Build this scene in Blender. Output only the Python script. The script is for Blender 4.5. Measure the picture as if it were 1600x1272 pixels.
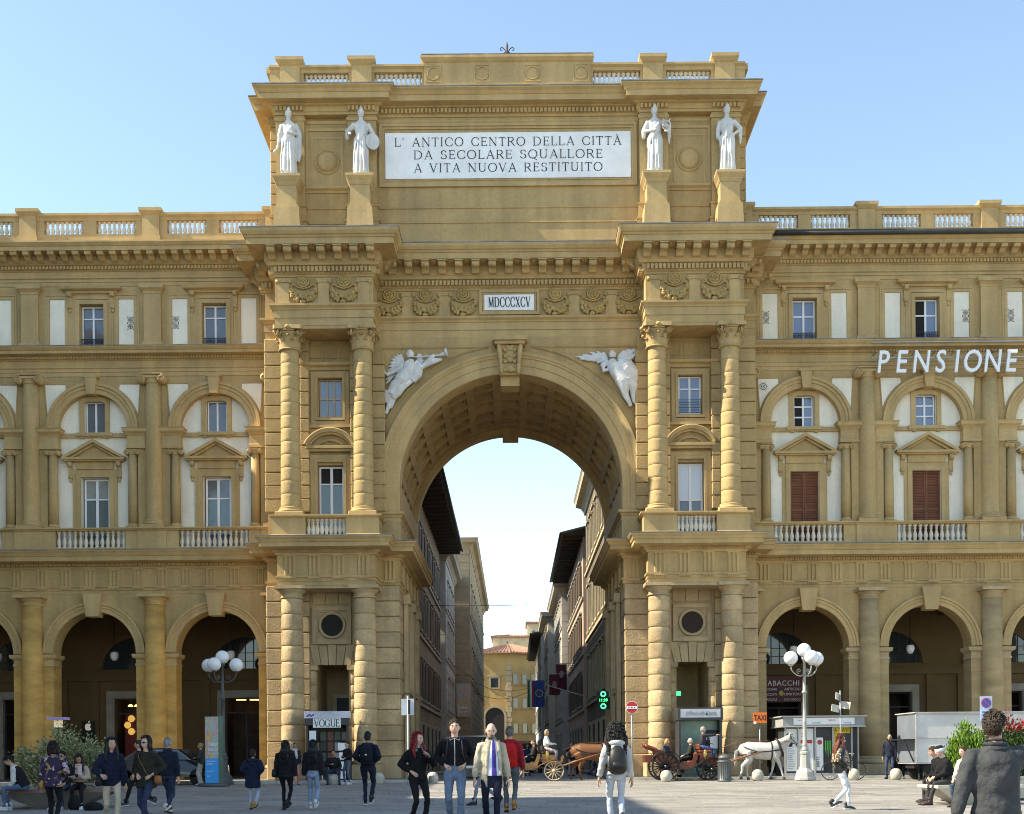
import bpy, bmesh, math, random
from math import sin, cos, pi, radians, sqrt, atan2
from mathutils import Vector, Matrix, noise
random.seed(7)
for o in list(bpy.data.objects):
    bpy.data.objects.remove(o)
scene = bpy.context.scene
COL = scene.collection

# ---------------------------------------------------------------- camera
F = 1900.0 / 1600.0                 # focal length in picture widths
ROLL = radians(0.5)
CAMD, CAMZ = 50.0, 0.87
cam = bpy.data.cameras.new('camera')
cam.sensor_width = 36.0
cam.lens = 36.0 * F
cam.clip_start, cam.clip_end = 0.1, 3000
cam.shift_y = 547.0 / 1600.0
cam.shift_x = -2.0 / 1600.0
camo = bpy.data.objects.new('camera', cam)
COL.objects.link(camo)
camo.location = (0, -CAMD, CAMZ)
camo.matrix_world = (Matrix.Translation((0, -CAMD, CAMZ)) @ Matrix.Rotation(radians(90), 4, 'X')
                     @ Matrix.Rotation(-ROLL, 4, 'Z'))
scene.camera = camo

# ---------------------------------------------------------------- sky, sun, exposure
SUN_EL, SUN_BEHIND = radians(44), radians(-7.5)
tosun = Vector((-cos(SUN_EL) * cos(SUN_BEHIND), cos(SUN_EL) * sin(SUN_BEHIND), sin(SUN_EL)))
world = bpy.data.worlds.new('World'); scene.world = world; world.use_nodes = True
wn = world.node_tree
bg = wn.nodes['Background']
sky = wn.nodes.new('ShaderNodeTexSky')
sky.sky_type = 'NISHITA'; sky.sun_disc = False
sky.sun_elevation = SUN_EL
sky.sun_rotation = atan2(tosun.x, tosun.y)
sky.air_density = 1.0; sky.dust_density = 0.1; sky.ozone_density = 0.35; sky.altitude = 1200
wn.links.new(sky.outputs[0], bg.inputs[0])
bg.inputs[1].default_value = 0.15
sl = bpy.data.lights.new('sun', 'SUN'); sl.energy = 4.4; sl.angle = radians(0.53); sl.color = (1.0, 0.94, 0.84)
so = bpy.data.objects.new('sun', sl); COL.objects.link(so)
so.rotation_euler = (-tosun).to_track_quat('-Z', 'Y').to_euler()
so.location = tosun * 60
vs = scene.view_settings
vs.view_transform = 'Standard'; vs.look = 'None'; vs.gamma = 1.0; vs.use_curve_mapping = False
vs.exposure = 1.36
vs.use_white_balance = True; vs.white_balance_temperature = 7300; vs.white_balance_tint = 5
scene.render.engine = 'CYCLES'
scene.render.film_transparent = False
scene.cycles.filter_width = 1.0

# ---------------------------------------------------------------- pixel helpers (1600 px photo -> world)
def at(px, py, d):
    dx, dy = px - 802.0, 1183.0 - py
    c, s = cos(ROLL), sin(ROLL)
    ux, uy = dx * c + dy * s, dy * c - dx * s
    k = d / 1900.0
    return Vector((ux * k, d - CAMD, CAMZ + uy * k))
def ground_z(y):
    if y >= -1.5: return -0.10
    if y >= -22.0: return -0.10 + 0.010 * (y + 1.5)
    if y >= -30.0: return -0.305
    return -0.305 + 0.0176 * (max(y, -50.0) + 30.0)
def gp(px, d, dz=0.0):
    """point on the piazza under picture column px at distance d"""
    x = at(px, 1215, d).x
    return Vector((x, d - CAMD, ground_z(d - CAMD) + dz))

# ---------------------------------------------------------------- mesh builder
class MB:
    def __init__(self):
        self.v = []; self.f = []; self.m = []; self.s = []
        self.mi = 0; self.sm = False
    def add(self, vs, fs):
        b = len(self.v); self.v += [tuple(p) for p in vs]
        for f in fs:
            self.f.append(tuple(b + i for i in f)); self.m.append(self.mi); self.s.append(self.sm)
        return self
    def box(self, x0, x1, y0, y1, z0, z1):
        return self.add([(x0,y0,z0),(x1,y0,z0),(x1,y1,z0),(x0,y1,z0),(x0,y0,z1),(x1,y0,z1),(x1,y1,z1),(x0,y1,z1)],
                 [(0,3,2,1),(4,5,6,7),(0,1,5,4),(1,2,6,5),(2,3,7,6),(3,0,4,7)])
    def bbox(self, x0, x1, y0, y1, z0, z1, b=0.02):
        """box with chamfered front/vertical/top edges (all 12 edges)"""
        X=(x0,x1);Y=(y0,y1);Z=(z0,z1);v=[];idx={}
        for i in (0,1):
            for j in (0,1):
                for k in (0,1):
                    sx=b if i==0 else -b; sy=b if j==0 else -b; sz=b if k==0 else -b
                    idx[i,j,k]=len(v)
                    v+=[(X[i],Y[j]+sy,Z[k]+sz),(X[i]+sx,Y[j],Z[k]+sz),(X[i]+sx,Y[j]+sy,Z[k])]
        f=[]
        def q(a,c,d,e,ax): f.append((idx[a]+ax,idx[c]+ax,idx[d]+ax,idx[e]+ax))
        for i in (0,1): q((i,0,0),(i,1,0),(i,1,1),(i,0,1),0)
        for j in (0,1): q((0,j,0),(1,j,0),(1,j,1),(0,j,1),1)
        for k in (0,1): q((0,0,k),(1,0,k),(1,1,k),(0,1,k),2)
        for j in (0,1):
            for k in (0,1): f.append((idx[0,j,k]+1,idx[1,j,k]+1,idx[1,j,k]+2,idx[0,j,k]+2))
        for i in (0,1):
            for k in (0,1): f.append((idx[i,0,k]+0,idx[i,1,k]+0,idx[i,1,k]+2,idx[i,0,k]+2))
        for i in (0,1):
            for j in (0,1): f.append((idx[i,j,0]+0,idx[i,j,1]+0,idx[i,j,1]+1,idx[i,j,0]+1))
        for a in idx.values(): f.append((a,a+1,a+2))
        return self.add(v,f)
    def lathe(self, prof, n=20, cx=0, cy=0, cap=True):
        v=[];f=[]
        for (r,z) in prof:
            for i in range(n):
                a=2*pi*i/n; v.append((cx+r*cos(a),cy+r*sin(a),z))
        for k in range(len(prof)-1):
            for i in range(n):
                j=(i+1)%n; f.append((k*n+i,k*n+j,(k+1)*n+j,(k+1)*n+i))
        if cap:
            f.append(tuple(reversed(range(n)))); f.append(tuple((len(prof)-1)*n+i for i in range(n)))
        return self.add(v,f)
    def tube(self, pts, rad, n=8, cap=True, up=None, flat=1.0):
        """tube through pts, rad scalar or list; flat scales the second axis"""
        pts=[Vector(p) for p in pts]
        if not hasattr(rad,'__len__'): rad=[rad]*len(pts)
        v=[];f=[];N=None
        for k,p in enumerate(pts):
            t=(pts[min(k+1,len(pts)-1)]-pts[max(k-1,0)])
            if t.length<1e-9: t=Vector((0,0,1))
            t.normalize()
            if N is None:
                u=Vector(up) if up else (Vector((0,0,1)) if abs(t.z)<0.9 else Vector((1,0,0)))
                N=(u-t*u.dot(t)).normalized()
            else:
                N=(N-t*N.dot(t))
                if N.length<1e-6: N=t.orthogonal()
                N.normalize()
            B=t.cross(N); r=rad[k]
            ra,rb=(r if hasattr(r,'__len__') else (r,r*flat))
            for i in range(n):
                a=2*pi*i/n; v.append(p+N*(ra*cos(a))+B*(rb*sin(a)))
        for k in range(len(pts)-1):
            for i in range(n):
                j=(i+1)%n; f.append((k*n+i,k*n+j,(k+1)*n+j,(k+1)*n+i))
        if cap:
            f.append(tuple(reversed(range(n)))); f.append(tuple((len(pts)-1)*n+i for i in range(n)))
        return self.add(v,f)
    def cyl(self,p0,p1,r,r1=None,n=10): return self.tube([p0,p1],[r,r if r1 is None else r1],n)
    def ball(self, c, r, nu=12, nv=8, rot=None):
        rx,ry,rz=(r if hasattr(r,'__len__') else (r,r,r)); v=[];f=[]
        R=rot if rot is not None else Matrix.Identity(3); c=Vector(c)
        v.append(c+R@Vector((0,0,-rz)))
        for k in range(1,nv):
            t=pi*k/nv-pi/2
            for i in range(nu):
                a=2*pi*i/nu; v.append(c+R@Vector((rx*cos(t)*cos(a),ry*cos(t)*sin(a),rz*sin(t))))
        v.append(c+R@Vector((0,0,rz))); L=len(v)-1
        for i in range(nu):
            j=(i+1)%nu; f.append((0,1+j,1+i)); f.append((L,1+(nv-2)*nu+i,1+(nv-2)*nu+j))
        for k in range(nv-2):
            for i in range(nu):
                j=(i+1)%nu; f.append((1+k*nu+i,1+k*nu+j,1+(k+1)*nu+j,1+(k+1)*nu+i))
        return self.add(v,f)
    def sweep(self, prof, path, closed=False, caps=True):
        """profile (out,z) swept along plan path (x,y); outward is the right-hand side of travel"""
        P=[Vector((p[0],p[1])) for p in path]; n=len(P); v=[];f=[]
        def nrm(a,b):
            t=(b-a).normalized(); return Vector((t.y,-t.x))
        for i in range(n):
            if closed: a=nrm(P[i-1],P[i]); b=nrm(P[i],P[(i+1)%n])
            else:
                a=nrm(P[max(i-1,0)],P[max(i-1,0)+1]); b=nrm(P[min(i,n-2)],P[min(i,n-2)+1])
            m=(a+b)/(1+a.dot(b))
            for (o,z) in prof: v.append((P[i].x+m.x*o,P[i].y+m.y*o,z))
        k=len(prof)
        for i in range(n if closed else n-1):
            j=(i+1)%n
            for q in range(k-1): f.append((i*k+q,j*k+q,j*k+q+1,i*k+q+1))
        if caps and not closed:
            f.append(tuple(range(k))); f.append(tuple(reversed([(n-1)*k+q for q in range(k)])))
        return self.add(v,f)
    def prism(self, poly, y0, y1):
        """polygon in (x,z) extruded from y0 (front) to y1"""
        n=len(poly)
        v=[(x,y0,z) for x,z in poly]+[(x,y1,z) for x,z in poly]
        f=[tuple(range(n)),tuple(reversed(range(n,2*n)))]+[(i,i+n,(i+1)%n+n,(i+1)%n) for i in range(n)]
        return self.add(v,f)
    def prism_yz(self, poly, x0, x1):
        n=len(poly)
        v=[(x0,y,z) for y,z in poly]+[(x1,y,z) for y,z in poly]
        f=[tuple(range(n)),tuple(reversed(range(n,2*n)))]+[(i,i+n,(i+1)%n+n,(i+1)%n) for i in range(n)]
        return self.add(v,f)
    def prism_xy(self, poly, z0, z1):
        n=len(poly)
        v=[(x,y,z0) for x,y in poly]+[(x,y,z1) for x,y in poly]
        f=[tuple(range(n)),tuple(reversed(range(n,2*n)))]+[(i,i+n,(i+1)%n+n,(i+1)%n) for i in range(n)]
        return self.add(v,f)
    def arc(self, cx, zc, prof, a0=180, a1=0, n=24, stilt=0.0):
        """profile (r,y) swept round an arch of centre cx,zc; stilt continues it straight down"""
        A=[radians(a0+(a1-a0)*i/n) for i in range(n+1)]
        rows=[[(cx+r*cos(a),y,zc+r*sin(a)) for r,y in prof] for a in A]
        if stilt>0:
            rows=[[(p[0],p[1],p[2]-stilt) for p in rows[0]]]+rows+[[(p[0],p[1],p[2]-stilt) for p in rows[-1]]]
        k=len(prof); v=[p for r in rows for p in r]; f=[]
        for i in range(len(rows)-1):
            for q in range(k-1): f.append((i*k+q,i*k+q+1,(i+1)*k+q+1,(i+1)*k+q))
        f.append(tuple(range(k))); f.append(tuple((len(rows)-1)*k+q for q in range(k)))
        return self.add(v,f)
    def arch_wall(self, x0, x1, z0, z1, cx, r, zs, y0, y1, n=20):
        """wall slab x0..x1, z0..z1 with a round-headed opening"""
        self.box(x0,cx-r,y0,y1,z0,z1); self.box(cx+r,x1,y0,y1,z0,z1)
        v=[];f=[]
        for i in range(n+1):
            a=pi-pi*i/n; x,z=cx+r*cos(a),zs+r*sin(a)
            v+=[(x,y0,z),(x,y0,z1),(x,y1,z),(x,y1,z1)]
        for i in range(n):
            a,b=4*i,4*i+4
            f+=[(a,b,b+1,a+1),(a+2,a+3,b+3,b+2),(a,a+2,b+2,b),(a+1,b+1,b+3,a+3)]
        return self.add(v,f)
    def rect_wall(self, x0, x1, z0, z1, holes, y0, y1):
        xs=sorted({x0,x1,*[h[0] for h in holes],*[h[1] for h in holes]})
        zs=sorted({z0,z1,*[h[2] for h in holes],*[h[3] for h in holes]})
        for i in range(len(xs)-1):
            for k in range(len(zs)-1):
                mx,mz=(xs[i]+xs[i+1])/2,(zs[k]+zs[k+1])/2
                if any(h[0]<mx<h[1] and h[2]<mz<h[3] for h in holes): continue
                self.add([(xs[i],y0,zs[k]),(xs[i+1],y0,zs[k]),(xs[i+1],y0,zs[k+1]),(xs[i],y0,zs[k+1])],[(0,1,2,3)])
        for a,b,c,d in holes:
            self.add([(a,y0,c),(b,y0,c),(b,y0,d),(a,y0,d),(a,y1,c),(b,y1,c),(b,y1,d),(a,y1,d)],
                     [(0,4,5,1),(1,5,6,2),(2,6,7,3),(3,7,4,0)])
        return self
    def frame(self, x0, x1, z0, z1, w, y0, y1, bottom=True):
        """rectangular picture frame, outer x0..x1 z0..z1, band width w, four butted bars"""
        self.box(x0,x1,y0,y1,z1-w,z1)
        zb=z0
        if bottom: self.box(x0,x1,y0,y1,z0,z0+w); zb=z0+w
        self.box(x0,x0+w,y0,y1,zb,z1-w); self.box(x1-w,x1,y0,y1,zb,z1-w)
        return self
    def mirror_x(self):
        self.v=[(-x,y,z) for x,y,z in self.v]; self.f=[tuple(reversed(f)) for f in self.f]; return self
    def xf(self, M, start=0):
        self.v[start:]=[tuple(M@Vector(p)) for p in self.v[start:]]; return self
    def mesh(self, name, mats):
        me=bpy.data.meshes.new(name); me.from_pydata(self.v,[],self.f)
        for m in (mats if isinstance(mats,(list,tuple)) else [mats]): me.materials.append(m)
        if any(self.m): me.polygons.foreach_set('material_index',self.m)
        me.polygons.foreach_set('use_smooth',self.s); me.update()
        return me
    def build(self, name, mats, parent=None, loc=None, rot=None, fix=True):
        me=self.mesh(name,mats)
        if fix:
            bm=bmesh.new(); bm.from_mesh(me); bmesh.ops.recalc_face_normals(bm,faces=bm.faces); bm.to_mesh(me); bm.free()
        return link(name,me,parent,loc,rot)

def link(name, data, parent=None, loc=None, rot=None, scale=None):
    o=bpy.data.objects.new(name,data); COL.objects.link(o)
    if parent is not None:
        o.parent=parent
        if parent.get('_world'):         # children given in world coordinates
            o.matrix_parent_inverse=Matrix.Translation(-Vector(parent['_world']))
    if loc is not None: o.location=loc
    if rot is not None: o.rotation_euler=rot
    if scale is not None: o.scale=scale if hasattr(scale,'__len__') else (scale,)*3
    return o
def thing(name, label, cat, loc=(0,0,0), rotz=0.0, group=None, world=False):
    o=bpy.data.objects.new(name,None); COL.objects.link(o)
    o.empty_display_size=0.3
    o.location=loc; o.rotation_euler=(0,0,rotz); o['label']=label; o['category']=cat
    if group: o['group']=group
    if world: o['_world']=list(loc)
    return o
def tag(o, label, cat, group=None):
    o['label']=label; o['category']=cat
    if group: o['group']=group
    return o
def kind(o,k): o['kind']=k; return o
def copy_tree(o, parent=None):
    c=o.copy(); COL.objects.link(c); c.parent=parent
    for ch in o.children: copy_tree(ch,c)
    return c
EVAL=[]          # objects whose modifiers / text are applied in one go at the end
AFTER=[]         # callbacks after that

# ---------------------------------------------------------------- materials
_M={}
def mat(name, col, rough=0.75, var=0.12, scale=1.5, bump=0.0, bscale=30.0, metal=0.0, spec=0.4, col2=None,
        fine=0.06, streak=0.0, orand=0.0, emit=None, estr=0.0, coat=0.0, obj=False, stretch=None, bdist=0.02):
    if name in _M: return _M[name]
    m=bpy.data.materials.new(name); m.use_nodes=True; nt=m.node_tree; b=nt.nodes['Principled BSDF']
    b.inputs['Roughness'].default_value=rough; b.inputs['Metallic'].default_value=metal
    b.inputs['Specular IOR Level'].default_value=spec
    if coat: b.inputs['Coat Weight'].default_value=coat
    c4=(*col,1); c=None
    if emit: b.inputs['Emission Color'].default_value=(*emit,1); b.inputs['Emission Strength'].default_value=estr
    if var or fine or bump:
        if obj:
            tc=nt.nodes.new('ShaderNodeTexCoord'); src=tc.outputs['Object']
        else:
            g=nt.nodes.new('ShaderNodeNewGeometry'); src=g.outputs['Position']
        if stretch:
            mp=nt.nodes.new('ShaderNodeMapping'); mp.inputs['Scale'].default_value=stretch
            nt.links.new(src,mp.inputs[0]); src=mp.outputs[0]
    if var or fine:
        n1=nt.nodes.new('ShaderNodeTexNoise'); n1.inputs['Scale'].default_value=scale; n1.inputs['Detail'].default_value=6
        n1.inputs['Roughness'].default_value=0.6
        nt.links.new(src,n1.inputs['Vector'])
        mx=nt.nodes.new('ShaderNodeMix'); mx.data_type='RGBA'
        lo=col2 if col2 else tuple(x*(1-2*var) for x in col)
        hi=col if col2 else tuple(min(1,x*(1+1.2*var)) for x in col)
        mx.inputs[6].default_value=(*lo,1); mx.inputs[7].default_value=(*hi,1)
        mr=nt.nodes.new('ShaderNodeMapRange'); mr.inputs[1].default_value=0.3; mr.inputs[2].default_value=0.7
        nt.links.new(n1.outputs[0],mr.inputs[0]); nt.links.new(mr.outputs[0],mx.inputs[0])
        out=mx.outputs[2]
        if fine:
            n2=nt.nodes.new('ShaderNodeTexNoise'); n2.inputs['Scale'].default_value=scale*17; n2.inputs['Detail'].default_value=4
            nt.links.new(src,n2.inputs['Vector'])
            r2=nt.nodes.new('ShaderNodeMapRange'); r2.inputs[1].default_value=0.3; r2.inputs[2].default_value=0.7
            r2.inputs[3].default_value=1-fine*2; r2.inputs[4].default_value=1+fine
            nt.links.new(n2.outputs[0],r2.inputs[0])
            mm=nt.nodes.new('ShaderNodeVectorMath'); mm.operation='SCALE'
            nt.links.new(out,mm.inputs[0]); nt.links.new(r2.outputs[0],mm.inputs['Scale']); out=mm.outputs[0]
        if orand:
            oi=nt.nodes.new('ShaderNodeObjectInfo'); r5=nt.nodes.new('ShaderNodeMapRange'); r5.inputs[3].default_value=1-orand; r5.inputs[4].default_value=1+orand*.7
            nt.links.new(oi.outputs['Random'],r5.inputs[0]); m5=nt.nodes.new('ShaderNodeVectorMath'); m5.operation='SCALE'; nt.links.new(out,m5.inputs[0]); nt.links.new(r5.outputs[0],m5.inputs['Scale']); out=m5.outputs[0]
        if streak:
            ms=nt.nodes.new('ShaderNodeMapping'); ms.inputs['Scale'].default_value=(2.2,2.2,0.16); nt.links.new(src,ms.inputs[0])
            n4=nt.nodes.new('ShaderNodeTexNoise'); n4.inputs['Scale'].default_value=1.0; n4.inputs['Detail'].default_value=5; nt.links.new(ms.outputs[0],n4.inputs['Vector'])
            r4=nt.nodes.new('ShaderNodeMapRange'); r4.inputs[1].default_value=0.36; r4.inputs[2].default_value=0.62; r4.inputs[3].default_value=1-streak; r4.inputs[4].default_value=1.03
            nt.links.new(n4.outputs[0],r4.inputs[0]); m4=nt.nodes.new('ShaderNodeVectorMath'); m4.operation='SCALE'; nt.links.new(out,m4.inputs[0]); nt.links.new(r4.outputs[0],m4.inputs['Scale']); out=m4.outputs[0]
        nt.links.new(out,b.inputs['Base Color'])
    else: b.inputs['Base Color'].default_value=c4
    if bump:
        n3=nt.nodes.new('ShaderNodeTexNoise'); n3.inputs['Scale'].default_value=bscale; n3.inputs['Detail'].default_value=5
        nt.links.new(src,n3.inputs['Vector'])
        bp=nt.nodes.new('ShaderNodeBump'); bp.inputs['Strength'].default_value=bump; bp.inputs['Distance'].default_value=bdist
        nt.links.new(n3.outputs[0],bp.inputs['Height']); nt.links.new(bp.outputs[0],b.inputs['Normal'])
    _M[name]=m; return m
def glassy(name, col, rough=0.04, spec=0.8, var=0.0, bump=0.06):
    return mat(name,col,rough,var=var,fine=0,spec=spec,scale=0.6,bump=bump,bscale=1.3,bdist=0.05)

OCHRE=mat('ochre_paint',(0.475,0.325,0.143),0.8,var=0.09,scale=0.45,fine=0.05,bump=0.15,bscale=45,streak=0.15)
OCHRE_L=mat('ochre_band',(0.505,0.349,0.157),0.8,var=0.08,scale=0.6,fine=0.045,bump=0.12,bscale=45,streak=0.13)
RUST=mat('ochre_rusticated',(0.475,0.329,0.148),0.85,var=0.08,scale=1.2,fine=0.08,bump=0.5,bscale=16,bdist=0.03,orand=0.06,streak=.10)
STONE=mat('pietra_forte',(0.51,0.37,0.205),0.88,streak=0.14,orand=0.13,var=0.17,scale=0.8,fine=0.09,bump=0.6,bscale=13,bdist=0.035)
STONE_S=mat('smooth_stone',(0.48,0.355,0.20),0.85,var=0.12,scale=1.0,fine=0.06,bump=0.25,bscale=25,streak=.14)
GOLDST=mat('golden_stone',(0.54,0.325,0.095),0.85,var=0.15,scale=0.9,fine=0.08,bump=0.3,bscale=25,stretch=(1,1,3))
BROWNST=mat('brown_stone',(0.42,0.295,0.145),0.85,var=0.12,scale=0.7,fine=0.08,bump=0.35,bscale=25,stretch=(1,1,4))
CREAM=mat('cream_plaster',(0.84,0.77,0.63),0.85,var=0.05,scale=0.8,fine=0.03,streak=.09)
MARBLE=mat('white_marble',(0.72,0.70,0.665),0.55,var=0.07,scale=2.5,fine=0.05,streak=.22,bump=0.1,bscale=20)
PLAQUE=mat('marble_plaque',(0.87,0.85,0.83),0.5,var=0.06,scale=1.2,fine=0.02)
BALU=mat('baluster_stone',(0.70,0.62,0.50),0.75,var=0.1,scale=1.5,fine=0.04)
LEAD=mat('lead_flashing',(0.22,0.21,0.20),0.6,var=0.25,scale=1.5,fine=0.1)
BLACK=mat('black_lettering',(0.02,0.02,0.022),0.6,var=0,fine=0)
IRON=mat('dark_iron',(0.03,0.03,0.035),0.5,var=0.1,fine=0,metal=0.3)
WHITEP=mat('white_paint',(0.80,0.80,0.80),0.5,var=0.03,fine=0.02)
GLASS_D=glassy('window_glass_dark',(0.03,0.04,0.045))
GLASS_G=glassy('window_glass_green',(0.10,0.14,0.14))
GLASS_B=glassy('window_glass_sky_reflection',(0.16,0.20,0.30),spec=1.0)  # blue of the reflected sky put into the pane colour
GLASS_M=glassy('window_glass_grey',(0.12,0.13,0.15))
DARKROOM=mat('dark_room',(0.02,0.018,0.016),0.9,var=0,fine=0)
SHUTTER=mat('brown_shutter',(0.19,0.065,0.028),0.6,var=0.15,scale=2,fine=0.05)
SHADE_OCHRE=mat('loggia_shade_ochre',(0.15,0.093,0.038),0.85,var=0.08,scale=0.7,fine=0.03)  # ochre darkened so the arcade's deep shade sits in the colour
STEEL=mat('grey_steel',(0.35,0.36,0.37),0.45,var=0.08,fine=0.02,metal=0.6)
ROADM=None
# ================================================================ ground
def paving_mat(name, a, b, c):
    m=bpy.data.materials.new(name); m.use_nodes=True; nt=m.node_tree; bs=nt.nodes['Principled BSDF']
    bs.inputs['Roughness'].default_value=0.72
    g=nt.nodes.new('ShaderNodeNewGeometry')
    n1=nt.nodes.new('ShaderNodeTexNoise'); n1.inputs['Scale'].default_value=0.35; n1.inputs['Detail'].default_value=6
    n2=nt.nodes.new('ShaderNodeTexNoise'); n2.inputs['Scale'].default_value=14; n2.inputs['Detail'].default_value=5
    nt.links.new(g.outputs['Position'],n1.inputs['Vector']); nt.links.new(g.outputs['Position'],n2.inputs['Vector'])
    r=nt.nodes.new('ShaderNodeValToRGB'); r.color_ramp.elements[0].position=0.3; r.color_ramp.elements[1].position=0.72
    r.color_ramp.elements[0].color=(*a,1); r.color_ramp.elements[1].color=(*c,1); e=r.color_ramp.elements.new(0.5); e.color=(*b,1)
    rnd=nt.nodes.new('ShaderNodeMath'); rnd.operation='MULTIPLY_ADD'; rnd.inputs[1].default_value=0.34
    nt.links.new(g.outputs['Random Per Island'],rnd.inputs[0]); 
    sub=nt.nodes.new('ShaderNodeMath'); sub.operation='ADD'; sub.inputs[1].default_value=-0.17
    nt.links.new(n1.outputs[0],sub.inputs[0]); nt.links.new(sub.outputs[0],rnd.inputs[2])
    nt.links.new(rnd.outputs[0],r.inputs[0])
    mr=nt.nodes.new('ShaderNodeMapRange'); mr.inputs[1].default_value=0.3; mr.inputs[2].default_value=0.7; mr.inputs[3].default_value=0.8; mr.inputs[4].default_value=1.12
    nt.links.new(n2.outputs[0],mr.inputs[0])
    mm=nt.nodes.new('ShaderNodeVectorMath'); mm.operation='SCALE'
    nt.links.new(r.outputs[0],mm.inputs[0]); nt.links.new(mr.outputs[0],mm.inputs['Scale'])
    nt.links.new(mm.outputs[0],bs.inputs['Base Color'])
    bp=nt.nodes.new('ShaderNodeBump'); bp.inputs['Strength'].default_value=0.35; bp.inputs['Distance'].default_value=0.012
    nt.links.new(n2.outputs[0],bp.inputs['Height']); nt.links.new(bp.outputs[0],bs.inputs['Normal'])
    return m
PAVE=paving_mat('piazza_stone',(0.20,0.183,0.166),(0.25,0.232,0.212),(0.30,0.28,0.255))
JOINT=mat('joint_sand',(0.17,0.157,0.142),0.95,var=0.1,fine=0.05)
KERBM=mat('pale_kerb',(0.42,0.40,0.36),0.8,var=0.12,fine=0.05,scale=2)

def sheet(name, xs, ys, zf, m):
    b=MB(); nx=len(xs)
    b.add([(x,y,zf(x,y)) for y in ys for x in xs],[(j*nx+i,j*nx+i+1,(j+1)*nx+i+1,(j+1)*nx+i) for j in range(len(ys)-1) for i in range(nx-1)])
    return b.build(name,m,fix=False)
gr=sheet('ground',[-1500,-60,-30,0,30,60,1500],[-1500,-80,-50,-30,-22,-1.5,0,60,200,2500],lambda x,y:ground_z(max(y,-80))-0.03,JOINT)
kind(gr,'structure')
# paving slabs: courses parallel to the arch, staggered joints, laid on the sloping square
def slab_mesh(w,d,h=0.03,b=0.008):
    m=MB(); x,y=w/2,d/2
    m.add([(-x,-y,0),(x,-y,0),(x,y,0),(-x,y,0),(-x+b,-y+b,h),(x-b,-y+b,h),(x-b,y-b,h),(-x+b,y-b,h)],
          [(4,5,6,7),(0,1,5,4),(1,2,6,5),(2,3,7,6),(3,0,4,7)]); return m
rs=random.Random(3)
slabs=[]
y=-44.0
while y<-1.66:
    dp=rs.choice([0.42,0.5,0.56])
    if y+dp>-1.64: dp=-1.62-y
    hw=(y+CAMD+dp)*0.445+1.5
    x=-hw-rs.random()
    while x<hw:
        w=rs.uniform(0.7,1.25)
        slabs.append((x+w/2,y+dp/2,w-0.012,dp-0.012)); x+=w
    y+=dp
y=-1.5
while y<62:                                   # the street through the arch
    dp=0.5; x=-3.9-0.3*rs.random()
    while x<3.7:
        w=min(rs.uniform(0.7,1.2),3.95-x)
        slabs.append((x+w/2,y+dp/2,w-0.012,dp-0.012)); x+=w
    y+=dp
def size_in_picture(s):
    d=s[1]+CAMD
    return -(s[2]*s[3]/d**3) if (d>20.5 and abs(s[0])<d*0.43) else 0
slabs.sort(key=size_in_picture)
pave=MB()
for (cx,cy,w,dp) in slabs[300:]:
    m=slab_mesh(w,dp); z=ground_z(cy)-0.03+rs.uniform(-0.004,0.004); sl_=(0.010 if -22<cy<-1.5 else 0 if cy>-30 else 0.0176)
    pave.add([(cx+p[0],cy+p[1],z+p[2]+p[1]*sl_) for p in m.v],m.f)
pv=kind(pave.build('paving',PAVE,fix=False),'stuff'); pv['label']='grey stone slabs paving the square and street'; pv['category']='paving'
sq=MB(); sq.add([(-40,-46,ground_z(-46)-0.026),(40,-46,ground_z(-46)-0.026),(40,-44.0,ground_z(-44)-0.026),(-40,-44.0,ground_z(-44)-0.026)],[(0,1,2,3)])
pr=kind(sq.build('piazza',PAVE,fix=False),'structure')
cache={}
for (cx,cy,w,dp) in slabs[:300]:
    key=(round(w,1),round(dp,2))
    if key not in cache: cache[key]=slab_mesh(*key).mesh('paving_slab',PAVE)
    link('paving_slab',cache[key],pr,(cx,cy,ground_z(cy)-0.03+rs.uniform(-0.003,0.003)),(math.atan(0.010 if cy>-22 else 0),0,0),(w/key[0],dp/key[1],1))
# raised pavements in front of and inside the arcades, with pale kerbs
for s in (-1,1):
    b=MB(); x0,x1=sorted((s*4.1,s*34))
    b.box(x0,x1,-1.42,30,-0.5,0.0)
    o=kind(b.build('pavement',PAVE),'structure')
    k=0
    x=4.1
    km=slab_mesh(1.2,0.22,0.12,0.012).mesh('kerb_stone',KERBM)
    while x<24:
        link('kerb_stone',km,o,(s*(x+0.6),-1.53,-0.115+rs.uniform(-.003,.003))); x+=1.212

# ================================================================ triumphal arch
A=thing('triumphal_arch','huge ochre triumphal arch with coupled columns and inscribed attic spanning the street','arch',(0,1.0,0),world=True)
CX=(6.12,9.14)                       # column axes either side of the axis
YF,YC=0.10,1.70                      # tower front plane, central plane
L_=lambda x:-x
def pathpts(inner):                  # plan of one wall line from the left wing round to the middle
    return inner
LEFT=[(-10.4,3.2),(-10.4,1.75),(-9.66,1.75),(-9.66,YF),(-5.62,YF),(-5.62,YC)]
FULL=LEFT+[(-x,y) for x,y in reversed(LEFT)]
LOW_L=[(-10.4,3.2),(-10.4,1.75),(-9.66,1.75),(-9.66,YF),(-5.62,YF),(-5.62,YC-0.2),(-4.74,YC-0.2),(-4.74,11.6)]
LOW_R=[(-x,y) for x,y in reversed(LOW_L)]
def swept(name, prof, path, m, parent=A, inset=0.0, label=None):
    o=MB().sweep(prof,path).build(name,m,parent)
    if label: o['label']=label
    return o
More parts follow.
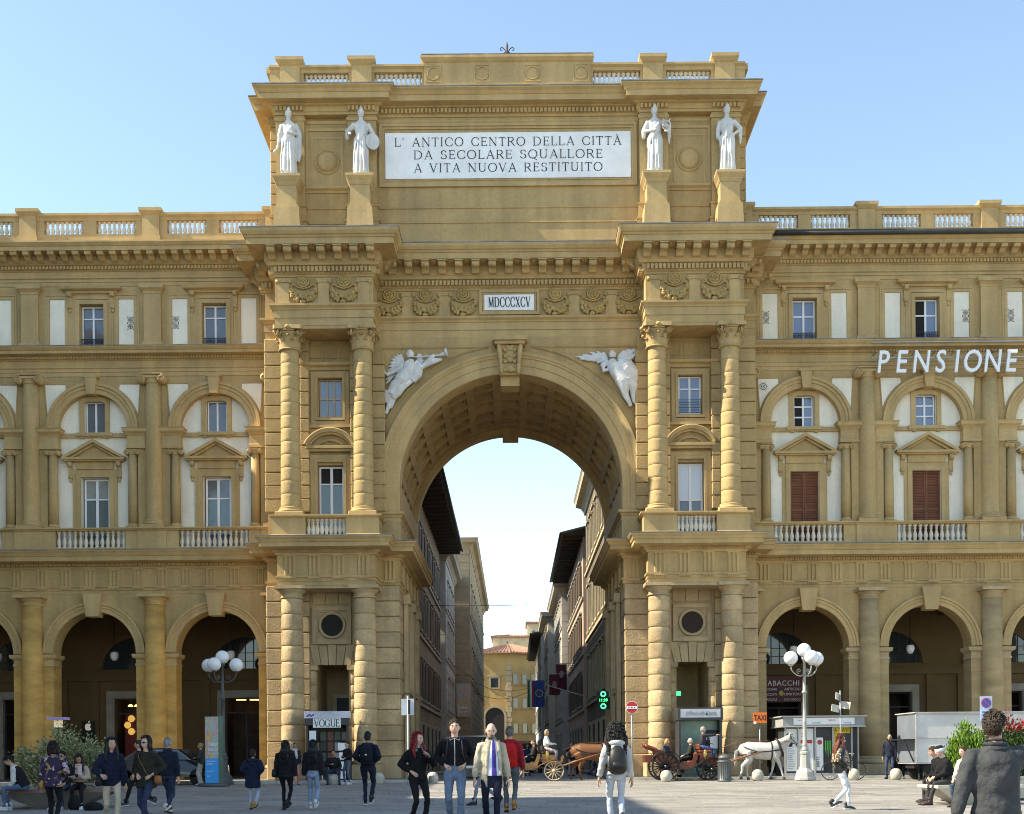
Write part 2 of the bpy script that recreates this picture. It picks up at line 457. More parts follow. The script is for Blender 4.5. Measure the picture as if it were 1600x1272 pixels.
# --- lower order
for P in (LOW_L,LOW_R):
    swept('architrave',[(-0.6,8.02),(0,8.02),(0,8.18),(0.03,8.19),(0.03,8.33),(0.08,8.34),(0.08,8.42),(0.0,8.43),(0.0,9.28),(-0.6,9.28)],P,OCHRE)
    swept('cornice',[(-0.5,9.27),(0.06,9.27),(0.08,9.34),(0.16,9.36),(0.16,9.46),(0.30,9.50),(0.62,9.53),(0.62,9.70),(0.66,9.71),(0.70,9.80),(0.78,9.88),(0.78,9.93),(-0.5,9.93)],P,OCHRE_L)
    swept('flashing',[(-0.4,9.934),(0.80,9.934),(0.80,9.975),(-0.4,9.985)],P,LEAD)
    # toothed course under the corona, one joined strip
    t=MB()
    for i in range(len(P)-1):
        a,b=Vector(P[i]),Vector(P[i+1]); L=(b-a).length; d=(b-a)/L; n=Vector((d.y,-d.x)); q=max(int(L/0.11),1)
        if L<0.5: continue
        for j in range(q):
            c=a+d*(L*(j+0.5)/q)+n*0.19
            hx,hy=(0.033,0.05) if abs(d.x)>0.5 else (0.05,0.033)
            t.box(c.x-hx,c.x+hx,c.y-hy,c.y+hy,9.38,9.46)
    kind(t.build('dentil_course',OCHRE,A),'stuff')
def triglyph_mesh(w=0.52,h=0.86,m=OCHRE_L):
    b=MB(); g=w/6
    for i in range(3):
        c=(i-1)*w/3
        b.prism_xy([(c-w/6+.02,0),(c-w/6+.05,-0.05),(c+w/6-.05,-0.05),(c+w/6-.02,0)],0,h-0.08)
    b.box(-w/2,w/2,-0.06,0,h-0.08,h)
    b.box(-w/2,w/2,-0.10,0,-0.12,-0.075)
    for i in range(6):
        c=(i-2.5)*w/6; b.box(c-.025,c+.025,-0.095,0,-0.185,-0.12)
    return b.mesh('triglyph',m)
TRIG=triglyph_mesh()
for s in (-1,1):
    for x in (9.14,7.99,7.27+0.0,6.12):
        pass
    for x in (9.14,8.13,7.13,6.12): link('triglyph',TRIG,A,(s*x,YF-0.001,8.43))
    link('triglyph',TRIG,A,(s*5.16,YC-0.201,8.43))
    for yy in (3.2,5.2,7.2,9.2,11.0): link('triglyph',TRIG,A,(s*4.739,yy,8.43),(0,0,s*-pi/2))
# --- rusticated columns, each drum a stone of its own
def drum_mesh(r0,r1,h,m,name,n=28,bulge=0.008,rec=0.03):
    b=MB(); b.sm=True; g=0.010
    pr=[(r0-rec,0),(r0-rec,g),(r0-rec*.45,g+0.003),(r0+0.001,g+rec),(r0+bulge,h*0.25),((r0+r1)/2+bulge,h*0.5),(r1+bulge,h*0.75),(r1+0.001,h-g-rec),(r1-rec*.45,h-g-0.003),(r1-rec,h-g),(r1-rec,h)]
    b.lathe(pr,n); return b.mesh(name,m)
Z0,DH=0.95,0.657
low_d=[drum_mesh(0.49-0.0055*i,0.49-0.0055*(i+1),DH,STONE,'drum') for i in range(10)]
ztop=Z0+10*DH                        # 7.52
capm=MB(); capm.sm=True
capm.lathe([(0.44,0),(0.47,0.0),(0.49,0.03),(0.47,0.06),(0.435,0.07),(0.43,0.18),(0.45,0.20),(0.46,0.22),(0.53,0.27),(0.58,0.34),(0.58,0.36),(0.5,0.36)],32); capm.sm=False
capm.box(-0.63,0.63,-0.63,0.63,0.362,0.50); cap_low=capm.mesh('capital',STONE_S)
basem=MB(); basem.bbox(-0.66,0.66,-0.66,0.66,0,0.62,0.03); basem.sm=True
basem.lathe([(0.56,0.62),(0.63,0.64),(0.65,0.70),(0.63,0.76),(0.57,0.78),(0.55,0.82),(0.57,0.86),(0.57,0.90),(0.52,0.95)],32); base_low=basem.mesh('column_base',STONE_S)
up_h=0.5645; ZU=11.30
up_d=[drum_mesh(0.425-0.004*i,0.425-0.004*(i+1),up_h,RUST,'drum',bulge=0.001,rec=0.014) for i in range(12)]
ubase=MB(); ubase.bbox(-0.58,0.58,-0.58,0.58,0,0.16,0.02); ubase.sm=True
ubase.lathe([(0.5,0.16),(0.56,0.18),(0.57,0.22),(0.55,0.26),(0.49,0.28),(0.48,0.31),(0.50,0.34),(0.49,0.37),(0.44,0.39)],28); ubase=ubase.mesh('column_base',OCHRE_L)
def leaf(b,a,r0,z0,h,w,curl):
    """acanthus leaf standing on a bell of radius r0 at angle a"""
    R=Matrix.Rotation(a,4,'Z'); v=[];f=[]
    prof=[(0.0,0.0,1.0),(0.02,0.45,1.0),(0.045,0.75,0.8),(curl,0.95,0.55),(curl+0.035,0.86,0.15)]
    for (o,zz,ww) in prof:
        for k in (-1,-0.5,0,0.5,1): v.append(R@Vector((r0+o-0.025*abs(k)+(0.02 if k in(0,) else 0),k*w*ww,z0+zz*h)))
    for i in range(len(prof)-1):
        for k in range(4): f.append((i*5+k,i*5+k+1,(i+1)*5+k+1,(i+1)*5+k))
    b.add(v,f)
def volute(b,c,axis,r,w,n=26):
    """spiral band (volute): centre c, facing direction axis (unit xy), radius r"""
    ax=Vector(axis); sx=Vector((-ax.y,ax.x,0)); pts=[]
    for i in range(n):
        t=i/(n-1); a=pi/2-t*4.2*pi; rr=r*(1-0.86*t)
        pts.append(Vector(c)+sx*(rr*cos(a))+Vector((0,0,rr*sin(a))))
    b.tube(pts,[(w*(1-0.5*i/n),r*0.16*(1-0.5*i/n)) for i in range(n)],6,up=ax)
def composite_capital(m,r=0.39,h=1.06):
    b=MB(); b.sm=True
    b.lathe([(r,0),(r+.04,0.02),(r+.05,0.05),(r+.02,0.08),(r-.01,0.09),(r-.01,0.55),(r+.06,0.74),(r+.10,0.78),(r+.06,0.84),(r,0.86)],24)
    for i in range(8): leaf(b,2*pi*i/8+pi/8,r-.01,0.10,0.34,0.15,0.10)
    for i in range(8): leaf(b,2*pi*i/8,r-.01,0.10,0.58,0.15,0.13)
    for i in range(4):
        a=pi/4+i*pi/2; c=(cos(a)*(r+.16),sin(a)*(r+.16),0.74)
        for sg in (0.55,-0.55): volute(b,c,(cos(a+sg),sin(a+sg),0),0.15,0.035)
        b.ball((cos(a)*(r+.16),sin(a)*(r+.16),0.74),0.05,8,6)
    for i in range(4):
        a=i*pi/2; b.ball((cos(a)*(r+.16),sin(a)*(r+.16),0.95),(0.10,0.10,0.10),10,6)
        b.tube([(cos(a+t)*(r+.12),sin(a+t)*(r+.12),0.84) for t in (-.5,-.25,0,.25,.5)],0.04,6)
    b.sm=False
    P=[]
    for i in range(4):                              # abacus with hollowed sides
        a=pi/4+i*pi/2
        P.append((cos(a-.07)*(r+.34),sin(a-.07)*(r+.34))); P.append((cos(a+.07)*(r+.34),sin(a+.07)*(r+.34)))
        a2=a+pi/4
        for dt,rr in ((-.3,r+.17),(0,r+.12),(.3,r+.17)): P.append((cos(a2+dt)*rr,sin(a2+dt)*rr))
    b.prism_xy(P,0.88,h)
    return b.mesh('capital',m)
CAPU=composite_capital(OCHRE_L)
for s in (-1,1):
    for x in CX:
        c=link('column',base_low,A,(s*x,0.58,0)); c['label']='rusticated stone column of the lower storey'
        for i in range(10): link('drum',low_d[i],c,(0,0,Z0+i*DH),(0,0,rs.random()*6))
        link('capital',cap_low,c,(0,0,ztop))
        c=link('column',ubase,A,(s*x,0.56,10.90)); c['label']='banded ochre column of the upper storey'
        for i in range(12): link('drum',up_d[i],c,(0,0,0.39+i*up_h*0.96),(0,0,rs.random()*6),(1,1,0.96))
        link('capital',CAPU,c,(0,0,0.39+12*up_h*0.96-0.02),None,(1.1,1.1,0.91))
# --- rusticated piers beside the columns (each block a stone)
def pier_blocks(x0,x1,y0,y1,z0,h,n,m,name='block'):
    me=MB().bbox(-(x1-x0)/2,(x1-x0)/2,0,y1-y0,0.012,h-0.012,0.028).mesh(name,m)
    for i in range(n): link(name,me,A,((x0+x1)/2,y0,z0+i*h))
for s in (-1,1):
    def px_(a,b): return tuple(sorted((s*a,s*b)))
    for (a,b_,y0,y1) in ((9.36,10.38,1.32,2.9),(8.56,8.92,1.30,1.62),(6.34,6.70,1.30,1.62),(4.76,5.86,1.42,3.2)):
        pier_blocks(*px_(a,b_),y0,y1,Z0-0.0,DH,11 if a!=4.76 else 11,STONE)
        pb=MB().bbox(*px_(a,b_),y0-0.06,y1,0.0,Z0-0.01,0.03); pb.build('pier_base',STONE_S,A)
    for (a,b_,y0,y1) in ((9.36,10.38,1.36,2.9),(8.50,8.88,1.34,1.60),(6.38,6.76,1.34,1.60)):
        pier_blocks(*px_(a,b_),y0,y1,11.29,up_h,13,RUST)
    pier_blocks(*px_(5.30,5.82),1.34,2.0,11.29,up_h,12,RUST)
    # core walls of the towers behind the blocks
    core=MB()
    xa,xb=px_(6.60,8.66)
    dx0,dx1=px_(6.95,8.33)
    core.rect_wall(xa-0.2,xb+0.2,0,8.6,[(dx0,dx1,0,4.9)],1.58,4.6)
    sx=s*10.3; core.box(*px_(9.2,10.3),1.45,14,0,8.0)
    core.box(*px_(4.80,6.0),1.55,11.6,0,8.5)
    core.box(*px_(6.0,9.3),4.62,4.8,0,8.5)
    core.build('tower_wall',STONE_S,A)
    cu=MB()
    mid=s*7.63
    cu.rect_wall(mid-1.5,mid+1.5,9.9,18.9,[(mid-0.55,mid+0.55,9.95,13.32),(mid-0.50,mid+0.50,15.36,17.0)],1.58,2.05)
    cu.box(*px_(9.0,10.3),1.5,14,9.96,18.7); cu.box(*px_(5.4,6.3),1.56,2.6,9.96,18.7)
    cu.build('tower_wall',OCHRE,A)
    # lower bay: panel joints, oculus with square frame, flat arch of voussoirs, doorway
    b=MB()
    b.frame(mid-0.82,mid+0.82,5.72,7.30,0.16,1.44,1.58); b.frame(mid-0.66,mid+0.66,5.88,7.14,0.05,1.50,1.58)
    for i in range(-1,2): b.bbox(mid+i*0.56-0.27,mid+i*0.56+0.27,1.52,1.6,7.42,8.0,0.012)
    b.arc(mid,6.52,[(0.46,1.50),(0.50,1.46),(0.56,1.46),(0.58,1.50)],360,0,32)
    b.build('oculus_frame',STONE_S,A)
    oc=MB(); oc.prism([(mid+0.47*cos(2*pi*i/32),6.52+0.47*sin(2*pi*i/32)) for i in range(32)],1.51,1.57); oc.build('oculus',DARKROOM if s<0 else mat('oculus_dark',(0.035,0.022,0.015),0.8,var=.1),A)
    for i in range(-2,3):
        t0,t1=i*0.34-0.16,i*0.34+0.16; hh=5.70 if i%2==0 else 5.62
        b=MB(); b.prism([(mid+t0*0.92+0.008,4.84),(mid+t1*0.92-0.008,4.84),(mid+t1*1.16-0.008,hh),(mid+t0*1.16+0.008,hh)],1.47 if i==0 else 1.50,1.62); b.build('voussoir',STONE_S,A)
    for sg in (-1,1):                      # pilasters of the doorway, short drums
        b=MB(); b.sm=True
        for i in range(7): b.lathe([(0.20,0.4+i*.6),(0.235,0.44+i*.6),(0.24,0.70+i*.6),(0.235,0.96+i*.6),(0.20,0.99+i*.6)],16,mid+sg*0.90,1.72)
        b.sm=False; b.box(mid+sg*.90-.28,mid+sg*.90+.28,1.45,2.0,4.62,4.83); b.build('door_column',STONE,A)
    # upper bay
    b=MB()
    b.frame(mid-0.86,mid+0.86,9.97,13.74,0.20,1.48,1.58,bottom=False); b.frame(mid-0.66,mid+0.66,9.97,13.54,0.11,1.44,1.58,bottom=False)
    b.build('window_surround',OCHRE_L,A)
    b=MB(); b.box(mid-1.02,mid+1.02,1.30,1.58,13.98,14.10); b.box(mid-0.95,mid+0.95,1.38,1.58,13.86,13.975)
    def seg(r,zc): 
        h=sqrt(max(r*r-1.0*1.0,0)); return r,zc
    zc=13.62; R1=1.13
    b.arc(mid,zc,[(0.97,1.58),(0.97,1.42),(1.04,1.40),(1.06,1.30),(1.20,1.26),(1.24,1.28),(1.24,1.58)],154,26,18)
    b.arc(mid,zc,[(0.70,1.58),(0.70,1.50),(0.78,1.47),(0.80,1.58)],148,32,14)
    b.build('segmental_pediment',OCHRE_L,A)
    b=MB(); b.frame(mid-0.80,mid+0.80,15.0,17.25,0.17,1.50,1.58); b.frame(mid-0.63,mid+0.63,15.2,17.1,0.10,1.46,1.58)
    b.box(mid-1.0,mid+1.0,1.40,1.58,14.88,14.99)
    b.sweep([(0,17.32),(0.06,17.34),(0.10,17.44),(0.26,17.50),(0.30,17.60),(0,17.62)],[(mid-0.9,1.60),(mid-0.9,1.575),(mid+0.9,1.575),(mid+0.9,1.60)])
    b.build('window_surround',OCHRE_L,A)
    for i in (-1,0,1):
        b=MB(); b.frame(mid+i*0.66-0.27,mid+i*0.66+0.27,17.85,18.42,0.05,1.55,1.6); b.build('coffer',OCHRE,A)
    b=MB(); b.box(*px_(5.5,9.7),0.02+YF,1.6,18.60,18.735); b.build('soffit',OCHRE,A)
    b=MB(); b.box(*px_(5.5,9.7),0.02+YF,1.6,7.90,8.015); b.build('soffit',STONE_S,A)
# --- windows
def window(parent, cx, y, z0, z1, w, cols=2, bars=(), fm=WHITEP, gm=GLASS_D, fw=0.07, open_left=False, curved=0.0, topglass=None):
    """casement: frame mesh as the part, each pane a sub-part"""
    b=MB(); b.frame(cx-w/2,cx+w/2,z0,z1,fw,y,y+0.08)
    xs=[cx-w/2+fw]+[cx-w/2+fw+(w-2*fw)*i/cols for i in range(1,cols)]+[cx+w/2-fw]
    for x in xs[1:-1]: b.box(x-fw*0.7,x+fw*0.7,y-0.015,y+0.075,z0+fw+.001,z1-fw-.001)
    zs=[z0+fw]+list(bars)+[z1-fw]
    for z in bars: b.box(cx-w/2+fw,cx+w/2-fw,y-0.008,y+0.07,z-0.03,z+0.03)
    o=b.build('window',fm,parent)
    k=0
    for i in range(cols):
        for j in range(len(zs)-1):
            p=MB(); p.box(xs[i]+.002,xs[i+1]-.002,y+0.035,y+0.045,zs[j]+.002,zs[j+1]-.002)
            g=gm
            if open_left and i==0: g=DARKROOM
            if topglass is not None and j==len(zs)-2: g=topglass
            t=(rs.random()-.5)*0.012; q=p.build('pane',g,o)
    return o
window(A,-7.63,1.80,9.97,13.30,1.06,2,(12.55,),gm=GLASS_G,topglass=DARKROOM,fw=0.08)
window(A,7.63,1.80,9.97,13.30,1.06,2,(11.75,),gm=GLASS_M,topglass=mat('white_blind',(.62,.68,.76),.4,var=0,fine=0),fw=0.08)
window(A,-7.63,1.74,15.38,16.98,0.96,3,(16.15,),gm=GLASS_B,fw=0.05,fm=mat('wood_frame',(.5,.38,.2),.6))
window(A,7.63,1.74,15.38,16.98,0.96,2,(16.45,),gm=GLASS_B,fw=0.06)
b=MB()
for i in range(6): b.box(7.16,8.10,1.62,1.635,15.42+i*.11,15.435+i*.11)
for i in range(2): b.box(7.16+i*.92,7.18+i*.92,1.615,1.64,15.40,16.02)
b.build('window_guard',IRON,A)
# --- pedestal zone with balustrades over the lower cornice
BALP=[(0.03,0),(0.095,0),(0.095,0.05),(0.06,0.06),(0.055,0.09),(0.085,0.17),(0.095,0.24),(0.075,0.34),(0.045,0.44),(0.04,0.50),(0.065,0.52),(0.065,0.55),(0.045,0.56),(0.06,0.62),(0.095,0.64),(0.095,0.70),(0.03,0.70)]
bm_=MB(); bm_.sm=True; bm_.lathe(BALP,12); BALM=bm_.mesh('baluster',BALU)
def balusters(parent,x0,x1,y,z0,h,n,m=BALM):
    for i in range(n):
        x=x0+(x1-x0)*(i+0.5)/n
        link('baluster',m,parent,(x,y,z0),None,(1,1,h/0.70))
for s in (-1,1):
    c=s*7.63; P=[(s*10.0,1.5),(s*9.86,-0.02),(s*5.38,-0.02),(s*5.38,1.5)]
    b=MB()
    for xx in (6.12,9.14): b.box(s*xx-0.68,s*xx+0.68,-0.06,1.2,9.99,10.78)
    for a,e in ((6.80,6.64),(8.46,8.62)): pass
    b.box(c-0.83,c+0.83,0.08,0.42,9.99,10.09)
    path=[(-9.86,1.5),(-9.86,-0.09),(-5.40,-0.09),(-5.40,1.5)] if s<0 else [(5.40,1.5),(5.40,-0.09),(9.86,-0.09),(9.86,1.5)]
    b.sweep([(-0.62,10.78),(0.0,10.78),(0.03,10.80),(0.09,10.84),(0.09,10.895),(-0.62,10.895)],path)
    b.sweep([(-0.5,9.99),(0.05,9.99),(0.05,10.07),(0.0,10.11),(-0.5,10.11)],[(path[0][0],1.2),(path[0][0],-0.075),(s*7.63-0.83,-0.075)] if s<0 else [(path[0][0],1.2),(path[0][0],-0.075),(c-0.83,-0.075)])
    b.sweep([(-0.5,9.99),(0.05,9.99),(0.05,10.07),(0.0,10.11),(-0.5,10.11)],[(c+0.83,-0.075),(path[-1][0],-0.075),(path[-1][0],1.2)])
    ba=b.build('balustrade',OCHRE_L,A)
    balusters(ba,c-0.83,c+0.83,0.24,10.09,0.69,9)
    # impost block of the great arch
    b=MB(); b.sweep([(-0.6,9.98),(0,9.98),(0,10.9),(-.6,10.9)],[(-5.9,1.62),(-4.70,1.62),(-4.70,11.5)] if s<0 else [(4.70,11.5),(4.70,1.62),(5.9,1.62)])
    b.sweep([(-0.5,10.9),(0.02,10.9),(0.02,11.08),(0.06,11.10),(0.06,11.16),(0.16,11.22),(0.16,11.32),(-.5,11.34)],[(-5.9,1.62),(-4.70,1.62),(-4.70,11.5)] if s<0 else [(4.70,11.5),(4.70,1.62),(5.9,1.62)])
    b.build('impost',OCHRE_L,A)
# --- the great arch: front wall, archivolt, spandrel frames, coffered vault
ZS,RI=12.40,4.72
fw_=MB(); fw_.arch_wall(-5.6,5.6,11.3,18.733,0,RI+0.25,ZS,YC,3.0,64); fw_.build('spandrel_wall',OCHRE,A)
ar=MB(); ar.sm=False
ar.arc(0,ZS,[(RI,2.6),(RI,YC-0.16),(RI+0.03,YC-0.18),(RI+0.34,YC-0.18),(RI+0.35,YC-0.22),(RI+0.64,YC-0.22),(RI+0.66,YC-0.26),(RI+0.73,YC-0.27),(RI+0.77,YC-0.31),(RI+0.88,YC-0.33),(RI+0.88,YC+0.05)],180,0,72,stilt=1.06)
ar.build('archivolt',OCHRE_L,A)
# moulding that frames the spandrels
sp=MB(); R2=5.98
def arc_pts(r,a0,a1,n): return [(r*cos(radians(a0+(a1-a0)*i/n)),ZS+r*sin(radians(a0+(a1-a0)*i/n))) for i in range(n+1)]
for s in (-1,1):
    pts=[(s*x,z) for x,z in arc_pts(R2,24,79,26)]
    top=18.02
    pts=[p for p in pts if p[1]<top]
    loop=pts+[(s*0.98,top)] if False else pts
    outer=[(s*5.46,loop[0][1])]+[]
    line=[(s*5.46,18.35),(s*5.46,14.85)]
    path3=[Vector((s*5.46,YC-0.02,14.9)),Vector((s*5.46,YC-0.02,18.30)),Vector((s*0.95,YC-0.02,18.30)),Vector((s*0.95,YC-0.02,ZS+sqrt(R2*R2-0.95**2)))]
    path3+=[Vector((p[0],YC-0.02,p[1])) for p in [(s*x,z) for x,z in arc_pts(R2,80.8,24.6,30)]]
    path3.append(path3[0])
    for i in range(len(path3)-1): sp.tube([path3[i],path3[i+1]],0.055,4,cap=True,up=(0,1,0))
sp.build('spandrel_moulding',OCHRE_L,A)
# keystone console
ks=MB(); ks.box(-0.72,0.72,YC-0.62,YC+0.1,18.42,18.60); ks.box(-0.64,0.64,YC-0.52,YC+0.1,18.28,18.415)
ks.prism([(-0.43,17.02),(0.43,17.02),(0.54,18.27),(-0.54,18.27)],YC-0.36,YC+0.2)
for s in (-1,1): ks.tube([(s*0.46,YC-0.40,18.25),(s*0.42,YC-0.52,17.9),(s*0.38,YC-0.42,17.5),(s*0.36,YC-0.46,17.2),(s*0.35,YC-0.42,17.06)],[.09,.10,.07,.09,.06],8)
ks.sm=True
for k,(zz,rr) in enumerate(((18.1,.16),(17.85,.19),(17.62,.15),(17.25,.2))):
    ks.ball((0,YC-0.42,zz),(rr,0.10,rr*.8),10,8)
    for s in (-1,1): ks.ball((s*0.20,YC-0.40,zz-0.05),(.10,.08,.09),8,6); ks.ball((s*0.1,YC-0.40,zz+0.1),(.07,.08,.07),8,6)
ks.sm=False; ks.box(-0.40,0.40,YC-0.10,2.5,16.62,17.02)
ks.build('keystone',OCHRE_L,A)
VY0,VY1=2.3,11.5
vt=MB(); N=13; step=radians(14.2); rows=5; half=radians(5.1)
ys0=[VY0+0.5+i*(VY1-VY0-1.3)/rows for i in range(rows+1)]
dy=(VY1-VY0-1.3)/rows
RV=4.98
def cyl_pt(r,a,y): return (r*sin(a),y,ZS+r*cos(a))
def cyl_quad(b,r,a0,a1,y0,y1,k=2):
    for i in range(k):
        s0,s1=a0+(a1-a0)*i/k,a0+(a1-a0)*(i+1)/k
        b.add([cyl_pt(r,s0,y0),cyl_pt(r,s1,y0),cyl_pt(r,s1,y1),cyl_pt(r,s0,y1)],[(0,1,2,3)])
ang=[-pi/2-0.02]+[x for i in range(-6,7) for x in (i*step-half,i*step+half)]+[pi/2+0.02]
for i in range(len(ang)-1):
    if i%2==0: cyl_quad(vt,RV,ang[i],ang[i+1],VY0,VY1,1)
    else:
        cyl_quad(vt,RV,ang[i],ang[i+1],VY0,ys0[0]+0.22)
        for j in range(rows):
            cyl_quad(vt,RV,ang[i],ang[i+1],ys0[j]+dy-0.22,(ys0[j+1]+0.22) if j<rows-1 else VY1)
vt.build('vault',OCHRE,A,fix=False)
def coffer_mesh():
    b=MB(); y0,y1=0.22,dy-0.22; D=0.28
    fr=[(RV,half,y0,y1),(RV+D*.5,half,y0,y1),(RV+D*.5,half-0.018,y0+.09,y1-.09),(RV+D,half-0.018,y0+.09,y1-.09)]
    v=[]
    for r,h,a,e in fr: v+=[(r*sin(-h),a,r*cos(h)),(r*sin(h),a,r*cos(h)),(r*sin(h),e,r*cos(h)),(r*sin(-h),e,r*cos(h))]
    f=[]
    for k in range(3):
        for i in range(4): j=(i+1)%4; f.append((k*4+i,k*4+j,k*4+4+j,k*4+4+i))
    f.append((12,13,14,15)); b.add(v,f); return b.mesh('coffer',OCHRE)
COF=coffer_mesh()
for i in range(-6,7):
    for j in range(rows): link('coffer',COF,A,(0,ys0[j],ZS),(0,i*step,0))
be=MB(); be.arch_wall(-10.3,10.3,9.9,22.0,0,4.72,ZS,VY1-0.35,VY1+0.3,48); be.box(-0.40,0.40,VY1-0.5,VY1+0.36,ZS+4.45,ZS+5.2)
be.build('back_wall',OCHRE,A)
# passage walls: pilasters, recessed bays, back piers
for s in (-1,1):
    b=MB()
    for yy in (3.6,6.6,9.6):
        b.box(*sorted((s*4.74,s*4.56)),yy-0.4,yy+0.4,0,7.6); b.box(*sorted((s*4.74,s*4.46)),yy-0.5,yy+0.5,7.6,8.0); b.box(*sorted((s*4.74,s*4.46)),yy-0.5,yy+0.5,0,0.8)
    b.box(*sorted((s*4.74,s*4.58)),4.0,11.4,3.7,3.95)
    b.build('passage_pilasters',STONE_S,A)
    b=MB(); b.box(*sorted((s*4.70,s*4.95)),1.7,11.5,10.9,12.5); b.build('passage_wall',OCHRE,A)
    b=MB()
    for yy in (5.1,8.1): b.box(*sorted((s*4.76,s*4.70)),yy-0.75,yy+0.75,0.1,3.4)
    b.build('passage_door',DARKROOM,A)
# --- upper entablature
swept('architrave',[(-0.6,18.735),(0,18.735),(0,19.02),(0.04,19.04),(0.04,19.34),(0.08,19.36),(0.10,19.42),(0.20,19.50),(0.20,19.58),(0.02,19.60),(-0.4,19.60)],FULL,OCHRE_L)
swept('frieze',[(-0.4,19.59),(0,19.59),(0,20.72),(-0.4,20.72)],FULL,OCHRE)
swept('cornice',[(-0.4,20.71),(0.04,20.71),(0.06,20.78),(0.14,20.83),(0.14,21.08),(0.26,21.12),(0.32,21.22),(0.36,21.24),(0.36,21.66),(0.96,21.70),(0.96,21.94),(1.0,21.95),(1.03,22.02),(1.09,22.05),(1.16,22.16),(1.18,22.28),(-0.4,22.30)],FULL,OCHRE_L)
swept('flashing',[(-0.4,22.304),(1.20,22.284),(1.20,22.33),(-0.4,22.36)],FULL,LEAD)
t=MB()
MODM=None
mo=MB(); mo.prism_yz([(0,0.40),(-0.52,0.40),(-0.56,0.32),(-0.54,0.22),(-0.46,0.18),(-0.36,0.20),(-0.24,0.14),(-0.14,0.02),(0,0)],-0.15,0.15)
mo.box(-0.18,0.18,-0.60,0,0.39,0.435); mo.sm=True; mo.cyl((-0.16,-0.46,0.27),(0.16,-0.46,0.27),0.10,n=10); mo.cyl((-0.16,-0.10,0.12),(0.16,-0.10,0.12),0.09,n=10)
MODM=mo.mesh('modillion',OCHRE_L)
ro=MB(); ro.sm=True; ro.ball((0,0,0),(0.07,0.07,0.04),8,6)
for i in range(6): ro.ball((cos(i*pi/3)*.11,sin(i*pi/3)*.11,0.01),(.06,.06,.035),6,5)
ROSM=ro.mesh('rosette',OCHRE)
for i in range(len(FULL)-1):
    a,b=Vector(FULL[i]),Vector(FULL[i+1]); L=(b-a).length
    if L<0.7: continue
    d=(b-a)/L; n=Vector((d.y,-d.x)); ext=L+0.72*0
    q=int(L/0.165)
    for j in range(q):
        c=a+d*(L*(j+0.5)/q)+n*0.20
        hx,hy=(0.05,0.07) if abs(d.x)>0.5 else (0.07,0.05)
        t.box(c.x-hx,c.x+hx,c.y-hy,c.y+hy,20.86,21.06)
    k=max(int(round(L/0.70)),1)
    for j in range(k+1):
        c=a+d*(L*j/k)+n*0.355
        if abs(d.x)<0.5 and (j==0 or j==k): continue
        link('modillion',MODM,A,(c.x,c.y,21.25),(0,0,atan2(n.y,n.x)+pi/2))
        if j<k and abs(d.x)>0.5: link('rosette',ROSM,A,(c.x+d.x*L/k/2,c.y-0.30,21.66),None)
kind(t.build('dentil_course',OCHRE_L,A),'stuff')
# garlands and little ionic strips in the frieze
g=MB(); g.sm=True; rg=random.Random(5)
for i in range(120):
    a=radians(rg.uniform(187,353)); w=0.19*sin(a)**2+0.05; rr=0.44+rg.uniform(-1,1)*w*0.7
    ce=abs(cos(a)); c=(rr*cos(a),-0.05-rg.random()*0.07,0.10+rr*0.92*sin(a)); q=rg.uniform(.045,.075)
    g.ball(c,(q,q*.8,q),6,4)
g.tube([(-0.47,-0.03,0.05),(-0.36,-0.05,0.22),(-0.2,-0.05,0.12),(0,-0.06,0.06),(0.2,-0.05,0.12),(0.36,-0.05,0.22),(0.47,-0.03,0.05)],0.035,6)
g.tube([(0.20*cos(2*pi*i/20),-0.08,0.33+0.20*sin(2*pi*i/20)) for i in range(21)],0.035,6,cap=False)
g.ball((0,-0.08,0.33),(0.17,0.03,0.17),12,6)
for i in range(5): g.ball((0.10*cos(i*2*pi/5+.3),-0.11,0.33+0.10*sin(i*2*pi/5+.3)),(.05,.03,.05),6,5)
g.ball((0,-0.12,0.33),.045,6,5)
GARM=g.mesh('garland',mat('ochre_relief',(0.44,0.30,0.115),0.85,var=0.1,fine=0.04))
st=MB(); st.box(-0.23,0.23,-0.05,0,-0.52,0.30); st.box(-0.27,0.27,-0.09,0,-0.56,-0.50); st.box(-0.30,0.30,-0.09,0,0.40,0.46); st.sm=True
for s in (-1,1): st.cyl((s*0.24,-0.10,0.34),(s*0.24,0.0,0.34),0.085,n=12); st.cyl((s*0.24,-0.115,0.34),(s*0.24,0.0,0.34),0.04,n=8)
st.sm=False; st.box(-0.24,0.24,-0.08,0,0.31,0.40)
STRM=st.mesh('ionic_strip',OCHRE_L)
for s in (-1,1):
    c=s*7.64
    for x in (-1.65,0,1.65): link('ionic_strip',STRM,A,(c+x,YF-0.001,20.18))
    for x in (-0.83,0.83): link('garland',GARM,A,(c+x,YF-0.001,20.14),None,1.15)
    for x in (1.95,3.55,5.10): link('garland',GARM,A,(s*x,YC-0.001,20.14),None,1.15)
    for x in (2.75,4.33): link('ionic_strip',STRM,A,(s*x,YC-0.001,20.18))
b=MB(); b.frame(-1.28,1.28,19.66,20.72,0.12,YC-0.10,YC); b.frame(-1.14,1.14,19.78,20.6,0.06,YC-0.06,YC); b.build('date_frame',OCHRE_L,A)
dp_=MB().box(-1.06,1.06,YC-0.05,YC-0.002,19.86,20.52).build('date_plaque',PLAQUE,A)
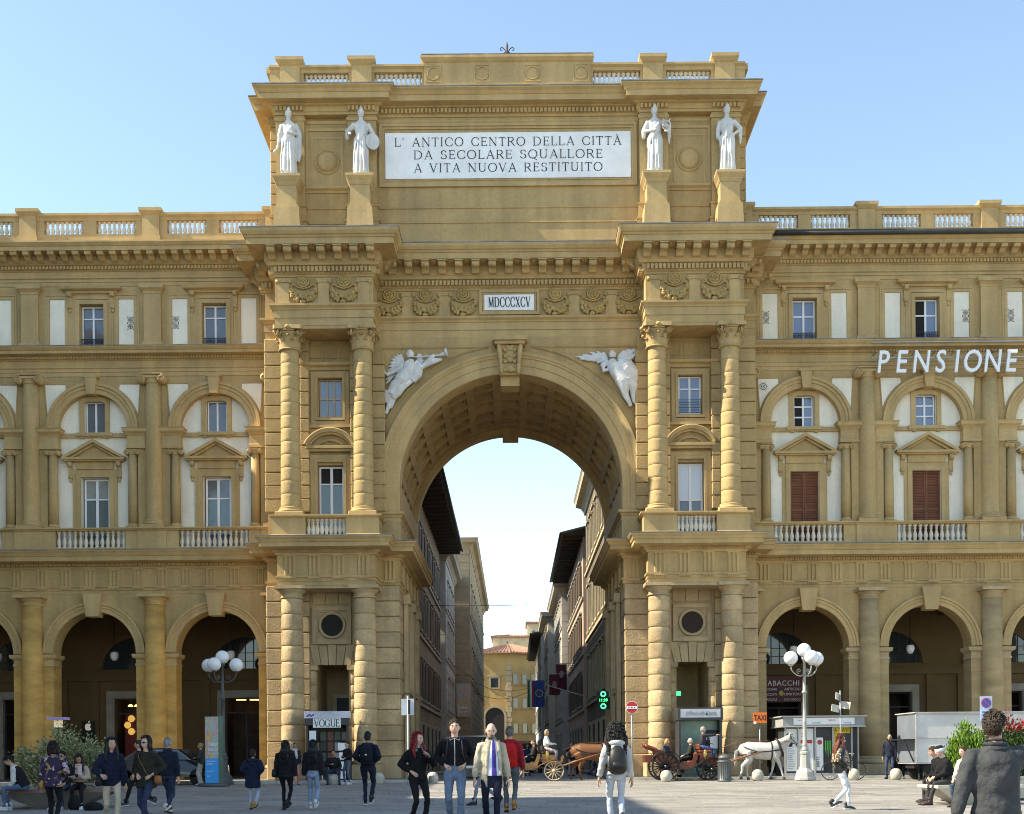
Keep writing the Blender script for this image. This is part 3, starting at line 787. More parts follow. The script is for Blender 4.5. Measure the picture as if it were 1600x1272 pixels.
# --- attic
ATT=1.28
AL=[(-10.1,11.0),(-10.1,1.95),(-9.74,1.95),(-9.74,ATT-0.28),(-8.54,ATT-0.28),(-8.54,ATT),(-6.72,ATT),(-6.72,ATT-0.28),(-5.52,ATT-0.28),(-5.52,ATT)]
AF=AL+[(-x,y) for x,y in reversed(AL)]
CORL=[(-10.1,11.0),(-10.1,1.95),(-9.74,1.95),(-9.74,ATT-0.28),(-5.52,ATT-0.28),(-5.52,ATT)]
CORF=CORL+[(-x,y) for x,y in reversed(CORL)]
swept('attic_wall',[(-0.3,22.3),(0,22.3),(0,28.05),(-0.3,28.05)],AF,OCHRE)
swept('attic_base',[(-0.1,22.3),(0.10,22.3),(0.10,23.34),(0.14,23.36),(0.14,23.42),(0.05,23.46),(0.05,23.98),(0.09,24.0),(0.09,24.06),(0.0,24.10)],AF,OCHRE)
swept('dado_cap',[(-0.1,24.70),(0.04,24.70),(0.06,24.78),(0.16,24.86),(0.16,24.94),(0,24.96)],AL[5:7],OCHRE_L)
swept('dado_cap',[(-0.1,24.70),(0.04,24.70),(0.06,24.78),(0.16,24.86),(0.16,24.94),(0,24.96)],[(-x,y) for x,y in reversed(AL[5:7])],OCHRE_L)
swept('attic_frieze_moulding',[(-0.1,27.62),(0.03,27.62),(0.05,27.68),(0.05,27.74),(0,27.78)],AF,OCHRE_L)
swept('attic_cornice',[(-0.3,27.86),(0.05,27.86),(0.08,27.94),(0.12,27.96),(0.12,28.16),(0.22,28.20),(0.26,28.24),(0.60,28.27),(0.60,28.50),(0.63,28.51),(0.70,28.62),(0.80,28.70),(0.80,28.75),(-0.3,28.78)],CORF,OCHRE_L)
swept('flashing',[(-0.3,28.783),(0.82,28.755),(0.82,28.80),(-0.3,28.84)],CORF,LEAD)
t=MB()
for i in range(len(AF)-1):
    a,b_=Vector(AF[i]),Vector(AF[i+1]); L=(b_-a).length
    if L<0.5 or L>20.5: continue
    d=(b_-a)/L; n=Vector((d.y,-d.x)); q=int(L/0.165)
    if abs(d.x)<0.5: continue
    for j in range(q):
        c=a+d*(L*(j+0.5)/q)+n*0.16; t.box(c.x-.05,c.x+.05,c.y-.06,c.y+.06,27.97,28.15)
kind(t.build('dentil_course',OCHRE_L,A),'stuff')
for s in (-1,1):          # quoins on the outer flanks of the attic
    me=MB().bbox(-0.25,0.25,-0.03,0.6,0.02,0.44,0.02).mesh('quoin',OCHRE)
    for i in range(9): link('quoin',me,A,(s*9.90,1.93,23.6+i*0.46))
    b=MB(); b.box(*sorted((s*9.6,s*10.22)),1.85,2.6,23.35,23.62); b.box(*sorted((s*9.6,s*10.22)),1.85,2.6,22.36,22.6); b.build('quoin_band',OCHRE_L,A)
    # statue pedestals
    for x in CX:
        c=s*x; b=MB()
        b.box(c-0.60,c+0.60,-0.02,1.35,22.33,22.62); b.prism([(c-0.56,22.62),(c+0.56,22.62),(c+0.50,23.62),(c-0.50,23.62)],0.03,1.35)
        b.box(c-0.44,c+0.44,0.10,1.35,23.62,23.74); b.box(c-0.40,c+0.40,0.12,1.35,23.74,24.52)
        b.sweep([(-0.3,24.52),(0.0,24.52),(0.04,24.60),(0.05,24.66),(0.16,24.84),(0.16,24.94),(-0.3,24.94)],[(c-0.42,1.3),(c-0.42,0.10),(c+0.42,0.10),(c+0.42,1.3)]); b.box(c-0.3,c+0.3,0.3,1.3,24.8,24.938)
        b.build('pedestal',OCHRE_L,A)
    c=s*7.63
    b=MB(); b.frame(c-0.90,c+0.90,24.96,27.42,0.10,ATT-0.05,ATT,bottom=False); b.frame(c-0.66,c+0.66,24.97,27.06,0.06,ATT-0.03,ATT,bottom=False)
    b.build('panel_frame',OCHRE_L,A)
    b=MB(); b.sm=True; b.lathe([(0.54,0),(0.52,-0.05),(0.47,-0.06),(0.46,-0.02),(0.42,-0.02),(0.40,-0.09),(0.34,-0.13),(0.2,-0.16),(0.001,-0.17)],40,cap=False)
    b.xf(Matrix.Rotation(radians(-90),4,'X')).xf(Matrix.Translation((c,ATT,26.02))); b.build('medallion',OCHRE,A)
b=MB(); b.frame(-5.62+0.2,5.62-0.2,24.92,27.58,0.12,ATT-0.10,ATT); b.frame(-5.30,5.30,25.04,27.46,0.10,ATT-0.05,ATT); b.frame(-5.24,5.24,25.20,27.28,0.055,ATT-0.025,ATT); b.build('inscription_frame',OCHRE_L,A)
MB().box(-5.17,5.17,ATT-0.05,ATT-0.002,25.27,27.20).build('inscription_plaque',PLAQUE,A)
# parapet
for s in (-1,1):
    b=MB(); y0,y1=ATT-0.12,ATT+0.42
    for x in CX:
        c=s*x
        b.box(c-0.42,c+0.42,y0-0.10,y1+0.05,28.8,29.98); b.box(c-0.50,c+0.50,y0-0.18,y1+0.1,28.8,29.16)
        b.sweep([(-0.3,29.98),(0,29.98),(0.05,30.02),(0.16,30.16),(0.16,30.30),(-0.3,30.32)],[(c-0.42,y1),(c-0.42,y0-0.10),(c+0.42,y0-0.10),(c+0.42,y1)]); b.box(c-0.4,c+0.4,y0,y1,30.1,30.315)
    for xa,xb in ((3.5,5.70),(6.54,8.72),(9.56,10.0)):
        a,e=sorted((s*xa,s*xb)); b.box(a,e,y0,y1,28.8,29.05); b.sweep([(-0.5,29.73),(0,29.73),(0.02,29.85),(0.12,29.92),(0.12,30.0),(-0.5,30.02)],[(a,y0),(e,y0)])
        if xa<9:
            for k in (0,1):
                q=0.10 if xa<4 else 0.14
                if k: b.box(e-q,e,y0+.01,y1,29.05,29.73)
                else: b.box(a,a+q,y0+.01,y1,29.05,29.73)
        else: b.box(a,e,y0+.01,y1,29.05,29.73)
    a=sorted((s*9.7,s*10.02)); b.box(*a,y1,10,28.8,29.74); b.box(*sorted((s*9.6,s*10.14)),y0+.03,10,29.74,30.0)
    p=b.build('parapet',OCHRE_L,A)
    for xa,xb in ((3.60,5.60),(6.68,8.58)):
        a,e=sorted((s*xa,s*xb)); balusters(p,a,e,ATT+0.12,29.05,0.68,10)
b=MB(); b.box(-3.5,3.5,ATT-0.2,ATT+0.45,28.8,30.06)
b.sweep([(-0.3,30.06),(0,30.06),(0.05,30.10),(0.14,30.22),(0.14,30.32),(-0.3,30.34)],[(-3.5,ATT+.45),(-3.5,ATT-.2),(3.5,ATT-.2),(3.5,ATT+.45)])
b.box(-3.56,3.56,ATT-.26,ATT+.4,28.8,29.12)
for x in (-3.1,-1.06,1.06,3.1):
    b.frame(x-0.33,x+0.33,29.24,29.96,0.04,ATT-.225,ATT-.2)
    b.arc(x,29.6,[(0.24,ATT-.2),(0.24,ATT-.235),(0.28,ATT-.235),(0.28,ATT-.2)],360,0,20)
b.build('parapet_panel',OCHRE_L,A)
MB().box(-3.6,3.6,ATT-.32,ATT+.5,30.345,30.38).build('flashing',LEAD,A)
b=MB(); b.box(-10,10,2.3,10.8,28.0,28.6); b.box(-10.1,10.1,4,11,18,22.3); b.build('attic_roof',LEAD,A)
# iron lily on the parapet
b=MB(); z=30.38
b.tube([(0,1.4,z),(0,1.4,z+0.2)],[.10,.06],8); b.tube([(0,1.4,z+.15),(0,1.4,z+.55),(0,1.4,z+.75)],[.03,.05,.005],6)
for s in (-1,1):
    b.tube([(s*.02,1.4,z+.22),(s*.10,1.4,z+.40),(s*.22,1.4,z+.50),(s*.30,1.4,z+.44),(s*.27,1.4,z+.36),(s*.21,1.4,z+.38)],.022,6)
b.tube([(-.12,1.4,z+.27),(.12,1.4,z+.27)],.02,6); b.build('iron_lily',mat('rusty_iron',(.10,.06,.05),.7),A)
# ================================================================ arcaded wings
BAY=5.335; COLX=[10.19+BAY*i for i in range(4)]; BC=[12.86+BAY*i for i in range(3)]
YW=3.0
XIN,XOUT=10.4,26.6
def ionic(m,r,name='capital'):
    b=MB(); b.sm=True; k=r/0.37
    b.lathe([(r*.92,0),(r,0.02*k),(r*1.02,0.05*k),(r*.95,0.07*k),(r*.95,.12*k),(r*1.1,.2*k),(r*1.1,.22*k)],20)
    for s in (-1,1):
        b.cyl((s*r*1.18,-r*1.15,0.17*k),(s*r*1.18,r*1.0,0.17*k),0.175*k,n=18)
        volute(b,(s*r*1.18,-r*1.17,0.17*k),(0,-1,0),0.16*k,0.03*k,20)
    b.sm=False; b.box(-r*1.2,r*1.2,-r*1.12,r*1.0,0.20*k,0.31*k); b.box(-r*1.35,r*1.35,-r*1.22,r,0.345*k,0.40*k)
    return b.mesh(name,m)
ION_L=ionic(OCHRE_L,0.37); ION_S=ionic(OCHRE_L,0.2)
sh=MB(); sh.sm=True; sh.lathe([(0.40,0),(0.40,0.0),(0.375,0.05),(0.378,1.5),(0.365,3.4),(0.335,6.0)],24); SH_L=sh.mesh('shaft',OCHRE)
sh=MB(); sh.sm=True; sh.lathe([(0.20,0),(0.202,1.1),(0.175,3.05)],18); SH_S=sh.mesh('shaft',OCHRE)
bs=MB(); bs.box(-.52,.52,-.52,.4,0,.14); bs.sm=True; bs.lathe([(.45,.14),(.50,.17),(.50,.21),(.46,.25),(.42,.26),(.42,.30),(.44,.33),(.40,.37)],24); BS_L=bs.mesh('column',OCHRE_L)
bs=MB(); bs.box(-.26,.26,-.26,.2,0,.10); bs.sm=True; bs.lathe([(.23,.10),(.255,.13),(.24,.17),(.21,.19),(.20,.24)],18); BS_S=bs.mesh('column',OCHRE_L)
ac=MB(); ac.sm=True; ac.lathe([(.40,0),(.43,.0),(.445,.03),(.43,.06),(.40,.07),(.40,.16),(.43,.19),(.44,.21),(.50,.25),(.54,.31),(.5,.31)],28); ac.sm=False; ac.box(-.62,.62,-.62,.5,.312,.44)
console=MB(); console.prism_yz([(0,0),(-.05,.02),(-.07,.10),(-.05,.18),(-.10,.50),(-.22,.62),(-.24,.72),(0,.72)],-.09,.09); console.sm=True
console.cyl((-.085,-.15,.60),(.085,-.15,.60),.09,n=10); console.cyl((-.085,-.05,.09),(.085,-.05,.09),.06,n=8)
console.ball((0,-.06,-.07),(.06,.04,.09),8,6)
CONS=console.mesh('console',OCHRE_L)
SMOD=MB(); SMOD.prism_yz([(0,.34),(-.48,.34),(-.5,.28),(-.47,.20),(-.30,.17),(-.14,.05),(0,0)],-.13,.13); SMOD.box(-.15,.15,-.53,0,.335,.37); SMODM=SMOD.mesh('modillion',OCHRE_L)
TRIGW=triglyph_mesh(0.50,0.74)
lampm=MB(); lampm.sm=True; lampm.lathe([(.01,-.42),(.10,-.40),(.17,-.28),(.19,-.15),(.16,-.04),(.12,0)],14); LAMPG=lampm.mesh('glass_shade',mat('lamp_glass',(.85,.83,.8),.25,var=0,fine=0))
lampm=MB(); lampm.sm=True; lampm.lathe([(.14,-.02),(.14,.05),(.06,.10),(.05,.22),(.02,.24),(.012,2.2)],10); LAMPS=lampm.mesh('lantern',IRON)
TESSERA=mat('mosaic_grey',(.10,.09,.09),.8,var=0,fine=0)
def mosaic(c,z,y,parent,r=.12,sq=True):
    b=MB()
    b.arc(c,z,[(r*.80,y),(r*.80,y-.008),(r*.95,y-.008),(r*.95,y)],360,0,20); b.arc(c,z,[(r*.38,y),(r*.38,y-.008),(r*.55,y-.008),(r*.55,y)],360,0,16)
    for i in range(12):
        a=i*pi/6; b.box(c+cos(a)*r*1.18-.012,c+cos(a)*r*1.18+.012,y-.008,y,z+sin(a)*r*1.18-.012,z+sin(a)*r*1.18+.012)
    b.box(c-.02,c+.02,y-.008,y,z-.02,z+.02)
    if sq:
        for a in (-1,1):
            for e in (-1,1): b.box(c+a*r*1.2-.02,c+a*r*1.2+.02,y-.008,y,z+e*r*1.2-.02,z+e*r*1.2+.02)
    return b.build('mosaic',TESSERA,parent)
def shutter(parent,x0,x1,y,z0,z1):
    m=(x0+x1)/2
    for a,e in ((x0,m-.008),(m+.008,x1)):
        b=MB(); b.frame(a,e,z0,z1,.06,y,y+.05); b.box(a+.06,e-.06,y+.004,y+.045,z0+(z1-z0)*.48,z0+(z1-z0)*.48+.07)
        b.box(a+.06,e-.06,y+.046,y+.05,z0+.06,z1-.06)
        o=b.build('shutter',SHUTTER,parent); n=26
        sl=MB(); w=e-a-.12; sl.add([(-w/2,-.0,0),(w/2,-.0,0),(w/2,.035,.05),(-w/2,.035,.05),(-w/2,.006,-.008),(w/2,.006,-.008),(w/2,.041,.042),(-w/2,.041,.042)],[(0,1,2,3),(4,7,6,5),(0,4,5,1),(2,6,7,3),(0,3,7,4),(1,5,6,2)])
        me=sl.mesh('slat',SHUTTER)
        zz=[z0+.07+(z1-z0-.2)*i/n for i in range(n+1)]
        for z in zz:
            if abs(z-(z0+(z1-z0)*.48))<.06: continue
            link('slat',me,o,((a+e)/2,y+.004,z))
def wing(s):
    side='left' if s<0 else 'right'
    W=thing('arcaded_building','ochre arcaded palace wing left of the arch with white glazed french windows' if s<0 else 'ochre arcaded palace wing right of the arch with brown louvred shutters','building',(s*18.4,YW,0),world=True)
    AC=ac.mesh('capital',OCHRE_L if s<0 else STONE_S)
    st_=GOLDST if s<0 else BROWNST
    shp=MB(); shp.sm=True; shp.lathe([(.47,0),(.475,1.5),(.46,3.6),(.41,6.85)],28); ASH=shp.mesh('shaft',st_)
    bsm=MB(); bsm.box(-.68,.68,-.68,.5,0,.45); bsm.sm=True; bsm.lathe([(.58,.45),(.64,.48),(.65,.56),(.6,.62),(.54,.64),(.53,.68),(.55,.72),(.48,.78)],28); ABS=bsm.mesh('column',STONE_S)
    def srt(a,b): return tuple(sorted((s*a,s*b)))
    xr=srt(XIN,XOUT); P=[(xr[0],YW),(xr[1],YW)]
    # ---- ground floor arcade
    for i,c in enumerate(BC):
        x=s*c
        b=MB(); b.arch_wall(x-BAY/2,x+BAY/2,5.45,8.2,x,1.80,5.55,YW,YW+0.9,28); b.build('arcade_wall',OCHRE,W)
        b=MB(); b.arc(x,5.55,[(1.80,YW+.6),(1.80,YW-.07),(1.82,YW-.09),(1.98,YW-.09),(2.0,YW-.13),(2.10,YW-.13),(2.12,YW-.19),(2.22,YW-.19),(2.22,YW)],180,0,40); b.build('archivolt',OCHRE_L,W)
        b=MB(); b.prism([(x-.27,7.12),(x+.27,7.12),(x+.40,8.10),(x-.40,8.10)],YW-.34,YW+.3); b.build('keystone',OCHRE_L,W)
    for i,c in enumerate(COLX):
        x=s*c
        # pier
        b=MB(); b.box(x-.87,x+.87,YW-.02,YW+.9,.35,5.1); b.box(x-.92,x+.92,YW-.06,YW+.95,0,.349); b.build('pier',st_,W)
        b=MB()
        P2=[(x-.87,YW+.9),(x-.87,YW-.02),(x+.87,YW-.02),(x+.87,YW+.9)]
        b.sweep([(-.2,5.0),(.03,5.0),(.03,5.08),(.0,5.10),(.0,5.26),(.06,5.32),(.12,5.34),(.15,5.44),(.15,5.50),(-.2,5.52)],P2); b.build('impost',OCHRE_L if s<0 else STONE_S,W)
        q=link('column',ABS,W,(x,YW-.12,0)); link('shaft',ASH,q,(0,0,.76)); link('capital',AC,q,(0,0,7.60))
        # giant order
        q=link('column',BS_L,W,(x,YW-.05,10.92)); link('shaft',SH_L,q,(0,0,.37)); link('capital',ION_L,q,(0,0,6.30))
        b=MB(); b.box(x-.62,x+.62,YW-.50,YW,9.97,10.80); b.build('pedestal',OCHRE_L,W)
        # top storey pilaster
        b=MB(); b.box(x-.37,x+.37,YW-.16,YW+.05,18.98,21.2)
        b.sweep([(-.2,18.80),(.08,18.80),(.08,18.96),(.04,19.04),(0,19.08)],[(x-.37,YW),(x-.37,YW-.16),(x+.37,YW-.16),(x+.37,YW)])
        b.sweep([(-.2,21.12),(.0,21.12),(.03,21.16),(.03,21.24),(.10,21.32),(.16,21.36),(.16,21.53),(-.2,21.53)],[(x-.37,YW),(x-.37,YW-.16),(x+.37,YW-.16),(x+.37,YW)]); b.build('pilaster',OCHRE_L,W)
        # parapet post
        b=MB(); b.box(x-.36,x+.36,YW-.28,YW+.2,23.0,24.55); b.box(x-.43,x+.43,YW-.35,YW+.2,23.0,23.62)
        b.sweep([(-.3,24.50),(0,24.50),(.04,24.54),(.13,24.66),(.13,24.80),(-.3,24.82)],[(x-.36,YW+.2),(x-.36,YW-.28),(x+.36,YW-.28),(x+.36,YW+.2)]); b.box(x-.3,x+.3,YW-.2,YW+.2,24.7,24.815); b.build('parapet_post',OCHRE_L,W)
    # ---- first entablature
    swept('architrave',[(-.4,8.13),(0.02,8.13),(.02,8.27),(.05,8.28),(.05,8.40),(.10,8.41),(.10,8.48),(.0,8.49),(0,9.24),(-.4,9.24)],P,OCHRE,W)
    swept('cornice',[(-.4,9.23),(.05,9.23),(.08,9.30),(.15,9.32),(.15,9.42),(.30,9.46),(.62,9.49),(.62,9.68),(.66,9.69),(.74,9.82),(.80,9.88),(.80,9.92),(-.4,9.94)],P,OCHRE_L,W)
    swept('flashing',[(-.4,9.944),(.82,9.924),(.82,9.965),(-.4,9.98)],P,LEAD,W)
    n=int((XOUT-XIN)/1.05)
    for i in range(n): link('triglyph',TRIGW,W,(s*(XIN+.62+i*1.05),YW-.001,8.49))
    t=MB()
    for i in range(int((XOUT-XIN)/.11)): xx=s*(XIN+.06+i*.11); t.box(xx-.033,xx+.033,YW-.25,YW-.14,9.33,9.42)
    kind(t.build('dentil_course',OCHRE_L,W),'stuff')
    # ---- second storey
    for i,c in enumerate(BC):
        x=s*c
        b=MB(); b.arch_wall(x-BAY/2,x+BAY/2,14.46,17.62,x,1.52,15.32,YW,YW+.3,28); b.build('arch_wall',OCHRE,W)
        MB().box(x-BAY/2,x-1.95,YW,YW+.3,9.9,14.46).build('wall_strip',OCHRE,W); MB().box(x+1.95,x+BAY/2,YW,YW+.3,9.9,14.46).build('wall_strip',OCHRE,W)
        b=MB(); b.arc(x,15.32,[(1.52,YW+.2),(1.52,YW-.06),(1.54,YW-.08),(1.72,YW-.08),(1.74,YW-.13),(1.86,YW-.13),(1.88,YW-.19),(2.0,YW-.19),(2.0,YW)],180,0,36); b.build('archivolt',OCHRE_L,W)
        b=MB(); b.prism([(x-.17,16.78),(x+.17,16.78),(x+.26,17.55),(x-.26,17.55)],YW-.30,YW+.2); b.box(x-.32,x+.32,YW-.33,YW+.1,17.50,17.60); b.build('keystone',OCHRE_L,W)
        # cream field with window openings
        b=MB(); b.rect_wall(x-1.96,x+1.96,9.95,17.0,[(x-.62,x+.62,9.96,13.27),(x-.46,x+.46,15.22,16.62)],YW+.27,YW+.62); b.build('plaster_field',CREAM,W)
        # spandrel plaster triangles
        for g in (-1,1):
            pts=[(x+g*2.05,17.28),(x+g*1.32,17.28)]+[(x+g*(2.08*cos(radians(a))),15.32+2.08*sin(radians(a))) for a in (62,52,42,32,24,16)]
            pts=[p for p in pts if (abs(p[0]-x)<=2.05)]
            pts=[(x+g*2.08,17.28),(x+g*1.20,17.28)]+[(x+g*2.08*cos(radians(a)),15.32+2.08*sin(radians(a))) for a in (56,48,40,32,24,16)]
            b=MB(); b.prism(pts,YW-.012,YW+.05); b.build('plaster_spandrel',CREAM,W)
            b=MB()
            for k in range(2): b.tube([(pts[k-1][0],YW-.02,pts[k-1][1]),(pts[k][0],YW-.02,pts[k][1])],.03,4,up=(0,1,0))
            b.build('spandrel_moulding',OCHRE_L,W)
        if s>0 and i==0: mosaic(x-1.83,16.92,YW-.013,W,.16,False)
        # string course, imposts and small columns
        b=MB(); b.box(x-1.5,x+1.5,YW+.16,YW+.28,15.0,15.18); b.build('string_course',OCHRE_L,W)
        for g in (-1,1):
            P2=sorted((x+g*1.50,x+g*2.30)); pp=[(P2[0],YW+.25),(P2[0],YW-.12),(P2[1],YW-.12),(P2[1],YW+.25)]
            b=MB(); b.box(P2[0]+.001,P2[1]-.001,YW-.12,YW+.26,14.46,15.0)
            b.sweep([(-.2,15.0),(.02,15.0),(.05,15.06),(.16,15.16),(.16,15.27),(.2,15.32),(-.2,15.33)],pp); b.sweep([(-.2,14.44),(.03,14.44),(.03,14.56),(0,14.6)],pp); b.build('impost',OCHRE_L,W)
            q=link('column',BS_S,W,(x+g*1.73,YW-.02,10.92)); link('shaft',SH_S,q,(0,0,.22)); link('capital',ION_S,q,(0,0,3.24))
            b=MB(); b.box(*sorted((x+g*1.97,x+g*2.30)),YW-.06,YW+.1,10.9,14.44); b.build('pilaster',OCHRE,W)
        # pediment window surround
        yw=YW+.27
        b=MB(); b.frame(x-.98,x+.98,9.97,13.62,.15,yw-.05,yw,bottom=False); b.frame(x-.83,x+.83,9.97,13.47,.20,yw-.09,yw,bottom=False); b.box(x-.83,x+.83,yw-.11,yw,13.62,13.98); b.build('window_surround',OCHRE_L,W)
        b=MB(); b.box(x-1.36,x+1.36,yw-.34,yw,14.0,14.10); b.box(x-1.28,x+1.28,yw-.26,yw,13.94,13.999)
        for g in (-1,1):
            b.prism([(x+g*1.40,14.10),(x+g*1.16,14.10),(x,14.74),(x,14.90)],yw-.36,yw); b.prism([(x+g*1.12,14.101),(x+g*.92,14.101),(x,14.64),(x,14.735)],yw-.22,yw)
        b.prism([(x-.96,14.101),(x+.96,14.101),(x,14.65)],yw-.08,yw-.001); b.build('pediment',OCHRE_L,W)
        for g in (-1,1): link('console',CONS,W,(x+g*1.06,yw-.01,13.20))
        # small window surround with curved head
        b=MB(); b.frame(x-.66,x+.66,15.2,16.78,.20,yw-.08,yw,bottom=False); b.box(x-.80,x+.80,yw-.18,yw,15.06,15.199); b.box(x-.6,x-.45,yw-.12,yw,14.96,15.06); b.box(x+.45,x+.6,yw-.12,yw,14.96,15.06)
        zc=15.86; b.arc(x,zc,[(.78,yw),(.78,yw-.085),(.96,yw-.10),(.96,yw)],128,52,12); 
        v=[(x-.47,16.63)]+[(x+.78*cos(radians(a)),zc+.78*sin(radians(a))-.02) for a in (127,115,103,90,77,65,53)]+[(x+.47,16.63)]
        b.prism(v+[(x+.47,16.66),(x-.47,16.66)],yw-.085,yw+.2) if False else None
        b.build('window_surround',OCHRE_L,W)
        # windows
        if s<0:
            window(W,x,YW+.50,9.97,13.24,1.12,2,(12.35,),gm=GLASS_G,fw=.08,topglass=[GLASS_M,mat('roller_blind',(.30,.30,.27),.7),GLASS_M][i])
            window(W,x,YW+.44,15.24,16.60,.86,2,(),gm=GLASS_M,fw=.055)
        else:
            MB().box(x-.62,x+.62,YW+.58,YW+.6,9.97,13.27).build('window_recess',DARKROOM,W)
            shutter(W,x-.61,x+.61,YW+.34,9.99,13.24)
            window(W,x,YW+.44,15.24,16.60,.86,2,(15.68,16.14),gm=GLASS_B,fw=.055,open_left=(i==0))
        # balustrade
        x0,x1=x-BAY/2+.62,x+BAY/2-.62
        b=MB(); b.box(x0,x1,YW-.46,YW-.14,9.98,10.08)
        for a,e in ((x0,x-1.52),(x+1.52,x1)): b.box(a,e,YW-.44,YW-.12,10.08,10.80)
        ba=b.build('balustrade',OCHRE_L,W); balusters(ba,x-1.52,x+1.52,YW-.29,10.08,.72,13)
    b=MB(); b.sweep([(-.4,10.80),(.04,10.80),(.06,10.83),(.12,10.87),(.12,10.92),(-.4,10.93)],[(xr[0],YW-.47),(xr[1],YW-.47)])
    for c in COLX: b.sweep([(-.1,10.798),(.04,10.798),(.06,10.83),(.12,10.87),(.12,10.922),(-.1,10.932)],[(s*c-.62,YW-.3),(s*c-.62,YW-.50),(s*c+.62,YW-.50),(s*c+.62,YW-.3)])
    b.build('balustrade_rail',OCHRE_L,W)
    # ---- second entablature
    swept('architrave',[(-.4,17.61),(.03,17.61),(.03,17.78),(.06,17.79),(.06,17.92),(.11,17.96),(.11,18.0),(.02,18.02),(.02,18.30),(-.4,18.30)],P,OCHRE_L,W)
    swept('cornice',[(-.4,18.29),(.05,18.29),(.08,18.33),(.12,18.34),(.12,18.44),(.20,18.48),(.42,18.50),(.42,18.62),(.46,18.64),(.54,18.74),(.54,18.78),(-.4,18.79)],P,OCHRE_L,W)
    swept('flashing',[(-.4,18.794),(.56,18.782),(.56,18.815),(-.4,18.83)],P,LEAD,W)
    t=MB()
    for i in range(int((XOUT-XIN)/.13)): xx=s*(XIN+.06+i*.13); t.box(xx-.042,xx+.042,YW-.19,YW-.11,18.345,18.435)
    kind(t.build('dentil_course',OCHRE_L,W),'stuff')
    # ---- top storey
    for i,c in enumerate(BC):
        x=s*c
        b=MB(); b.rect_wall(x-BAY/2,x+BAY/2,18.7,21.6,[(x-.52,x+.52,18.84,20.74)],YW,YW+.4); b.build('top_wall',OCHRE,W)
        b=MB(); b.frame(x-.84,x+.84,18.84,21.10,.14,YW-.05,YW,bottom=False); b.frame(x-.70,x+.70,18.84,20.92,.17,YW-.09,YW,bottom=False)
        b.sweep([(-.02,21.22),(.05,21.22),(.08,21.30),(.24,21.36),(.28,21.46),(-.02,21.48)],[(x-1.05,YW+.01),(x-1.05,YW-.02),(x+1.05,YW-.02),(x+1.05,YW+.01)]); b.build('window_surround',OCHRE_L,W)
        for g in (-1,1):
            link('console',CONS,W,(x+g*.93,YW-.01,20.52))
            b=MB(); b.box(*sorted((x+g*.845,x+g*.935)),YW-.04,YW,18.84,20.55); b.build('strip',OCHRE_L,W)
            px=x+g*1.50
            b=MB(); b.box(px-.33,px+.33,YW-.015,YW+.05,18.84,20.96); b.build('plaster_panel',CREAM,W)
            b=MB(); b.frame(px-.47,px+.47,18.84,21.10,.13,YW-.05,YW,bottom=False); b.frame(px-.56,px+.56,18.84,21.22,.09,YW-.03,YW,bottom=False); b.build('panel_frame',OCHRE_L,W)
            toC=(s<0 and ((i==0 and g<0) or (i==1 and g>0))) or (s>0 and ((i==0 and g<0) or (i==1 and g>0) or (i==2 and g<0)))
            if toC:
                for zz in (19.78,20.06): mosaic(px+(.18 if g>0 else -.18),zz,YW-.016,W,.10)
        gm=GLASS_M if s<0 else GLASS_B
        window(W,x,YW+.22,18.84,20.72,1.0,2,(20.18,) if s<0 else (20.02,),gm=gm,fw=.06,open_left=(s>0 and i==1))
        b=MB()
        for k in range(13): xx=x-.48+k*.08; b.box(xx-.008,xx+.008,YW+.10,YW+.116,18.9,19.26)
        b.box(x-.5,x+.5,YW+.095,YW+.12,19.26,19.29); b.box(x-.5,x+.5,YW+.095,YW+.12,19.06,19.075); b.box(x-.5,x+.5,YW+.095,YW+.12,18.88,18.9)
        for k in range(6): b.arc(x-.42+k*.168,19.16,[(.05,YW+.1),(.05,YW+.115),(.065,YW+.115),(.065,YW+.1)],360,0,10)
        b.build('window_guard',IRON,W)
    # ---- crowning entablature and parapet
    swept('architrave',[(-.4,21.54),(.03,21.54),(.03,21.70),(.06,21.71),(.06,21.82),(.12,21.86),(.12,21.92),(.02,21.94),(.02,22.18),(-.4,22.18)],P,OCHRE_L,W)
    swept('cornice',[(-.4,22.17),(.05,22.17),(.08,22.21),(.12,22.22),(.12,22.36),(.22,22.40),(.30,22.46),(.30,22.76),(.80,22.80),(.80,22.96),(.84,22.98),(.94,23.10),(.94,23.16),(-.4,23.18)],P,OCHRE_L,W)
    t=MB()
    for i in range(int((XOUT-XIN)/.15)): xx=s*(XIN+.06+i*.15); t.box(xx-.047,xx+.047,YW-.20,YW-.11,22.23,22.355)
    kind(t.build('dentil_course',OCHRE_L,W),'stuff')
    for i in range(int((XOUT-XIN)/.533)): link('modillion',SMODM,W,(s*(XIN+.25+i*.533),YW-.299,22.44))
    if s>0:
        b=MB(); b.sm=True; b.cyl((XIN,YW-1.0,23.20),(XOUT,YW-1.0,23.20),.12,n=12); b.build('gutter',mat('gutter_metal',(.07,.07,.06),.5,metal=.4),W)
    b=MB(); b.box(*xr,YW-.18,YW+.2,23.0,23.74); b.sweep([(-.3,24.32),(0,24.32),(.03,24.44),(.12,24.52),(.12,24.62),(-.3,24.64)],[(xr[0],YW-.18),(xr[1],YW-.18)])
    for c in BC:
        x=s*c
        for g in (-1,1): b.box(*sorted((x+g*2.33,x+g*1.98)),YW-.17,YW+.15,23.74,24.32)
        b.box(x-.28,x+.28,YW-.17,YW+.15,23.74,24.32)
    p=b.build('parapet',OCHRE_L,W)
    for c in BC:
        for g in (-1,1):
            a,e=sorted((s*c+g*.28,s*c+g*1.98)); balusters(p,a,e,YW-.02,23.74,.58,8)
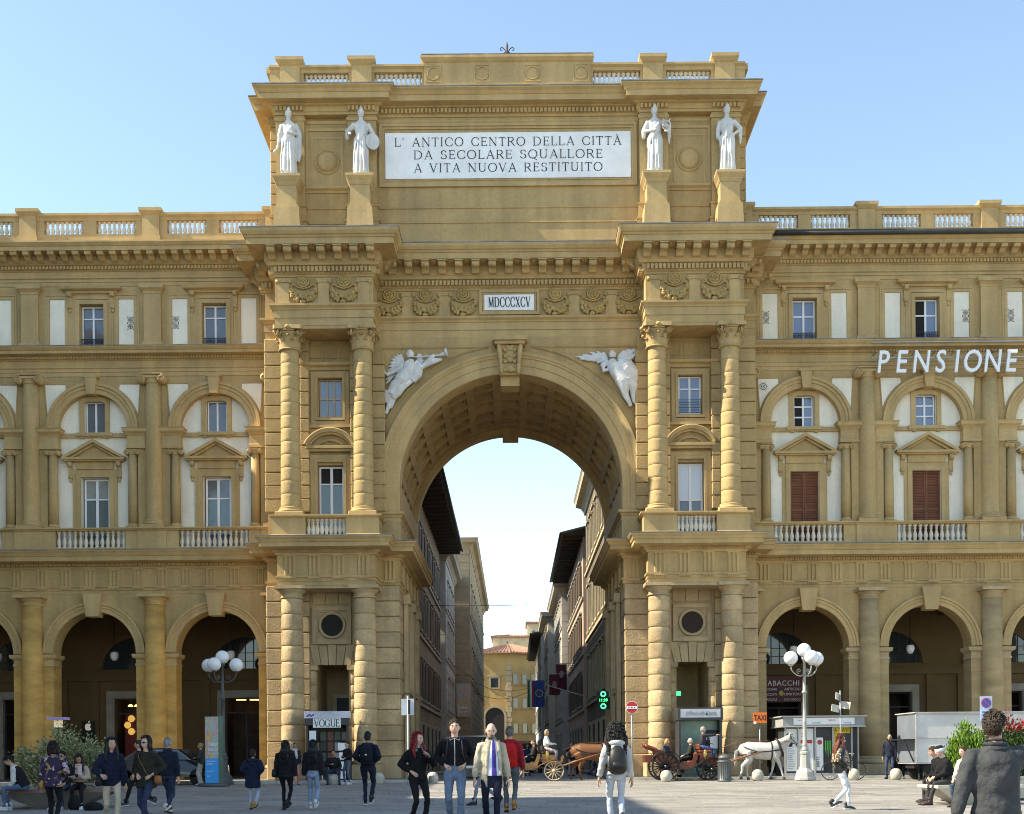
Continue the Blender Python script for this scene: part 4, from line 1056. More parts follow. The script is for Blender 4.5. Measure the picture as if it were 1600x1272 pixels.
    # ---- behind: body, arcade interior
    b=MB(); b.box(*xr,YW+.65,14,9.2,23.0); b.build('body',OCHRE,W)
    YB=8.6
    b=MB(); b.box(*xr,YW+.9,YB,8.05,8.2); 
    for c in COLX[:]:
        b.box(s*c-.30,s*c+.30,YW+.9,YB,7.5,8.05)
    b.build('arcade_ceiling',SHADE_OCHRE,W)
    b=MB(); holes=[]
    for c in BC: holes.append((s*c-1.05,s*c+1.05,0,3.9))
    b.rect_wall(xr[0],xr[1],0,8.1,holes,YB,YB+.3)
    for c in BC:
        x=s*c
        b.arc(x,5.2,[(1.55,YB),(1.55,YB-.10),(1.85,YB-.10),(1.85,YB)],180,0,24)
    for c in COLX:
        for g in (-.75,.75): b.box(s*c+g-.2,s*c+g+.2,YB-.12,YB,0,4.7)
    b.box(*xr,YB-.16,YB,4.7,5.0); b.build('arcade_back_wall',SHADE_OCHRE,W)
    for i,c in enumerate(BC):
        x=s*c
        b=MB(); b.prism([(x+1.5*cos(pi*k/20),5.25+1.5*sin(pi*k/20)) for k in range(21)],YB-.03,YB-.002); b.build('lunette',GLASS_D,W)
        b=MB()
        for k in range(-3,4): b.box(x+k*.4-.02,x+k*.4+.02,YB-.06,YB-.035,5.25,5.25+sqrt(max(1.5**2-(k*.4)**2,.01)))
        for zz in (5.6,6.0): b.box(x-1.4,x+1.4,YB-.062,YB-.033,zz-.015,zz+.015)
        b.build('lunette_grille',IRON,W)
        b=MB(); b.frame(x-1.35,x+1.35,0,4.2,.30,YB-.14,YB,bottom=False); b.frame(x-1.06,x+1.06,0,3.91,.06,YB-.10,YB+.1,bottom=False)
        b.build('door_surround',mat('grey_stone_surround',(.33,.29,.23),.8,var=.1),W)
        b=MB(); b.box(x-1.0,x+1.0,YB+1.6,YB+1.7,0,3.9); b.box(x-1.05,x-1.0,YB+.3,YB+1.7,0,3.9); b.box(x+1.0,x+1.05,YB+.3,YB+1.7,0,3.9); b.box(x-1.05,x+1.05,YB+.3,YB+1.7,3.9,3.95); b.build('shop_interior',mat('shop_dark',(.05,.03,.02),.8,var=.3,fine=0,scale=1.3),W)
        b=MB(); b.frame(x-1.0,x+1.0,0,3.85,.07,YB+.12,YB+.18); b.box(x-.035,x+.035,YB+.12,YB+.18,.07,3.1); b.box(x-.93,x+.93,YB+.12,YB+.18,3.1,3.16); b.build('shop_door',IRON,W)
        q=link('lantern',LAMPS,W,(x,YW+2.6,5.85)); link('glass_shade',LAMPG,q,(0,0,0))
    return W
WL=wing(-1); WR=wing(1)
# ================================================================ buildings down the street and round the square
TILE=mat('roof_tile',(0.36,0.20,0.13),0.85,var=0.25,scale=3,fine=0.1)
EAVE=mat('dark_timber',(0.045,0.035,0.028),0.8,var=0.2,fine=0.05)
B_BROWN=mat('brown_render',(0.27,0.215,0.15),0.88,var=0.12,scale=0.4,fine=0.05)
B_GREY=mat('grey_ashlar',(0.46,0.44,0.40),0.85,var=0.1,scale=0.5,fine=0.05,bump=.3,bscale=8)
B_PALE=mat('pale_render',(0.50,0.46,0.38),0.85,var=0.08,scale=0.4,fine=0.03)
B_PINK=mat('pink_render',(0.46,0.32,0.24),0.85,var=0.08,scale=0.4,fine=0.03)
B_DARK=mat('dark_sandstone',(0.16,0.12,0.08),0.88,var=0.15,scale=0.5,fine=0.06,bump=.3,bscale=10)
B_YEL=mat('yellow_render',(0.46,0.29,0.105),0.85,var=0.10,scale=0.4,fine=0.04)
B_TAN=mat('tan_sandstone',(0.38,0.29,0.18),0.88,var=0.12,scale=0.5,fine=0.06)
SILL=mat('street_sill',(0.38,0.34,0.28),0.8,var=.1)
SHUT_G=mat('grey_brown_shutter',(0.12,0.085,0.06),0.7,var=.1)
def street_house(label, s, x, d0, d1, h, m, rows, ww, wh, pitch, eave=None, shutters=None, cornice=True, base=3.6, trim=SILL, courses=False, depth=9.0, frontwin=False):
    """house whose street wall is the plane X=x facing the roadway, from distance d0 to d1"""
    y0,y1=d0-CAMD,d1-CAMD
    H=thing('town_house',label,'building',(x,(y0+y1)/2,-.1),world=True)
    xa,xb=sorted((x,x+s*depth))
    MB().box(xa,xb,y0,y1,-.1,h).build('wall',m,H)
    R=(Matrix.Translation((x,0,0))@Matrix.Rotation(radians(90 if s<0 else -90),4,'Z'))
    U=(lambda y:y) if s<0 else (lambda y:-y)
    def lb(f,name,mm,par=H):
        b=MB(); f(b); b.xf(R); return b.build(name,mm,par)
    n=int((y1-y0-1.2)/pitch)
    zf=base
    for r,(zz,hh) in enumerate(rows):
        for i in range(n):
            u=U(y0+0.6+pitch*(i+0.5)+((y1-y0-1.2)-n*pitch)/2)
            def fr(b):
                b.frame(u-ww/2-.14,u+ww/2+.14,zz-.02,zz+hh+.16,.13,-.07,.0,bottom=False); b.box(u-ww/2-.24,u+ww/2+.24,-.16,0,zz-.16,zz-.02)
                b.box(u-ww/2-.26,u+ww/2+.26,-.18,0,zz+hh+.18,zz+hh+.30)
            w=lb(fr,'window',trim)
            lb(lambda b:b.box(u-ww/2,u+ww/2,-.02,-.004,zz,zz+hh),'pane',GLASS_D,w)
            if shutters:
                for g in (-1,1): lb(lambda b:b.box(*sorted((u+g*(ww/2+.02),u+g*(ww/2+ww/2))),-.13,-.08,zz,zz+hh),'shutter',shutters,w)
        lb(lambda b:b.box(U(y0) if s<0 else U(y1),U(y1) if s<0 else U(y0),-.12,0,zz-.52,zz-.32),'string_course',trim)
    if courses:
        for k in range(int((h-.5)/.75)):
            z=.3+k*.75
            def cs(b): 
                a,e=sorted((U(y0)+.01,U(y1)-.01)); b.box(a,e,-.045,0,z,z+.70)
            lb(cs,'stone_course',m); 
            MB().box(xa+.02,xb-.02,y0-.045,y0,z,z+.70).build('stone_course',m,H)
    # shopfronts
    for i in range(max(int((y1-y0)/4.2),1)):
        u=U(y0+2.1+i*4.2)
        if abs(u)>max(abs(y0),abs(y1))-1.4: continue
        lb(lambda b:b.box(u-1.2,u+1.2,-.03,-.005,0,2.9),'shopfront',DARKROOM); lb(lambda b:b.frame(u-1.4,u+1.4,0,3.15,.2,-.10,0,bottom=False),'shop_surround',trim)
    if cornice:
        P=[(x,y0),(x,y1)] if s<0 else [(x,y1),(x,y0)]
        P=[(xa if s<0 else x,y0),(x,y0),(x,y1)] if False else P
        if s<0: P=[(x-depth,y0),(x,y0),(x,y1)]
        else: P=[(x,y1),(x,y0),(x+depth,y0)]
        o=MB().sweep([(-.2,h-.9),(.1,h-.9),(.15,h-.7),(.35,h-.45),(.7,h-.35),(.75,h-.1),(.85,h+.05),(-.2,h+.15)],P).build('cornice',trim,H)
    if eave:
        ov=eave; xo=x-s*ov
        b=MB(); zt=h+.15
        v=[(xo,y0-.5,zt-.0),(xo,y1+.3,zt),(x+s*depth,y1+.3,zt+2.6),(x+s*depth,y0-.5,zt+2.6)]
        b.add(v+[(p[0],p[1],p[2]+.14) for p in v],[(0,1,2,3),(4,5,6,7),(0,1,5,4),(1,2,6,5),(2,3,7,6),(3,0,4,7)])
        roof=b.build('roof',[EAVE],H)
        k=int((y1-y0)/1.3)
        rm=MB(); rm.box(*sorted((x,xo+s*.1)),-.09,.09,zt-.28,zt-.02); me=rm.mesh('rafter',EAVE)
        for i in range(k+1): link('rafter',me,roof,(0,y0+.2+i*(y1-y0-.4)/k,0)) 
        g=MB(); g.sm=True; g.cyl((xo-s*.08,y0-.5,zt+.05),(xo-s*.08,y1+.3,zt+.05),.09,n=8); g.build('gutter',IRON,H)
    return H
for _h in (
 dict(label='brown rendered house with deep black timber eaves on the left of the street',s=-1,x=-5.75,d0=62.5,d1=97,h=17.2,m=B_BROWN,rows=((4.6,2.3),(8.9,2.5),(13.0,2.2)),ww=1.1,wh=2.3,pitch=2.6,eave=1.75,shutters=SHUT_G,cornice=False),
 dict(label='grey ashlar house behind the black eaves on the left of the street',s=-1,x=-5.38,d0=98,d1=113,h=17.6,m=B_GREY,rows=((4.8,2.4),(9.2,2.6),(13.2,2.0)),ww=1.2,wh=2.4,pitch=2.9,courses=True),
 dict(label='tall tan stone palace with heavy cornice and hanging poster on the left',s=-1,x=-3.95,d0=113.4,d1=166,h=21.2,m=B_TAN,rows=((8.5,2.6),(14.5,2.6)),ww=1.3,wh=2.6,pitch=4.2,courses=True,trim=B_TAN),
 dict(label='dark sandstone house with pale crowning cornice nearest on the right of the street',s=1,x=5.2,d0=62.5,d1=85,h=18.6,m=B_DARK,rows=((4.8,2.6),(9.3,2.8),(13.9,2.4)),ww=1.2,wh=2.6,pitch=2.7,trim=mat('pale_trim',(.45,.38,.26),.8),shutters=None),
 dict(label='pinkish house under wide dark eaves with strut on the right of the street',s=1,x=5.05,d0=86,d1=109,h=16.4,m=B_PINK,rows=((4.6,2.2),(8.6,2.4),(12.5,2.2)),ww=1.1,wh=2.2,pitch=2.5,eave=1.5,shutters=SHUT_G,cornice=False),
 dict(label='grey stone house with quoined corner midway on the right of the street',s=1,x=4.5,d0=109.5,d1=128,h=16.3,m=B_GREY,rows=((4.6,2.4),(8.9,2.6),(12.9,2.0)),ww=1.2,wh=2.4,pitch=2.8,courses=True),
 dict(label='pale house catching the sun far down the right of the street',s=1,x=3.85,d0=130,d1=146,h=16.2,m=B_PALE,rows=((5,2.2),(9.2,2.4),(12.9,2)),ww=1.1,wh=2.2,pitch=3.0),
 dict(label='farthest right grey house with dark projecting eaves before the yellow building',s=1,x=3.5,d0=148,d1=186,h=15.6,m=B_GREY,rows=((4.8,2.2),(8.9,2.4),(12.4,2)),ww=1.2,wh=2.2,pitch=3.4,eave=1.2,cornice=False)):
    street_house(**_h)
# tan palace: stone courses on the face toward the square
# yellow corner building closing the street
E=thing('corner_building','yellow rendered building with tiled roof and arched niche closing the street','building',(-2,142,-.1),world=True)
yE=142.0
plan=[(-5.8,yE+2.2),(-5.4,yE),(-.3,yE),(6.5,yE+4.5),(6.5,yE+16),(-5.8,yE+16)]
b=MB(); b.prism_xy(plan,-.1,17.2); b.build('wall',B_YEL,E)
def roofm(pl,z,over,rise):
    c=Vector((sum(p[0] for p in pl)/len(pl),sum(p[1] for p in pl)/len(pl)))
    o=[c+(Vector(p)-c)*(1+over/ (Vector(p)-c).length) for p in pl]; b=MB()
    n=len(o); v=[(p.x,p.y,z) for p in o]+[(p.x,p.y,z+.2) for p in o]+[(c.x,c.y+2,z+rise)]
    f=[(i,(i+1)%n,n+(i+1)%n,n+i) for i in range(n)]+[(n+i,n+(i+1)%n,2*n) for i in range(n)]+[tuple(reversed(range(n)))]
    b.add(v,f)
    for i in range(n):                       # tile rolls
        a,e=o[i],o[(i+1)%n]; k=int((e-a).length/.55)
        for j in range(k+1):
            q=a.lerp(e,j/max(k,1)); t=Vector((c.x,c.y+2))
            p0=Vector((q.x,q.y,z+.24)); p1=p0.lerp(Vector((c.x,c.y+2,z+rise+.05)),.86)
            b.tube([p0,p1],[.10,.04],5,cap=False)
    return b
roofm(plan,17.2,.9,2.4).build('roof',TILE,E)
b=MB()
for x0,x1 in ((-5.45,-4.75),(-.95,-.25)):
    for k in range(18): b.bbox(x0-(.15 if k%2 else 0),x1+(.15 if k%2 else 0),yE-.14,yE+.05,.6+k*.82,.6+k*.82+.76,.03)
kind(b.build('quoins',B_TAN,E),'stuff')
b=MB(); b.frame(-3.7,-2.0,11.6,13.6,.25,yE-.15,yE); b.box(-4.0,-1.7,yE-.2,yE,13.6,13.85); b.build('window',B_TAN,E); MB().box(-3.4,-2.3,yE-.05,yE-.01,11.9,13.3).build('pane',GLASS_D,E)
b=MB(); b.arc(-2.85,7.2,[(1.5,yE),(1.5,yE-.18),(1.85,yE-.18),(1.85,yE)],180,0,20,stilt=4.5); b.build('niche_arch',B_TAN,E)
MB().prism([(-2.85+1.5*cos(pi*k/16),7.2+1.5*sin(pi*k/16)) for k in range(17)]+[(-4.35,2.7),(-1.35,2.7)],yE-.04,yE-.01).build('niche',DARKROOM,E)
b=MB(); b.box(-6.5,7,yE-1.6,yE,3.0,3.4); b.build('canopy',EAVE,E); b=MB(); b.box(-5.3,6,yE-.08,yE-.02,0,3); b.build('shopfront',DARKROOM,E)
dR=(Vector((6.5,yE+4.5))-Vector((-.3,yE))); LR=dR.length; aR=atan2(dR.y,dR.x)
wm=MB(); wm.frame(-.55,.55,0,1.7,.12,-.1,0); wm.box(-.7,.7,-.2,0,-.15,0); WME=wm.mesh('window',B_TAN); pm=MB().box(-.43,.43,-.03,-.01,.12,1.58).mesh('pane',GLASS_D)
for r,zz in enumerate((4.6,8.6,12.4)):
    for k in range(4):
        u=.9+k*1.75; p=Vector((-.3,yE)).lerp(Vector((6.5,yE+4.5)),u/LR)
        q=link('window',WME,E,(p.x,p.y,zz),(0,0,aR)); link('pane',pm,q)
T=thing('roof_house','cream attic block with tiled roof rising behind the yellow building','building',(1,166,0),world=True)
b=MB(); b.box(-3.4,2.6,161,170,-.1,21.6); b.box(2.6,6.4,161,170,-.1,24.0); b.build('wall',mat('cream_render',(.66,.55,.34),.85),T)
roofm([(-3.4,161),(2.6,161),(2.6,170),(-3.4,170)],21.6,.5,1.2).build('roof',TILE,T); roofm([(2.6,161),(6.4,161),(6.4,170),(2.6,170)],24.0,.5,1.0).build('roof',TILE,T)
b=MB(); b.box(3.4,4.0,160.95,161.05,21.6,22.8); b.box(-1.0,-.7,160.95,161.05,20.4,20.9); b.build('pane',GLASS_D,T)
# unseen palaces on the south side, sized to throw the shade, pale for bounce
def shade_palace(label,x0,x1,y0,y1,h,m):
    H=thing('palace',label,'building',((x0+x1)/2,(y0+y1)/2,ground_z(y0)),world=True)
    MB().box(x0,x1,y0,y1,-1,h).build('wall',m,H)
    MB().sweep([(-.2,h-.8),(.1,h-.8),(.2,h-.5),(.9,h-.3),(1.0,h),(-.2,h+.1)],[(x1,y0),(x1,y1)]).build('cornice',OCHRE_L,H)
    wme=MB(); wme.frame(-.75,.75,0,2.6,.16,-.08,0); wme.box(-.9,.9,-.2,0,2.6,2.8); wme=wme.mesh('window',OCHRE_L); pme=MB().box(-.59,.59,-.03,-.01,.16,2.44).mesh('pane',GLASS_D)
    n=int((y1-y0)/4)
    for r in range(int((h-3)/5.2)):
        for i in range(n):
            w=link('window',wme,H,(x1,y0+2+i*(y1-y0-2)/n,1.2+r*5.2),(0,0,radians(90))); link('pane',pme,w)
shade_palace('unseen pale palace off the left edge next to the arcade, sized for its shade',-45,-27,-20.2,-2.7,22.3,B_PALE)
shade_palace('tallest unseen pale palace off the left edge, middle of the side row, sized for its shade',-45,-27,-31,-20.21,28.1,B_PALE)
shade_palace('unseen pale palace off the left edge nearest the viewer, sized for its shade',-45,-27,-52,-31.01,25.5,B_PALE)
shade_palace('unseen corner block added beyond the left arcade to shade it',-44,-28.2,0.2,20,29.0,B_PALE)  # added unseen block, kept tall to hold the left wing in shade
# ================================================================ lettering
def text(s, size, m, parent, loc, rot=(radians(90),0,0), ext=0.006, align='CENTER', shear=0.0, name='lettering', spacing=1.0, offset=0.0, sx=1.0):
    cu=bpy.data.curves.new(name,'FONT'); cu.body=s; cu.size=size; cu.extrude=ext; cu.align_x=align; cu.shear=shear; cu.space_character=spacing; cu.offset=offset
    cu.resolution_u=3; cu.materials.append(m)
    o=link(name,cu,parent,loc,rot,(sx,1,1)); EVAL.append(o); return o
# roman capitals with thick and thin strokes and serifs: strokes (x0,y0,x1,y1,w) on a unit-high letter
TK,TN=0.105,0.05
def arcs(cx,cy,rx,ry,a0,a1,n=14,tk=TK,tn=TN):
    out=[]
    for i in range(n):
        p,q=radians(a0+(a1-a0)*i/n),radians(a0+(a1-a0)*(i+1)/n)
        w=tn+(tk-tn)*abs(cos((p+q)/2))**1.5
        out.append((cx+rx*cos(p),cy+ry*sin(p),cx+rx*cos(q),cy+ry*sin(q),w))
    return out
def srf(x,y,w=.20): return (x-w/2,y,x+w/2,y,.03)
GLY={
'L':(.58,[(.12,0,.12,1,TK),(.12,.02,.55,.02,TN),(.55,0,.57,.2,TN),srf(.12,1),srf(.12,.01)]),
'A':(.78,[(.10,0,.40,1,TN),(.40,1,.70,0,TK),(.2,.34,.6,.34,TN),srf(.10,0),srf(.70,0)]),
'N':(.82,[(.12,0,.12,1,TN),(.12,1,.70,0,TK),(.70,0,.70,1,TN),srf(.12,0),srf(.10,1,.15),srf(.70,1)]),
'T':(.66,[(.33,0,.33,1,TK),(.04,.98,.62,.98,TN),(.04,1,.03,.82,TN),(.62,1,.63,.82,TN),srf(.33,0)]),
'I':(.28,[(.14,0,.14,1,TK),srf(.14,0),srf(.14,1)]),
'C':(.78,arcs(.44,.5,.38,.5,42,318)+[(.74,.84,.74,.66,TN),(.74,.18,.72,.30,TN)]),
'O':(.86,arcs(.43,.5,.38,.5,0,360,22)),
'Q':(.86,arcs(.43,.5,.38,.5,0,360,22)+[(.42,.1,.80,-.18,TN*1.3)]),
'E':(.60,[(.12,0,.12,1,TK),(.12,.98,.52,.98,TN),(.12,.52,.45,.52,TN),(.12,.02,.55,.02,TN),(.52,1,.53,.82,TN),(.55,0,.57,.2,TN),(.45,.60,.45,.44,TN),srf(.1,0,.14),srf(.1,1,.14)]),
'R':(.72,[(.12,0,.12,1,TK),(.12,.98,.35,.98,TN),(.12,.50,.35,.50,TN),(.34,.5,.68,0,TK)]+arcs(.34,.74,.24,.24,-90,90,8)+[srf(.12,0),srf(.08,1,.1)]),
'D':(.82,[(.12,0,.12,1,TK),(.12,.98,.38,.98,TN),(.12,.02,.38,.02,TN)]+arcs(.36,.5,.38,.48,-90,90,12)+[srf(.08,0,.12),srf(.08,1,.12)]),
'S':(.60,arcs(.30,.75,.22,.23,30,250,10)+arcs(.30,.26,.24,.25,-160,75,12)+[(.5,.9,.5,.72,TN),(.07,.26,.07,.1,TN)]),
'U':(.80,[(.14,.3,.14,1,TK),(.66,.3,.66,1,TN)]+arcs(.40,.30,.26,.29,180,360,10)+[srf(.14,1),srf(.66,1)]),
'V':(.76,[(.08,1,.38,0,TK),(.38,0,.68,1,TN),srf(.08,1),srf(.68,1)]),
'M':(.94,[(.12,0,.14,1,TN),(.14,1,.46,.05,TK),(.46,.05,.78,1,TN),(.78,1,.82,0,TK),srf(.12,0),srf(.82,0)]),
'X':(.74,[(.08,1,.64,0,TK),(.10,0,.62,1,TN),srf(.08,1),srf(.64,0),srf(.1,0),srf(.62,1)]),
"'":(.2,[(.1,1,.08,.78,.07)]), ' ':(.42,[]),
}
def inscription(par, s, h, cx, y, z, width=None, gap=.16, name='letter'):
    tot=sum(GLY[c if c!='À' else 'A'][0]+gap for c in s)-gap; k=h if width is None else width/tot
    x=-tot/2
    for c in s:
        w,st=GLY['A' if c=='À' else c]; st=list(st); b=MB()
        if c=='À': st.append((.30,1.24,.42,1.08,.06))
        for (a,e,p,q,wd) in st:
            A0=Vector(((x+a)*k,e*h)); B0=Vector(((x+p)*k,q*h)); d=(B0-A0)
            if d.length<1e-6: continue
            n=Vector((-d.y,d.x)).normalized()*(wd*h/2); ex=d.normalized()*(0.012*h); A0=A0-ex; B0=B0+ex
            P=[A0-n,B0-n,B0+n,A0+n]
            b.add([(cx+v.x,y-.012,z+v.y) for v in P]+[(cx+v.x,y,z+v.y) for v in P],[(0,1,2,3),(0,4,5,1),(1,5,6,2),(2,6,7,3),(3,7,4,0)])
        if st: b.build(name,BLACK,par,fix=False)
        x+=w+gap
for s_,zz,ww in (("L' ANTICO CENTRO DELLA CITTÀ",26.63,9.55),("DA SECOLARE SQUALLORE",26.09,7.95),("A VITA NUOVA RESTITUITO",25.54,7.95)):
    inscription(A,s_,.36,0,ATT-.051,zz,ww)
inscription(A,"MDCCCXCV",.42,0,YC-.051,19.99,1.78,gap=.12)

# hotel letters standing on the cornice of the right wing
HS=thing('hotel_sign','white slanted block letters fixed along the upper cornice of the right wing','sign',(18.6,2.3,17.9),world=True)
WLET=mat('sign_white',(.82,.82,.82),.4,var=0,fine=0)
for ch,px in zip('PENSIONE',(1378,1407,1438,1468,1493.5,1518,1549.5,1578)):
    p=at(px,583,52.3); text(ch,1.36,WLET,HS,(p.x,p.y,at(1378,583,52.3).z+.02),ext=.05,shear=.16,name='letter',sx=.74,offset=.012)
b=MB(); b.box(15.6,23.0,2.42,2.46,17.92,17.96); b.box(15.6,23.0,2.42,2.46,18.6,18.64)
for i in range(9): b.box(15.8+i*.85,15.84+i*.85,2.42,2.98,18.2,18.24)
b.build('sign_rail',STEEL,HS)

# ================================================================ street furniture
GLOBE=mat('opal_globe',(.72,.72,.74),.25,var=0,fine=0,spec=.5)
LAMPIRON=mat('grey_cast_iron',(.09,.095,.10),.55,var=.1,fine=.03,metal=.2)
LAMPWHITE=mat('pale_painted_iron',(.40,.39,.36),.6,var=.12,fine=.05)
def street_lamp(px,d,label,m,angles,H=4.58):
    p=gp(px,d); p.z=max(p.z,-.1); T=thing('street_lamp',label,'street lamp',p,group='four-globe street lamps')
    b=MB(); b.lathe([(.40,0),(.40,.10),(.37,.12),(.34,.30),(.25,.42),(.22,.46),(.22,.50)],8); b.lathe([(.20,.50),(.17,.98),(.20,1.0),(.20,1.06),(.14,1.10)],8); b.build('base',m,T)
    b=MB(); b.sm=True; b.lathe([(.13,1.1),(.15,1.15),(.10,1.22),(.09,1.30),(.11,1.33),(.085,1.38),(.075,2.2),(.085,2.22),(.07,2.26),(.06,3.3),(.10,3.32),(.10,3.38),(.06,3.42),(.05,H),(.09,H+.03),(.10,H+.10),(.06,H+.12)],14); b.build('post',m,T)
    r=.265
    q=MB(); q.sm=True; q.ball((0,0,0),r,24,16); gm=q.mesh('globe',GLOBE)
    link('globe',gm,T,(0,0,H+.12+r*.95))
    for a in angles:
        c,s=cos(a),sin(a); L=.56
        b=MB(); b.sm=True
        pts=[(.03,H-.55),(.16,H-.62),(.32,H-.58),(.46,H-.48),(.54,H-.36),(.56,H-.24)]
        b.tube([(c*u,s*u,z) for u,z in pts],[.028,.026,.024,.022,.022,.03],8)
        sp=[(.10+.11*(1-t)*cos(-pi/2+t*9)+.12,H-.42+.11*(1-t)*sin(-pi/2+t*9)) for t in [i/16 for i in range(17)]]
        b.tube([(c*u,s*u,z) for u,z in sp],.014,6); b.lathe([(.03,H-.25),(.10,H-.22),(.11,H-.17),(.05,H-.16)],12,c*L,s*L); b.build('arm',m,T)
        link('globe',gm,T,(c*L,s*L,H-.19+r*.95))
    return T
street_lamp(349,47.3,'dark iron lamp with four white globes beside the left tower',LAMPIRON,[radians(-8),radians(172),radians(-110)])
street_lamp(1258,46.4,'pale painted lamp with four white globes by the newspaper kiosk',LAMPWHITE,[radians(195),radians(20),radians(-75)])
# stone balls
BALLM=MB(); BALLM.sm=True; BALLM.lathe([(.001,-.03),(.14,-.02),(.19,.06),(.222,.16),(.225,.23),(.205,.32),(.16,.39),(.09,.435),(.001,.45)],24,cap=False); BALLM=BALLM.mesh('stone_ball',mat('pale_travertine',(.46,.43,.36),.85,var=.15,scale=6,fine=.08,bump=.4,bscale=40))
for px,d,l in ((520,46.4,'stone ball bollard the seated man in black sits on'),(592,46.6,'stone ball bollard at the foot of the tower by the drainpipe'),(1041,46.2,'stone ball bollard in front of the red carriage wheel'),(1184,46.2,'stone ball bollard beside the white horse'),(1334,46.2,'stone ball bollard hidden partly by the bicycle wheel'),(1400,46.0,'stone ball bollard right of the bicycle in front of the arcade'),(676,46.6,'stone ball bollard at the left corner of the archway')):
    tag(link('stone_ball',BALLM,None,gp(px,d)),l,'bollard','stone ball bollards')
# litter bin
T=thing('litter_bin','grey ribbed cast metal litter bin in front of the red carriage','bin',gp(1132,46.0))
BINM=mat('bin_grey',(.13,.14,.14),.5,var=.08,metal=.4)
b=MB(); b.sm=True; b.lathe([(.24,0),(.26,.02),(.26,.06),(.235,.08),(.235,.72),(.27,.74),(.27,.78),(.22,.80)],24); b.build('body',BINM,T)
b=MB()
for i in range(22):
    a=2*pi*i/22; b.cyl((.24*cos(a),.24*sin(a),.09),(.24*cos(a),.24*sin(a),.71),.013,n=5)
kind(b.build('ribs',BINM,T),'stuff')
b=MB(); b.sm=True; b.lathe([(.20,.80),(.19,.86),(.245,.88),(.24,.93),(.15,1.0),(.06,1.03),(.001,1.04)],24,cap=False); b.build('lid',BINM,T)
# advertising totem
ART=bpy.data.materials.new('abstract_poster'); ART.use_nodes=True
def abstract(m,seed):
    nt=m.node_tree; bs=nt.nodes['Principled BSDF']; bs.inputs['Roughness'].default_value=.45
    tc=nt.nodes.new('ShaderNodeTexCoord'); mp=nt.nodes.new('ShaderNodeMapping'); mp.inputs['Location'].default_value=(seed,seed*2,0); mp.inputs['Scale'].default_value=(3,3,1.2)
    n=nt.nodes.new('ShaderNodeTexNoise'); n.inputs['Scale'].default_value=1.6; n.inputs['Detail'].default_value=3; n.inputs['Distortion'].default_value=1.5
    r=nt.nodes.new('ShaderNodeValToRGB'); cr=r.color_ramp; cr.elements[0].position=.25; cr.elements[0].color=(.50,.38,.10,1); cr.elements[1].position=.75; cr.elements[1].color=(.30,.55,.62,1)
    for p,c in ((.40,(.62,.48,.16,1)),(.48,(.58,.20,.16,1)),(.54,(.45,.42,.55,1)),(.62,(.18,.48,.32,1))): e=cr.elements.new(p); e.color=c
    nt.links.new(tc.outputs['Object'],mp.inputs[0]); nt.links.new(mp.outputs[0],n.inputs['Vector']); nt.links.new(n.outputs[0],r.inputs[0]); nt.links.new(r.outputs[0],bs.inputs['Base Color'])
abstract(ART,2.0)
WHT=mat('print_white',(.82,.82,.80),.5,var=0,fine=0)
T=thing('poster_totem','three-sided exhibition poster totem with bright blue foot in front of the left lamp','totem',gp(334,45.6))
h=2.62
b=MB(); b.prism_xy([(-.34,-.30),(.34,-.36),(.52,-.1),(.1,.42),(-.42,.1)],.10,h); b.build('body',mat('totem_green',(.06,.12,.09),.4),T)
MB().prism_xy([(-.34,-.303),(.34,-.363),(.34,-.37),(-.34,-.31)],1.05,h-.02).build('poster',ART,T)
MB().prism_xy([(-.34,-.303),(.34,-.363),(.34,-.37),(-.34,-.31)],.13,1.05).build('blue_panel',mat('bright_blue',(.03,.32,.75),.45,var=.04,fine=0),T)
b=MB(); b.sm=True; b.lathe([(.78,0),(.80,.02),(.80,.09),(.76,.11),(.001,.11)],28); b.build('base',LAMPIRON,T)
T.scale=(.74,.8,1.0); rt=(radians(90),0,radians(-5))
text('Olafur',.19,WHT,T,(-.19,-.345,1.52),rt,align='LEFT',ext=.004); text('Eliasson',.165,WHT,T,(-.19,-.345,1.33),rt,align='LEFT',ext=.004); text('NEL TUO TEMPO',.075,WHT,T,(-.19,-.345,1.20),rt,align='LEFT',ext=.004)
for i,z in enumerate((.92,.82,.55,.36)): text(('Palazzo Strozzi','22.09.2022','ogni giorno','10-20')[i],.075,WHT,T,(-.26,-.34,z),rt,align='LEFT',ext=.003)
# kiosks between the columns
FRAME=mat('kiosk_anthracite',(.055,.055,.06),.45,var=.08,metal=.3)
def kiosk_box(T,w,dp,h,fasc,pan):
    b=MB(); b.box(-w/2,w/2,dp*.55,dp,0,h-.05); b.box(-w/2,-w/2+.09,0,dp*.55,0,h-.5); b.box(w/2-.09,w/2,0,dp*.55,0,h-.5); b.box(-w/2,w/2,0,dp*.55,0,.10); b.build('frame',FRAME,T)
    b=MB(); b.box(-w/2-.04,w/2+.04,-.06,dp,h-.5,h); b.build('fascia',fasc,T)
    b=MB(); b.box(-w/2+.1,w/2-.1,dp*.5,dp*.549,.1,h-.5); b.build('shutter_panel',pan,T)
P_=at(512,1215,49.0); T=thing('newsstand','dark magazine kiosk with fashion masthead between the columns of the left tower','kiosk',(P_.x,-1.0,0))
kiosk_box(T,1.72,1.1,2.72,FRAME,mat('kiosk_inside',(.05,.04,.03),.6,var=.4,scale=4))
b=MB(); b.box(-.92,.92,-.10,.3,2.50,2.78); b.build('top_band',mat('lilac_white',(.62,.60,.68),.5),T); b=MB(); 
for i in range(6): b.ball((-.78+.05*i,-.105,2.59+.03*(i%3)),(.035,.01,.04),6,4)
b.build('logo',mat('violet',(.16,.06,.30),.5,var=0,fine=0),T)
